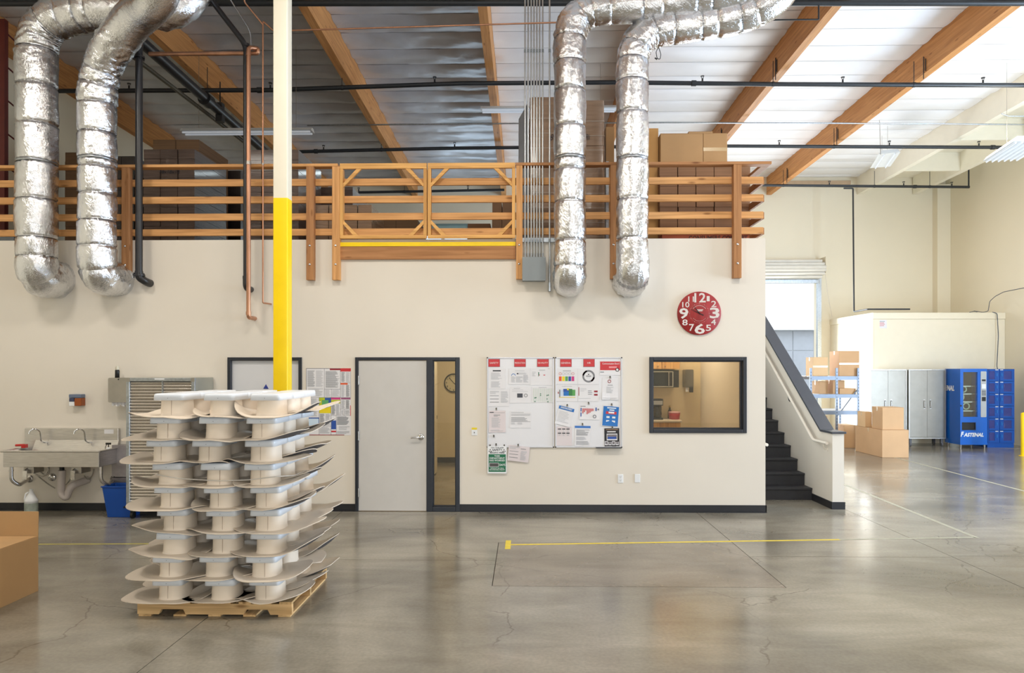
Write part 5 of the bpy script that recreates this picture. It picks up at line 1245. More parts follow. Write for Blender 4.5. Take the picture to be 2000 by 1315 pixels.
def ptxt(u0, v0, u1, v1, n, m_=INKL, sd=1):
    r = random.Random(sd); s_ = (v1 - v0) / n
    for i in range(n): pq(u0, v0 + i * s_, u0 + (u1 - u0) * r.uniform(.7, 1), v0 + i * s_ + s_ * .5, m_, 0.0036)
for u0, v0, u1, v1 in ((60, 155, 740, 163), (335, 155, 339, 600), (578, 155, 583, 870), (340, 470, 580, 475), (441, 475, 445, 600), (583, 376, 735, 380), (60, 597, 740, 601), (255, 600, 260, 1165), (436, 600, 441, 1165), (583, 776, 735, 780), (636, 780, 640, 872), (441, 872, 735, 876), (517, 876, 521, 1165), (260, 1036, 436, 1040), (60, 155, 66, 740)): pq(u0, v0, u1, v1, LINE)
pq(420, 160, 740, 185, MAR); pq(583, 155, 740, 205, REDP); pq(583, 380, 690, 405, ORG); pq(60, 1165, 640, 1175, MAR)
pq(260, 602, 436, 840, LIME); pq(345, 604, 436, 690, DBL); pq(300, 640, 400, 760, mat('teal_print', (96, 170, 110), .5, var=.1)); pq(260, 720, 436, 835, YLW); pq(441, 602, 580, 632, MAG); pq(441, 636, 578, 690, LIME); pq(590, 603, 735, 630, mat('plum_print', (150, 80, 120), .5, var=.2, scale=60))
pq(64, 905, 256, 1060, DBL); pq(92, 922, 250, 1056, mat('pale_blue_print', (206, 226, 244), .6, var=0), 0.0038); pq(443, 950, 515, 1160, DBL); pq(443, 1085, 515, 1105, PAPER, .0038); pq(443, 1105, 515, 1128, REDP, .0038); pq(443, 1130, 515, 1160, PAPER, .0038); pq(728, 200, 740, 600, INKL); pq(728, 720, 740, 880, ROSE)
for i, (a, b, c, d, n_) in enumerate(((80, 190, 195, 440, 24), (210, 190, 325, 440, 24), (90, 460, 325, 585, 12), (355, 200, 565, 455, 24), (350, 485, 435, 590, 9), (455, 485, 570, 590, 9), (595, 215, 650, 365, 14), (665, 215, 722, 365, 14), (595, 410, 650, 590, 16), (665, 410, 722, 590, 16), (75, 615, 245, 760, 12), (75, 780, 245, 890, 9), (270, 850, 345, 1025, 16), (355, 850, 430, 1025, 16), (270, 1050, 430, 1150, 8), (450, 700, 505, 865, 15), (515, 700, 572, 865, 15), (595, 640, 650, 770, 12), (665, 640, 722, 770, 12), (595, 790, 630, 865, 6), (650, 790, 722, 865, 6), (530, 890, 722, 1020, 10), (560, 1035, 722, 1100, 3), (530, 1110, 722, 1155, 4))):
    ptxt(a, b, c, d, n_, INK if i % 3 == 0 else INKL, i)
part('print', pm, None, ps)
# small plates on the wall
def plate(px0_, py0_, px1_, py1_, name, label, cat, fn):
    x0, x1, z0, z1 = wr(px0_, py0_, px1_, py1_, W)
    o = thing(name, ((x0 + x1) / 2, W, z0), label, cat)
    part('plate', MB().box(x0, x1, W - 0.007, W, z0, z1), WHITE, o, bevel=0.003); fn(o, x0, x1, z0, z1)
def sock(o, x0, x1, z0, z1):
    xm_ = (x0 + x1) / 2
    for zc_ in (z0 + (z1 - z0) * .3, z0 + (z1 - z0) * .7):
        r_ = part('receptacle', MB().rbox(xm_ - 0.017, xm_ + 0.017, W - 0.0085, W - 0.007, zc_ - 0.016, zc_ + 0.016, 0.008, None, 3, 'y'), WHITE, o)
        part('slot', MB().box(xm_ - 0.009, xm_ - 0.006, W - 0.0088, W - 0.0084, zc_ - 0.002, zc_ + 0.009).box(xm_ + 0.006, xm_ + 0.009, W - 0.0088, W - 0.0084, zc_ - 0.002, zc_ + 0.009).cyl((xm_, W - 0.0088, zc_ - 0.009), (xm_, W - 0.0084, zc_ - 0.009), 0.003, None, 8), INKD, r_)
plate(1206.5, 926, 1217, 943, 'wall_socket', 'white double power socket low on the wall under the right whiteboard', 'socket', sock)
plate(1239.5, 925.5, 1250, 942, 'blank_plate', 'white blank cover plate right of the power socket', 'plate', lambda *a: None)
def sw(o, x0, x1, z0, z1):
    xm_, zm = (x0 + x1) / 2, (z0 + z1) / 2
    part('toggle', MB().box(xm_ - 0.004, xm_ + 0.004, W - 0.02, W - 0.007, zm - 0.004, zm + 0.01), INKD, o)
    part('yellow_label', MB().box(x0 + 0.002, x1 - 0.002, W - 0.0035, W - 0.0005, z1 + 0.004, z1 + 0.03), YLW, o)
plate(921, 840, 932, 851, 'light_switch', 'white light switch with yellow label right of the main door', 'switch', sw)
# red clock
cc = P(1365, 612.5, W); cr2 = 42.2 / FPX * W
ck2 = thing('red_wall_clock', (cc.x, W, cc.z - cr2), 'large round distressed red clock with white numerals above the window', 'clock')
REDC = mat('distressed_red', (158, 40, 40), 0.6, var=0.22, scale=16, stretch=(1, 1, 0.3))
part('clock_board', MB().lathe([(0, -0.028), (cr2 - 0.004, -0.028), (cr2, -0.022), (cr2, 0), (0, 0)], (cc.x, W, cc.z), REDC, 64, 'y'), None, ck2)
nm = MB(); NW = mat('clock_numeral_white', (222, 214, 208), .6, var=.06, scale=30)
def cpos(u, v): s_ = cr2 / 504; return cc.x + (u - 648) * s_, cc.z - (v - 627) * s_
for t_, bx4, bo in (('12', (530, 155, 795, 375), .02), ('6', (535, 868, 775, 1105), .022), ('9', (182, 505, 395, 755), .022), ('3', (885, 495, 1112, 745), .022), ('11', (390, 235, 520, 360), .012), ('1', (815, 228, 885, 348), .012), ('10', (252, 362, 418, 492), .012), ('2', (920, 338, 1040, 482), .012), ('8', (252, 768, 378, 908), .012), ('4', (915, 765, 1028, 895), .012), ('7', (410, 876, 525, 1036), .012), ('5', (795, 892, 918, 1036), .012)):
    a = cpos(bx4[0], bx4[3]); b = cpos(bx4[2], bx4[1]); text_mb(nm, t_, a[0], b[0], a[1], b[1], W - 0.0285, NW, bo)
part('numerals', nm, None, ck2)
rg = MB()
for i in range(60):
    a_ = 2 * pi * i / 60; r_ = 225 / 504 * cr2
    for k in (0,): rg.cyl((cc.x + cos(a_) * r_, W - 0.0285, cc.z + sin(a_) * r_), (cc.x + cos(a_) * r_, W - 0.0295, cc.z + sin(a_) * r_), 0.0035 if i % 5 == 0 else 0.0016, None, 6)
for t0 in range(14):
    a_ = pi * (0.22 + 0.56 * t0 / 13); r_ = 180 / 504 * cr2; rg.box(cc.x + cos(a_) * r_ - .004, cc.x + cos(a_) * r_ + .004, W - .0293, W - .0283, cc.z + sin(a_) * r_ - .003, cc.z + sin(a_) * r_ + .003, None, (0, -(a_ - pi / 2), 0))
    a_ = -pi * (0.22 + 0.56 * t0 / 13); rg.box(cc.x + cos(a_) * r_ - .003, cc.x + cos(a_) * r_ + .003, W - .0293, W - .0283, cc.z + sin(a_) * r_ - .002, cc.z + sin(a_) * r_ + .002, None, (0, -(a_ + pi / 2), 0))
for j in range(2): rg.box(cc.x - .03 + .01 * j, cc.x + .05 - .01 * j, W - .0293, W - .0283, cc.z + .042 - .014 * j, cc.z + .052 - .014 * j)
part('dial_ring', rg, NW, ck2)
hn = MB()
def hand(u, v, tail, w0):
    e_ = cpos(u, v); dx, dz = e_[0] - cc.x, e_[1] - cc.z; L_ = sqrt(dx * dx + dz * dz); nx, nz_ = -dz / L_, dx / L_
    p0 = (cc.x - dx * tail, cc.z - dz * tail)
    hn.prism([(p0[0] + nx * w0, p0[1] + nz_ * w0), (p0[0] - nx * w0, p0[1] - nz_ * w0), (e_[0] - nx * .0015, e_[1] - nz_ * .0015), (e_[0] + nx * .0015, e_[1] + nz_ * .0015)], W - 0.036, W - 0.034, 'y')
hand(455, 532, .5, .006); hand(520, 465, .1, .007); hn.cyl((cc.x, W - .028, cc.z), (cc.x, W - .038, cc.z), .006, None, 12)
part('hands', hn, BLACK, ck2)

# ================================================================ STAIRS
SX0, SX1 = XR + 0.002, X(1587, 10.5)
STR = mat('black_stair_rubber', (44, 44, 48), 0.55, var=0.12, scale=10)
st_ = thing('staircase', ((SX0 + SX1) / 2, 10.5, 0), 'black rubber covered stairs rising beside the office wall', 'stairs')
rise, run = 0.1782, 0.28
for i in range(20):
    y0_, z1_ = 10.5 + i * run, (i + 1) * rise
    part('riser', MB().box(SX0, SX1, y0_ + 0.02, y0_ + 0.035, i * rise, z1_ - 0.03), STR, st_)
    part('tread', MB().box(SX0, SX1, y0_, y0_ + run + 0.02, z1_ - 0.03, z1_), STR, st_, bevel=0.006)
# half wall with sloping cap
hx0, hx1 = SX1 + 0.002, X(1648.5, 9.83)
cap = lambda y: 1.035 if y < 10.2 else 1.035 + (y - 10.2) * rise / run
pts = [(9.83, 0), (16.1, 0), (16.1, cap(16.1)), (10.2, cap(10.2)), (9.83, cap(9.83))]
hwl = struct('wall_half', MB().prism(pts, hx0, hx1, 'x'), PAINT)
struct('baseboard_half', MB().box(hx0 - 0.012, hx1 + 0.012, 9.818, 9.83, 0, 0.10).box(hx0 - 0.012, hx0, 9.83, 10.5, 0, 0.10).box(hx1, hx1 + 0.012, 9.83, 16, 0, 0.10), RUBBER)
e0, e1 = hx0 - 0.02, hx1 + 0.02
cpm = MB().prism([(9.80, cap(9.8)), (10.2, cap(10.2)), (16.1, cap(16.1)), (16.1, cap(16.1) + 0.03), (10.19, cap(10.2) + 0.03), (9.80, cap(9.8) + 0.03)], e0, e1, 'x')
struct('trim_4', cpm, mat('slate_cap', (66, 70, 78), 0.38, var=0.04), bevel=0.004)
hr = thing('handrail', (hx0 - 0.06, 10, 0.9), 'cream painted handrail on brackets along the half wall of the stairs', 'handrail')
hz0 = 0.90; hzz = lambda y: hz0 + max(0, (y - 10.35)) * rise / run
part('rail', MB().tube([(hx0 - 0.065, 9.86, hz0), (hx0 - 0.065, 10.32, hz0), (hx0 - 0.065, 15.9, hzz(15.9))], 0.021, None, 14, 0.06), PAINT, hr)
for yy in (10.0, 11.3, 12.7, 14.1):
    part('bracket', MB().tube([(hx0, yy, hzz(yy) - 0.10), (hx0 - 0.045, yy, hzz(yy) - 0.09), (hx0 - 0.065, yy, hzz(yy) - 0.015)], 0.008, None, 8, 0.02).cyl((hx0 - 0.006, yy, hzz(yy) - 0.10), (hx0, yy, hzz(yy) - 0.10), 0.028, None, 14), PAINT if yy < 10.5 else BLACK, hr)
h2 = thing('handrail', (SX0 + 0.07, 10.6, 0.9), 'cream handrail on the office side of the stairs, only its end showing', 'handrail')
part('rail', MB().tube([(SX0 + 0.075, 9.745, 0.89), (SX0 + 0.075, 10.4, 0.9), (SX0 + 0.075, 16, 0.9 + 5.4 * rise / run)], 0.021, None, 14, 0.06), PAINT, h2)
part('bracket', MB().cyl((SX0, 11.2, 1.2), (SX0 + 0.07, 11.2, 1.27), 0.008, None, 8), PAINT, h2)

# ================================================================ ROLL-UP DOOR AND OUTSIDE
rw0, rw1 = RD[0], RD[1]
ru = struct('door_4', MB().box(rw1 - 0.01, rw1 + 0.10, BACK - 0.10, BACK, 0, RD[3] + 0.1).box(rw0 - 0.10, rw0 + 0.01, BACK - 0.10, BACK, 0, RD[3] + 0.1), GALV)
zr0, zr1 = RD[3] + 0.02, Z(508, BACK - 0.45)
ncr = 6; hh = (zr1 - zr0) / ncr; SL = mat('white_rollup_slat', (226, 222, 212), 0.45, var=0.04)
for i in range(ncr):
    za = zr0 + i * hh; ycv = 0.05 + 0.12 * sin(pi * (i + 0.5) / ncr)
    mb = MB(); vs = []; K = 5; xr_ = X(1604 + 8 * sin(pi * (i + .5) / ncr), BACK - .4)
    for k in range(K + 1):
        t_ = k / K; yy = BACK - 0.30 - ycv - 0.03 * sin(pi * t_); vs += [(rw0 - 0.2, yy, za + hh * t_), (xr_, yy, za + hh * t_)]
    mb.add(vs, [(2 * k, 2 * k + 1, 2 * k + 3, 2 * k + 2) for k in range(K)], None, True)
    mb.box(rw0 - 0.2, xr_, BACK - 0.30 - ycv + 0.01, BACK - 0.02, za + hh * 0.02, za + hh * 0.98)
    part('curtain_slat', mb, SL, ru)
part('bottom_bar', MB().box(rw0, rw1 + 0.03, BACK - 0.12, BACK - 0.06, RD[3] - 0.10, RD[3] + 0.015), GALV, ru, bevel=0.01)
part('coil_bracket', MB().box(X(1611, BACK - .4), X(1611, BACK - .4) + 0.03, BACK - 0.45, BACK, zr0 + 0.15, zr1 + 0.08), CREAM, ru, bevel=0.01)
solo('hanging_rope', MB().tube([(X(1611, 20.8) + 0.015, 20.8, Z(536, 20.8)), (X(1618, 20.8), 20.85, Z(575, 20.8)), (X(1634, 20.8), 21.1, Z(618, 20.8))], 0.008, None, 6, 0.1), PAINT, 'thin pale cord hanging beside the roll-up door', 'rope')
# yard and the neighbouring building
struct('ground', MB().box(-30, 50, BACK + 0.2, 60, -0.2, -0.02), mat('yard_concrete', (196, 192, 186), 0.8, var=0.05))
nb_ = thing('neighbour_building', (13, 31, 0), 'pale building across the yard seen through the roll-up door', 'building')
zc1 = Z(646, 31)
part('lower_wall', MB().box(2, 30, 31, 32, 0, zc1), mat('grey_cladding', (186, 190, 196), 0.6, var=0.03), nb_)
for i in range(12): part('cladding_panel', MB().box(8 + i * 0.9, 8.86 + i * 0.9, 30.97, 31, 0.05, zc1 - 0.9), mat('grey_cladding_b', (178, 182, 190), 0.6, var=0.03), nb_)
for i in range(12): part('cladding_panel', MB().box(8 + i * 0.9, 8.86 + i * 0.9, 30.97, 31, zc1 - 0.86, zc1 - 0.03), MATS['grey_cladding_b'], nb_)
part('parapet_wall', MB().box(2, 30, 30.6, 32, zc1, 9), mat('white_cladding', (250, 250, 250), 0.7, var=0), nb_)

# ================================================================ COOLER ROOM
Zc = 18.6
cx0_, cx1_ = X(1706, Zc), RIGHT - 0.004
ctop = Z(612, Zc)
cl_ = thing('cooler_room', ((cx0_ + cx1_) / 2, (Zc + BACK) / 2, 0), 'cream panelled cold room block in the back right corner', 'cold room')
CRM = mat('cooler_cream', (240, 230, 206), 0.5, var=0.012)
part('front_wall', MB().box(cx0_, cx1_, Zc, Zc + 0.08, 0, ctop - 0.17), CRM, cl_, bevel=0.004)
part('side_wall', MB().box(cx0_, cx0_ + 0.08, Zc + 0.082, BACK - 0.004, 0, ctop - 0.17), CRM, cl_, bevel=0.004)
part('fascia', MB().box(cx0_ - 0.02, cx1_, Zc - 0.02, Zc + 0.08, ctop - 0.168, ctop - 0.01).box(cx0_ - 0.02, cx0_ + 0.08, Zc + 0.08, BACK - 0.004, ctop - 0.168, ctop - 0.01), CRM, cl_, bevel=0.004)
part('roof', MB().box(cx0_ - 0.02, cx1_, Zc - 0.02, BACK - 0.004, ctop - 0.009, ctop), CRM, cl_)
part('corner_trim', MB().box(cx0_ - 0.03, cx0_ + 0.0, Zc - 0.03, Zc + 0.14, 0, ctop - 0.171).box(cx0_ + 0.0, X(1717, Zc), Zc - 0.03, Zc - 0.0005, 0, ctop - 0.171), CRM, cl_, bevel=0.004)
q = wr(1712.5, 626, 1732, 642, Zc - 0.012)
sgn = thing('notice_sign', ((q[0] + q[1]) / 2, Zc - 0.012, q[2]), 'small white notice on the upper front of the cold room', 'sign')
part('plate', MB().box(q[0], q[1], Zc - 0.010, Zc - 0.001, q[2], q[3]), PAPER, sgn)
lm = MB()
for i in range(4): lm.box(q[0] + 0.07, q[1] - 0.05 - 0.02 * (i % 2), Zc - 0.0115, Zc - 0.0102, q[3] - 0.05 - i * 0.035, q[3] - 0.035 - i * 0.035, ROSE if i else INK)
part('print', lm, None, sgn)
cab = solo('loose_cable', MB().tube([(X(1893, 18.8), 18.8, ctop + 0.02), (X(1902, 18.8), 18.75, ctop + 0.05), (X(1912, 18.8), 18.85, ctop + 0.03), (X(1905, 18.8), 18.9, ctop + 0.07), (X(1920, 18.8), 18.8, ctop + 0.02), (X(1930, 18.8), 18.8, ctop + 0.05), (X(1938, 18.6), 18.7, ctop + 0.30), (X(1944, 18.6), 18.6, ctop + 0.42), (X(1960, 18.3), 18.3, ctop + 0.50), (X(2010, 17), 17.0, ctop + 0.48)], 0.009, None, 6, 0.04), mat('blue_grey_cable', (92, 98, 108), .5), 'loose bundle of dark cable trailing over the cold room top', 'cable')
solo('hanging_cable', MB().tube([(X(1938, 18.6), 18.6, ctop + 0.01), (X(1949, 18.5), 18.53, ctop - 0.02), (X(1950, 18.5), 18.5, ctop - 0.6), (X(1948, 18.5), 18.52, ctop - 1.4), (X(1949, 18.4), 18.4, Z(722, 18.4))], 0.010, None, 6, 0.08), mat('blue_grey_cable', (92, 98, 108), .5), 'dark cable running down the right corner of the cold room', 'cable')

# ================================================================ STEEL CABINETS
def steel_cab(pa, pb, label, yF=17.75, side=True):
    a, b = X(pa, yF), X(pb, yF); z0, z1 = Z(856, yF), Z(721.5, yF); dp = 0.5
    o = thing('steel_cabinet', ((a + b) / 2, yF + dp / 2, 0), label, 'cabinet', 'two ribbed steel cabinets by the cold room')
    part('body', MB().box(a, b, yF + 0.03, yF + dp, z0, z1), mat('cabinet_side_steel', (200, 198, 190), .35, .35, var=.03), o, bevel=0.006)
    mid = (a + b) / 2
    RIB = mat('ribbed_cabinet_steel', (142, 136, 126), .40, .9, var=.05)
    for s_, (c, d) in enumerate(((a + 0.03, mid - 0.003), (mid + 0.003, b - 0.03))):
        dm = MB(); K = 74; vs = []
        h_ = (z1 - z0 - 0.06) / K
        for k in range(K + 1):
            off = -0.004 if k % 2 else 0.0
            vs += [(c, yF + 0.012 + off, z0 + 0.03 + k * h_), (d, yF + 0.012 + off, z0 + 0.03 + k * h_)]
        dm.add(vs, [(2 * k, 2 * k + 1, 2 * k + 3, 2 * k + 2) for k in range(K)], RIB, True)
        dm.box(c, d, yF + 0.013, yF + 0.03, z0 + 0.03, z1 - 0.03, RIB)
        dr = part('door', dm, None, o)
        hx_ = mid - 0.075 if s_ == 0 else mid + 0.075
        part('handle', MB().tube([(hx_, yF + 0.01, Z(796, yF)), (hx_, yF - 0.03, Z(795, yF)), (hx_, yF - 0.03, Z(783, yF)), (hx_, yF + 0.01, Z(782, yF))], 0.009, None, 8, 0.01).box(hx_ - 0.02, hx_ + 0.02, yF + 0.004, yF + 0.010, Z(798, yF), Z(780, yF)), SATIN, dr)
    fr_ = MB(); frame_mb(a, b, z0, z1, 0.028, yF, yF + 0.03, fr_); part('frame', fr_, SATIN, o, bevel=0.003)
    part('top_label', MB().box(mid - 0.12, mid + 0.1, yF - 0.003, yF - 0.0005, z1 - 0.018, z1 - 0.006), WHITE, o)
    for cxx in (a + 0.07, b - 0.07):
        for cyy in (yF + 0.08, yF + dp - 0.08):
            part('castor', MB().cyl((cxx - 0.018, cyy, 0.05), (cxx + 0.018, cyy, 0.05), 0.05, None, 16).box(cxx - 0.028, cxx + 0.028, cyy - 0.03, cyy + 0.03, 0.08, z0 - 0.001), mat('castor_grey', (96, 96, 100), .5), o)
steel_cab(1699, 1771, 'steel cabinet with ribbed doors, half hidden by stacked cartons'); steel_cab(1775, 1848, 'steel cabinet with ribbed doors next to the blue vending machine')

# ================================================================ VENDING MACHINE AND LOCKERS
VB = mat('vending_blue', (8, 100, 200), 0.3, var=0.02, coat=0.3); VD = mat('locker_blue', (18, 84, 172), 0.35, var=0.03)
vy = 17.25; va, vb_ = X(1875.5, vy), X(1928.5, vy); vz0, vz1 = 0.10, Z(720.5, vy)
vm = thing('vending_machine', ((va + vb_) / 2, vy + 0.3, 0), 'tall blue FASTENAL vending machine with lit glass front', 'vending machine')
gx0_, gx1_ = X(1876 + (363 - 325) / 6.578 - 0.5, vy), X(1909.5, vy); gz0_, gz1_ = Z(813.5, vy), Z(727, vy)
body = holed(va, vb_, vy, vy + 0.09, vz0, vz1, [(gx0_, gx1_, gz0_, gz1_), (X(1879.5, vy), X(1905, vy), Z(838, vy), Z(825, vy))])
part('front_door', body, VB, vm, bevel=0.0)
inn = MB().box(va, va + 0.03, vy + 0.0905, vy + 0.62, vz0, vz1).box(vb_ - 0.03, vb_, vy + 0.0905, vy + 0.62, vz0, vz1).box(va + 0.03, vb_ - 0.03, vy + 0.60, vy + 0.62, vz0, vz1).box(va + 0.03, vb_ - 0.03, vy + 0.0905, vy + 0.6, vz1 - 0.03, vz1).box(va + 0.03, vb_ - 0.03, vy + 0.0905, vy + 0.6, vz0, gz0_ - 0.02)
part('cabinet_body', inn, VB, vm)
part('lining', MB().box(va + 0.035, vb_ - 0.035, vy + 0.55, vy + 0.595, gz0_ - 0.015, vz1 - 0.035), mat('vending_lining', (116, 122, 120), .5), vm)
for i, pz in enumerate((754, 769, 784.5, 802)):
    sh = part('shelf', MB().box(va + 0.04, vb_ - 0.04, vy + 0.16, vy + 0.54, Z(pz, vy) - 0.02, Z(pz, vy)), mat('vending_shelf', (150, 158, 152), .4), vm)
    part('price_strip', MB().box(gx0_, gx0_ + 0.27 + 0.02 * i, vy + 0.153, vy + 0.16, Z(pz, vy) - 0.022, Z(pz, vy) + 0.004), mat('price_strip_white', (230, 244, 226), .5), sh)
    if i:
        cx_s = gx0_ + (0.12, 0.06, 0.19)[i - 1]; cz_s = Z(pz, vy) + 0.105
        part('coil', MB().lathe([(0.062, -0.01), (0.085, -0.014), (0.085, 0.014), (0.062, 0.01)], (cx_s, vy + 0.2, cz_s), mat('pale_roll', (206, 226, 190), .4), 20, 'y'), None, sh)
part('lamp_tube', MB().cyl((gx0_ + 0.02, vy + 0.13, gz0_ + 0.05), (gx0_ + 0.02, vy + 0.13, gz1_ - 0.02), 0.009, None, 8), emit('vending_lamp', (235, 255, 235), 2.2), vm)
part('glass', MB().box(gx0_ + 0.002, gx1_ - 0.002, vy + 0.03, vy + 0.036, gz0_, gz1_), GL, vm)
px0_, px1_ = X(1915, vy), X(1926, vy)
cpn = part('control_panel', MB().rbox(px0_, px1_, vy - 0.012, vy, Z(814, vy), Z(725.5, vy), 0.02, None, 3, 'y'), mat('panel_silver', (186, 190, 192), .35, .4), vm)
part('display', MB().box(px0_ + 0.025, px1_ - 0.02, vy - 0.015, vy - 0.0125, Z(744.5, vy), Z(741, vy)), INKD, cpn)
part('card_reader', MB().box(px0_ + 0.02, px1_ - 0.02, vy - 0.02, vy - 0.0125, Z(759, vy), Z(750, vy)), WHITE, cpn)
kp = MB()
for i in range(3):
    for j in range(4): kp.box(px0_ + 0.026 + i * 0.034, px0_ + 0.048 + i * 0.034, vy - 0.016, vy - 0.0125, Z(772, vy) + j * 0.032, Z(772, vy) + 0.02 + j * 0.032)
part('keypad', kp, INKD, cpn)
part('note_slot', MB().box(px0_ + 0.025, px1_ - 0.02, vy - 0.02, vy - 0.0125, Z(783, vy), Z(775, vy)), BLACK, cpn)
part('delivery_flap', MB().rbox(X(1879.8, vy), X(1904.7, vy), vy + 0.012, vy + 0.022, Z(837.6, vy), Z(825.4, vy), 0.04, None, 4, 'y'), BLACK, vm)
frz = MB(); frame_mb(X(1878.6, vy), X(1905.8, vy), Z(839, vy), Z(824, vy), 0.02, vy - 0.006, vy - 0.0005, frz); part('flap_surround', frz, BLACK, vm, bevel=0.004)
lt = MB(); text_mb(lt, 'F', X(1876, vy), X(1882.5, vy), Z(851.8, vy), Z(842, vy), vy - 0.002, WHITE, .05, .25)
text_mb(lt, 'ASTENAL', X(1882, vy), X(1921, vy), Z(851.8, vy), Z(844.2, vy), vy - 0.002, WHITE, .05, .25)
part('lettering', lt, None, vm)
# lettering on the side panel (reads towards the front)
ls = MB(); text_mb(ls, 'ENAL', 0, 1.0, 0, 0.13, 0, WHITE, .05, .25)
ys0 = vy + 0.08
ls.v = [Vector((va - 0.002, vy + 0.61 - q_.x * 0.38, Z(764, vy) + q_.z)) for q_ in ls.v]
part('side_lettering', ls, None, vm)
for cxx in (va + 0.04, vb_ - 0.04):
    for cyy in (vy + 0.05, vy + 0.56): part('leg', MB().cyl((cxx, cyy, 0), (cxx, cyy, vz0 - 0.001), 0.018, None, 10, 0.028), SATIN, vm)
part('door_lock', MB().cyl((va + 0.015, vy - 0.01, Z(792, vy)), (va + 0.015, vy, Z(792, vy)), 0.02, None, 12), BLACK, vm)
# locker bank
ly = 17.55; la, lb2 = X(1928.5, ly) + 0.02, X(1982, ly); lz0, lz1 = 0.02, Z(721, ly)
lk = thing('locker_bank', ((la + lb2) / 2, ly + 0.3, 0), 'blue locker bank with twelve clear doors beside the vending machine', 'lockers')
part('plinth', MB().box(la, lb2, ly + 0.03, ly + 0.58, 0, 0.12), VD, lk)
rows_, mid = 6, X(1952, ly)
part('back_panel', MB().box(la, lb2, ly + 0.55, ly + 0.58, 0.12, lz1), VD, lk)
for xx in (la, mid - 0.012, lb2 - 0.024): part('upright', MB().box(xx, xx + 0.024, ly + 0.012, ly + 0.55, 0.12, lz1), VD, lk)
hrow = (lz1 - 0.12) / rows_
TINT = mat('tinted_door', (84, 92, 168), .12, var=.1)
TINT.node_tree.nodes['Principled BSDF'].inputs['Alpha'].default_value = 0.5
for r_ in range(rows_):
    z0_ = 0.12 + r_ * hrow
    for s_, (c, d) in enumerate(((la + 0.024, mid - 0.013), (mid + 0.013, lb2 - 0.024))):
        part('divider', MB().box(c, d, ly + 0.02, ly + 0.55, z0_, z0_ + 0.018), VD, lk)
        wdw = 0.13; g0, g1 = (c + 0.0, d - 0.10) if s_ == 0 else (c + 0.09, d - 0.05)
        dm = holed(c, d, ly, ly + 0.018, z0_ + 0.004, z0_ + hrow - 0.006, [(g0, g1, z0_ + 0.05, z0_ + hrow - 0.05)])
        dr = part('locker_door', dm, VD, lk)
        part('pane', MB().box(g0, g1, ly + 0.006, ly + 0.010, z0_ + 0.05, z0_ + hrow - 0.05), TINT, dr)
        hx_ = d - 0.05 if s_ == 0 else c + 0.04
        part('latch', MB().rbox(hx_ - 0.016, hx_ + 0.016, ly - 0.012, ly - 0.001, z0_ + 0.12, z0_ + 0.20, 0.01, None, 2, 'y'), BLUEP, dr)
        part('number_label', MB().box(hx_ - 0.035, hx_ + 0.035, ly - 0.003, ly - 0.0005, z0_ + hrow - 0.03, z0_ + hrow - 0.012), WHITE, dr)
def roll(x, z, r, lab, y=ly + 0.2):
    o = thing('tape_roll', (x, y, z - r), lab, 'roll'); part('roll', MB().lathe([(r * .45, -0.03), (r, -0.03), (r, 0.03), (r * .45, 0.03), (r * .45, -0.03)], (x, y, z), mat('tape_roll_tan', (226, 210, 178), .5), 24, 'y'), None, o)
    part('core', MB().lathe([(r * .38, -0.031), (r * .45, -0.031), (r * .45, 0.031), (r * .38, 0.031), (r * .38, -0.031)], (x, y, z), mat('core_grey', (120, 120, 130), .5), 20, 'y'), None, o)
roll(X(1964, ly), 0.12 + hrow + 0.018 + 0.10, 0.10, 'large pale roll in the right locker column, second from bottom')
roll(X(1967, ly), 0.12 + 4 * hrow + 0.018 + 0.17, 0.06, 'upper of two small rolls in the right locker column'); roll(X(1962, ly), 0.12 + 4 * hrow + 0.018 + 0.06, 0.055, 'lower of two small rolls in the right locker column')
roll(X(1934, ly), 0.12 + 3 * hrow + 0.018 + 0.11, 0.08, 'pale roll in the left locker column at mid height')
# bollard and cable coil
bo = P(1999, 720, 15.9); bl = thing('bollard', (bo.x, 15.9, 0), 'yellow steel bollard at the right edge in front of the lockers', 'bollard')
part('post', MB().lathe([(0.052, 0.012), (0.052, Z(808, 15.9)), (0.045, Z(806, 15.9)), (0, Z(804.5, 15.9))], (bo.x, 15.9, 0), None, 20), YEL, bl)
part('base_plate', MB().cyl((bo.x, 15.9, 0), (bo.x, 15.9, 0.012), 0.09, None, 20), YEL, bl)
cb = MB()
for i in range(5):
    a_ = i * 1.3; cb.tube([(RIGHT - 0.08 - 0.01 * i, 17.3 + 0.12 * cos(t_ * 2 * pi / 12 + a_), 0.62 + (0.2 + 0.01 * i) * sin(t_ * 2 * pi / 12 + a_)) for t_ in range(13)], 0.012, None, 6)
cb.box(RIGHT - 0.13, RIGHT - 0.03, 17.25, 17.34, 0.48, 0.66)
solo('cable_coil', cb, BLACK, 'black cable coiled on the wall behind the yellow bollard', 'cable')

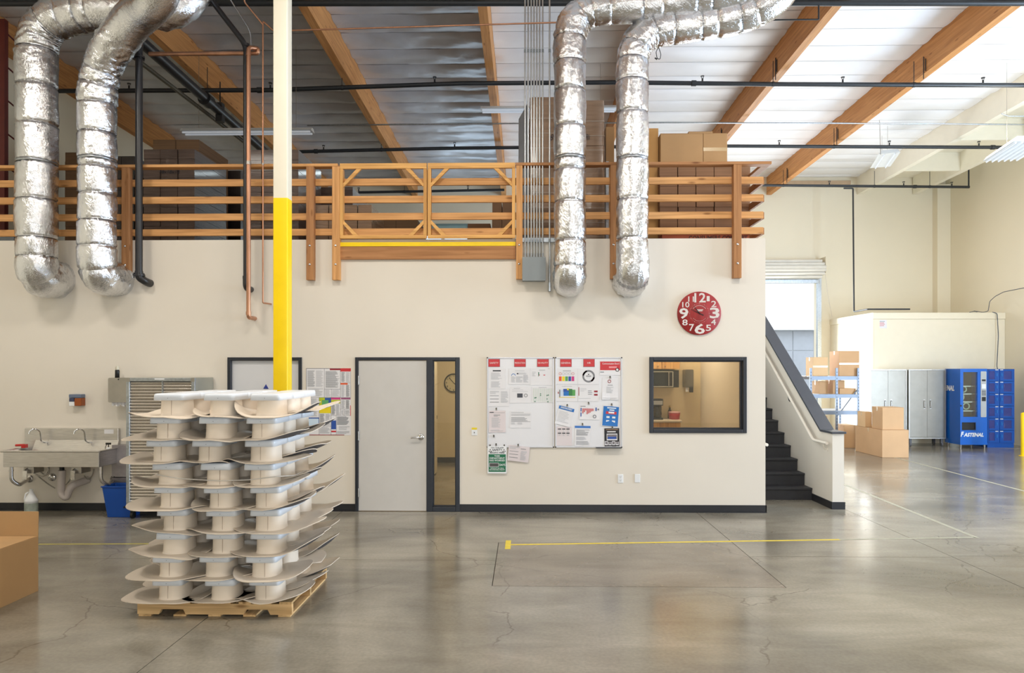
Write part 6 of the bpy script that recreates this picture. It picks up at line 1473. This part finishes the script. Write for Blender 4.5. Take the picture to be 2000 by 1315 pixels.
# ================================================================ SHELVING RACK AND CARTONS AT THE RIGHT
def carton(x0, x1, y0, y1, z0, z1, label, m_=CARDL, tape='front', group=None, name='carton', rz=0.0):
    o = thing(name, ((x0 + x1) / 2, (y0 + y1) / 2, z0), label, 'box', group)
    part('carton_body', MB().box(x0, x1, y0, y1, z0, z1 - 0.004), m_, o, bevel=0.006)
    xm_, ym = (x0 + x1) / 2, (y0 + y1) / 2
    part('flap', MB().box(x0, x1, y0, ym - 0.002, z1 - 0.0038, z1), m_, o); part('flap', MB().box(x0, x1, ym + 0.002, y1, z1 - 0.0038, z1), m_, o)
    t_ = MB().box(x0 + 0.0, x1 - 0.0, ym - 0.028, ym + 0.028, z1 + 0.0002, z1 + 0.001)
    t_.box(x0 - 0.001, x0 - 0.0001, ym - 0.028, ym + 0.028, z1 - 0.09, z1 + 0.0); t_.box(x1 + 0.0001, x1 + 0.001, ym - 0.028, ym + 0.028, z1 - 0.09, z1)
    if tape == 'band': part('tape', MB().box(x0 + 0.0, x1 - 0.0, y0 - 0.001, y0 - 0.0001, z0 + (z1 - z0) * .45, z0 + (z1 - z0) * .45 + 0.05), TAPE, o)
    part('tape', t_, TAPE, o)
    if rz: o.rotation_euler.z = rz
    return o
CARDM = mat('mid_cardboard', (204, 164, 122), 0.8, var=0.04, scale=3)
# rack: diagonal to the view -> stands square to the room, posts at its corners
rky0, rky1 = 17.35, 18.35
rkx0, rkx1 = X(1634.5, rky0), X(1674, rky0)
rkb0 = X(1577, rky1)
RK = mat('rack_grey_blue', (118, 128, 142), 0.4, 0.3, var=0.06)
rk = thing('storage_rack', ((rkb0 + rkx1) / 2, 17.85, 0), 'grey blue steel shelving rack holding cartons behind the stairs', 'rack')
lx0, lx1 = X(1577, rky0 + .2), X(1676, rky0)
ztp = Z(719, rky0)
for xx in (lx0, lx1):
    for yy in (rky0, rky1):
        up = MB().box(xx - 0.025, xx + 0.025, yy - 0.02, yy + 0.02, 0, ztp)
        for k in range(24): up.box(xx - 0.008, xx + 0.008, yy - 0.0215, yy - 0.0195, 0.1 + k * 0.075, 0.125 + k * 0.075, BLACK)
        up.mats = [RK, BLACK]; up.m = [0] * 6 + [1] * (len(up.m) - 6)
        part('upright', up, None, rk)
xm_ = X(1634, rky0)
up = MB().box(xm_ - 0.025, xm_ + 0.025, rky0 - 0.02, rky0 + 0.02, 0, ztp, RK)
for k in range(24): up.box(xm_ - 0.008, xm_ + 0.008, rky0 - 0.0215, rky0 - 0.0195, 0.1 + k * 0.075, 0.125 + k * 0.075, BLACK)
part('upright', up, None, rk)
SHZ = [Z(735, rky0), Z(770, rky0), Z(802, rky0)]
for z_ in SHZ:
    for yy in (rky0 - 0.015, rky1 - 0.02): part('beam', MB().box(lx0, lx1, yy, yy + 0.035, z_ - 0.09, z_), RK, rk)
    for yy in (0.2, 0.4, 0.6, 0.8): part('shelf_wire', MB().box(lx0, lx1, rky0 + yy, rky0 + yy + 0.012, z_ - 0.02, z_ - 0.004), SATIN, rk)
    w_ = MB(); nx_ = 24
    for i in range(nx_): xw = lx0 + 0.03 + i * (lx1 - lx0 - 0.06) / (nx_ - 1); w_.box(xw, xw + 0.006, rky0 + 0.02, rky1 - 0.02, z_ - 0.004, z_)
    part('wire_deck', w_, SATIN, rk)
part('diagonal_brace', MB().cyl((xm_ + 0.03, rky0 + 0.02, Z(812, rky0)), (lx1 - 0.02, rky0 + 0.02, Z(762, rky0)), 0.014, None, 6), RK, rk)
def cpx(pa, pb, yF, d, zb, pt, label, m_=CARDL, tape='front'):
    return carton(X(pa, yF), X(pb, yF), yF, yF + d, zb, Z(pt, yF), label, m_, tape)
cpx(1588, 1617, 17.5, 0.45, SHZ[0], 698, 'smaller carton on the top shelf of the rack', CARDL, 'band')
cpx(1639, 1678.5, 17.42, 0.55, SHZ[0], 686, 'large taped carton on the top shelf of the rack', CARDM, 'band')
cpx(1627, 1650, 17.55, 0.45, SHZ[1], 743, 'carton on the middle shelf of the rack', CARDM)
cpx(1640, 1672, 17.42, 0.5, SHZ[1], 758.5, 'flat carton lying on the middle shelf of the rack', CARDM)
cpx(1600, 1617, 17.6, 0.5, SHZ[1], 745, 'carton at the left end of the middle shelf', CARDM)
cpx(1598, 1616, 17.5, 0.45, 0.0, 812, 'pale tall carton on the floor under the rack', CARDL)
cpx(1648, 1671, 17.42, 0.5, 0.0, 830, 'carton on the floor in front of the rack, beside the half wall', CARDM)
lc = cpx(1723, 1775, 15.55, 1.25, 0.0, 839, 'long taped carton on the floor at the foot of the carton pile', CARDM)
ly0 = 15.55; lz = Z(839, ly0)
cpx(1723.5, 1765.5, 15.6, 0.47, lz + 0.002, 795.5, 'square carton on top of the long carton', CARDM)
cpx(1690, 1703, 16.3, 0.38, lz + 0.002, 804, 'narrow upright carton behind the square one in the pile', CARDL)

# ================================================================ LAMPS UNDER THE ROOF
LAMPW = mat('lamp_white', (225, 228, 228), .4, var=.02)
def strip_lamp(pa, pb, py, Y, label, lit=0.0):
    a, b = X(pa, Y), X(pb, Y); z = Z(py, Y)
    o = thing('strip_lamp', ((a + b) / 2, Y, z), label, 'lamp')
    part('reflector', MB().prism([(Y - 0.11, z - 0.01), (Y + 0.11, z - 0.01), (Y + 0.05, z + 0.05), (Y - 0.05, z + 0.05)], a, b, 'x'), LAMPW, o)
    for yy in (-0.06, 0.06): part('tube', MB().cyl((a + 0.03, Y + yy, z - 0.03), (b - 0.03, Y + yy, z - 0.03), 0.016, None, 10), emit('lamp_tube', (215, 220, 228), 0.25), o)
    for xx in (a + 0.3, b - 0.3): part('hanger_wire', MB().cyl((xx, Y, z + 0.05), (xx, Y, under(Y) + 0.45), 0.003, None, 6), SATIN, o)
    return o
strip_lamp(356, 611, 254, 12.6, 'long white strip lamp above the wrapped stacks at the left')
strip_lamp(939, 1204, 214, 13.4, 'long white strip lamp behind the right ducts')
def bay_lamp(p, L, w, label, rz=0.0, tubes=4):
    o = thing('bay_lamp', p, label, 'lamp'); x, y, z = p
    part('housing', MB().prism([(x - w / 2, z - 0.02), (x + w / 2, z - 0.02), (x + w / 2 - 0.06, z + 0.06), (x - w / 2 + 0.06, z + 0.06)], y - L / 2, y + L / 2, 'y'), LAMPW, o)
    for i in range(tubes):
        xx = x - w / 2 + w * (i + .5) / tubes
        part('tube', MB().cyl((xx, y - L / 2 + 0.03, z - 0.045), (xx, y + L / 2 - 0.03, z - 0.045), 0.016, None, 10), emit('lamp_tube', (215, 220, 228), 0.25), o)
    for s_ in (-1, 1): part('hanger_wire', MB().cyl((x, y + s_ * L * .3, z + 0.06), (x, y + s_ * L * .3, under(y) + 0.48), 0.003, None, 6), SATIN, o)
    o.rotation_euler.z = rz
    return o
p = P(1728, 312, 17.2); bay_lamp((p.x, 17.2, p.z), 1.22, 0.45, 'white hanging bay lamp below the second beam from the right', -0.3, 2)
p = P(1985, 292, 13.2); bay_lamp((p.x, 13.2, p.z), 1.25, 0.62, 'large multi-tube bay lamp at the right edge under the roof', -0.2, 6)
solo('lamp_flex', MB().tube([(X(1713, 16.6), 16.6, Z(226, 16.6)), (X(1718, 16.6), 16.6, Z(240, 16.6)), (X(1720, 16.6), 16.6, Z(306, 16.6))], 0.006, None, 6, 0.1), SATIN, 'thin white lamp flex hanging from the beam beside the bay lamp', 'cable')
solo('bent_conduit', MB().tube([(X(1956, 14), 14.0, Z(228, 14)), (X(1968, 14), 14.0, Z(233, 14)), (X(2080, 14), 14.0, Z(234, 14))], 0.012, None, 8, 0.06), GALV, 'short bent conduit on the cream ceiling at the right edge', 'conduit')

# ================================================================ LOFT STORAGE
ZL = ZT - 0.01
WRAP = mat('film_wrapped_card', (94, 76, 66), 0.3, var=0.3, scale=5, bump=0.6, bscale=14, stretch=(0.5, 0.5, 7), coat=0.15)
WRAPB = mat('film_wrapped_brown', (150, 122, 98), 0.2, var=0.16, scale=4, bump=0.4, bscale=10, stretch=(0.6, 0.6, 5), coat=0.3)
FLAT = mat('flat_carton_edges', (150, 112, 82), 0.85, var=0.22, scale=3, stretch=(0.4, 0.4, 60))
FLATD = mat('flat_carton_edges_dark', (120, 92, 66), 0.85, var=0.22, scale=3, stretch=(0.4, 0.4, 60))
def flat_stack(pa, pb, pt, Y, dep, cols, layers, label, m_, group=None, wrapm=None, seed=0, rot=0.0):
    a, b = X(pa, Y), X(pb, Y); z1 = Z(pt, Y); r = random.Random(seed); H_ = z1 - ZL - 0.12
    o = thing('carton_stack', ((a + b) / 2, Y + dep / 2, ZL), label, 'stack', group)
    part('pallet_board', MB().box(a, b, Y, Y + dep, ZL + 0.09, ZL + 0.115).box(a, b, Y, Y + 0.1, ZL, ZL + 0.089).box(a, b, Y + dep - 0.1, Y + dep, ZL, ZL + 0.089), PALW('x'), o)
    lh = H_ / layers; cwd = (b - a) / cols
    for i in range(layers):
        for c in range(cols):
            j1, j2 = r.uniform(0, .012), r.uniform(0, .012)
            part('carton_bundle', MB().box(a + c * cwd + 0.003 + j1, a + (c + 1) * cwd - 0.003, Y + j2, Y + dep - j1, ZL + 0.118 + i * lh, ZL + 0.114 + (i + 1) * lh), m_, o)
    if wrapm: pass
    if rot: o.rotation_euler.z = rot
    return o, a, b, z1
o_, a_, b_, z_ = flat_stack(279, 380, 287, 10.6, 1.15, 3, 10, 'film wrapped stack of flat cartons left of the black pipes on the loft', WRAP, seed=1)
part('marker_writing', text_mb(MB(), '18x18x12', X(312, 10.6), X(351, 10.6), Z(336, 10.6), Z(329, 10.6), 10.597, None, 0.01, .2), INKD, o_)
o_, a_, b_, z_ = flat_stack(297, 388, 268, 11.9, 1.2, 2, 11, 'taller stack of flat cartons just behind the film wrapped one', FLATD, seed=2)
flat_stack(340, 470, 330, 13.2, 1.3, 3, 8, 'dark wrapped stack at the back left of the loft', mat('dark_wrap', (56, 49, 45), .34, var=.3, scale=4, bump=.6, bscale=9, coat=.1), seed=3)
flat_stack(474, 583, 289, 10.6, 1.2, 3, 9, 'film wrapped carton stack behind the column on the loft', WRAP, seed=4)
flat_stack(590, 689, 363, 12.2, 1.1, 3, 6, 'dark wrapped stack left of the gate, rear one', WRAP, seed=5)
flat_stack(613, 726, 398, 11.0, 1.0, 4, 3, 'low wrapped stack of brown cartons behind the left gate post', WRAPB, seed=6)
flat_stack(730, 816, 428, 12.4, 1.0, 2, 3, 'low brown carton stack seen through the left gate leaf', FLATD, seed=7)
flat_stack(126, 158, 292, 12.5, 1.2, 1, 12, 'dark carton stack between the two left ducts', FLATD, seed=8)
flat_stack(210, 262, 300, 12.0, 1.3, 2, 9, 'dark stack with sloped wrapping behind the black drain pipe', mat('dark_wrap', (70, 62, 58), .14), seed=9)
flat_stack(960, 1000, 393, 13.4, 1.0, 2, 4, 'plain brown carton stack behind the right gate leaf', CARDD, seed=10)
flat_stack(912, 958, 436, 14.0, 1.0, 1, 2, 'low brown carton beside the plain stack behind the gate', CARDD, seed=11)
flat_stack(1288, 1466, 324, 10.15, 1.1, 5, 7, 'wide stack of flat cartons behind the right end of the railing', FLAT, seed=12)
# cartons on the right stack
def lbox(pa, pb, pt, pbm, Y, dep, label, m_=CARD, tape='front'):
    return carton(X(pa, Y), X(pb, Y), Y, Y + dep, Z(324, 10.15) + 0.002, Z(pt, Y), label, m_, tape)
lbox(1290, 1373, 262.5, 323.9, 10.2, 0.5, 'wide plain carton on top of the wide flat stack', CARD)
lbox(1373.6, 1420.5, 262.5, 323.9, 10.2, 0.5, 'narrower taped carton on top of the wide flat stack', CARD, 'band')
lbox(1345, 1392, 259, 323.9, 10.8, 0.3, 'carton peeking up behind the two on the wide stack', CARD)
# orange printed carton at deck level
ocz = ZL + 0.08
orr = thing('printed_carton', (X(1370, 9.9), 9.95, ZL), 'low orange printed carton at deck level below the wide flat stack', 'box')
part('carton_body', MB().box(X(1292, 9.9), X(1462, 9.9), 9.86, 10.12, ZL, ZL + 0.13), mat('orange_card', (160, 78, 48), .7, var=.1), orr)
part('lettering', text_mb(MB(), 'CONSUMERS CONCEPT', X(1345, 9.86), X(1460, 9.86), ZL + 0.03, ZL + 0.10, 9.8585, None, .03), mat('dark_brown_print', (70, 38, 28), .7, var=0), orr)
# tall wrapped gaylords
for pa, pb, pt, lab, ro in ((1034, 1112, 190, 'tall film wrapped carton pallet behind the row of conduits', 0.0), (1114, 1181, 197, 'tall film wrapped carton pallet between the right ducts', 0.0)):
    Y = 10.5; a, b = X(pa, Y), X(pb, Y); z1 = Z(pt, Y); zm = Z(325 if pa < 1100 else 285, Y)
    o = thing('wrapped_pallet_load', ((a + b) / 2, Y + .5, ZL), lab, 'pallet load')
    part('pallet_board', MB().box(a, b, Y, Y + 1.0, ZL + 0.09, ZL + 0.115).box(a, b, Y, Y + 0.1, ZL, ZL + 0.089).box(a, b, Y + .9, Y + 1.0, ZL, ZL + 0.089), PALW('x'), o)
    part('lower_carton', MB().rbox(a, b, Y, Y + 1.0, ZL + 0.116, zm - 0.01, 0.03), WRAPB, o); part('upper_carton', MB().rbox(a + 0.006, b - 0.006, Y + .005, Y + .99, zm, z1, 0.03), WRAPB, o)
    f_ = MB()
    for k in range(9):
        zz = ZL + 0.2 + k * (z1 - ZL - 0.3) / 9; f_.rbox(a - 0.003, b + 0.003, Y - 0.003, Y + 1.003, zz, zz + 0.012, 0.033)
    part('film_fold', f_, mat('film_fold', (176, 158, 140), .12, var=.1), o)
    part('marker_writing', text_mb(MB(), '8' if pa < 1100 else 'PRN', *( (X(1074, Y), X(1081, Y)) if pa < 1100 else (X(1143, Y), X(1152, Y)) ), Z(275, Y), Z(263, Y), Y - 0.004, None, 0.0, .3), INKD, o)
gs = MB().prism([(X(1012, 10.9), ZL), (X(1032, 10.9), ZL), (X(1032, 10.9), Z(198, 10.9)), (X(1013, 10.9), Z(232, 10.9))], 10.9, 11.7, 'y')
solo('wrapped_sheet_load', gs, mat('grey_wrap', (128, 132, 138), .3, var=.15, scale=3, bump=.4, bscale=6), 'grey film covered load left of the tall wrapped pallets', 'pallet load', bevel=0.02)
flat_stack(1183, 1200, 248, 11.2, 1.0, 1, 1, 'tan carton tower behind the second right duct', CARD, seed=13)
flat_stack(1263, 1286.5, 251, 10.3, 0.8, 1, 2, 'narrow tan carton tower right of the second right duct', mat('tan_card', (204, 156, 96), .8, var=.04), seed=14)
solo('grey_channel', MB().box(X(1183.5, 10.3), X(1189, 10.3), 10.3, 10.36, ZL, Z(316, 10.3)), GALV, 'upright grey channel between the two right ducts on the loft', 'post')
# transom window low in the back wall of the loft
wy = BACK - 0.03; q = wr(829, 437, 916, 472, wy)
w2 = struct('window_2', frame_mb(q[0], q[1], q[2], q[3], 0.05, wy - 0.03, BACK - 0.001), mat('teal_frame', (120, 142, 140), .5))
part('blind', MB().box(q[0] + 0.05, q[1] - 0.05, wy - 0.01, wy + 0.01, Z(459, wy), q[3] - 0.05), mat('pale_teal_blind', (150, 176, 172), .6), w2)
for a_, b_ in ((829, 864), (866, 916)): part('pane', MB().box(X(a_, wy) + 0.04, X(b_, wy) - 0.04, wy - 0.005, wy + 0.005, q[2] + 0.05, Z(459.5, wy)), emit('daylit_pane', (190, 220, 255), 1.6), w2)
# rack post at the far left
rp = thing('rack_upright', (X(7, 10.4), 10.4, ZL), 'dark red rack upright at the far left of the loft', 'rack')
rxx = X(6, 10.4)
part('upright', MB().box(rxx - 0.035, rxx + 0.035, 10.38, 10.46, ZL, 7.1), mat('rack_maroon', (96, 34, 26), .5, var=.1), rp)
for k in range(7): part('brace', MB().cyl((rxx - 0.03, 10.46, ZL + 0.3 + k * 0.5), (rxx - 0.03, 11.3, ZL + 0.1 + k * 0.5), 0.012, None, 6), mat('rack_maroon', (96, 34, 26), .5), rp)
part('upright', MB().box(rxx - 0.035, rxx + 0.035, 11.3, 11.38, ZL, 7.1), mat('rack_maroon', (96, 34, 26), .5), rp)
rb2 = thing('roller_conveyor', (X(15, 10.2), 10.2, ZL), 'grey steel conveyor frame lying behind the railing at the far left', 'conveyor')
part('side_channel', MB().box(LEFT + 0.2, X(32, 10.2), 10.15, 10.2, ZL + 0.10, ZL + 0.26), GREYB, rb2)
for k in range(9): part('roller', MB().cyl((X(32, 10.2) - 0.1 - k * 0.1, 10.21, ZL + 0.2), (X(32, 10.2) - 0.1 - k * 0.1, 10.7, ZL + 0.2), 0.025, None, 10), GALV, rb2)
part('stand', MB().box(X(28, 10.2) - .03, X(28, 10.2), 10.2, 10.6, ZL, ZL + 0.1), BLACK, rb2)

# ================================================================ FLOOR TAPE
def tape_line(p0, p1, w, label, m_=YTAPE, n=1, name='floor_tape'):
    a, b = F(*p0), F(*p1); d = (b - a).normalized(); nrm = Vector((-d.y, d.x, 0)) * w / 2
    return solo(name, MB().prism([tuple((a - nrm)[:2]), tuple((b - nrm)[:2]), tuple((b + nrm)[:2]), tuple((a + nrm)[:2])], 0.0004, 0.0012, 'z'), m_, label, 'tape')
TPF = mat('faded_tape', (166, 163, 144), .4, var=.15, scale=9)
tape_line((996, 1064.5), (1640, 1054.5), 0.045, 'long yellow floor tape line starting at the short cross piece')
tape_line((1640, 1054.5), (1904, 1050), 0.045, 'worn pale end of the long yellow tape line at the right', TPF)
a = F(991.5, 1073); b = F(991.5, 1056)
solo('floor_tape', MB().box(a.x - 0.03, a.x + 0.03, a.y, b.y, 0.0004, 0.0014), YTAPE, 'short yellow tape cross piece at the left end of the long line', 'tape')
tape_line((1908, 1051), (1650, 947), 0.055, 'worn pale floor line running back from the end of the tape', TPF)
tape_line((2060, 975), (1725, 888), 0.055, 'worn pale floor line further right, crossing the blue sheen', TPF)
tape_line((75, 1063.5), (640, 1061), 0.04, 'thin faded yellow floor line behind the pallet at the left', mat('faded_yellow_tape', (176, 164, 84), .5, var=.15))
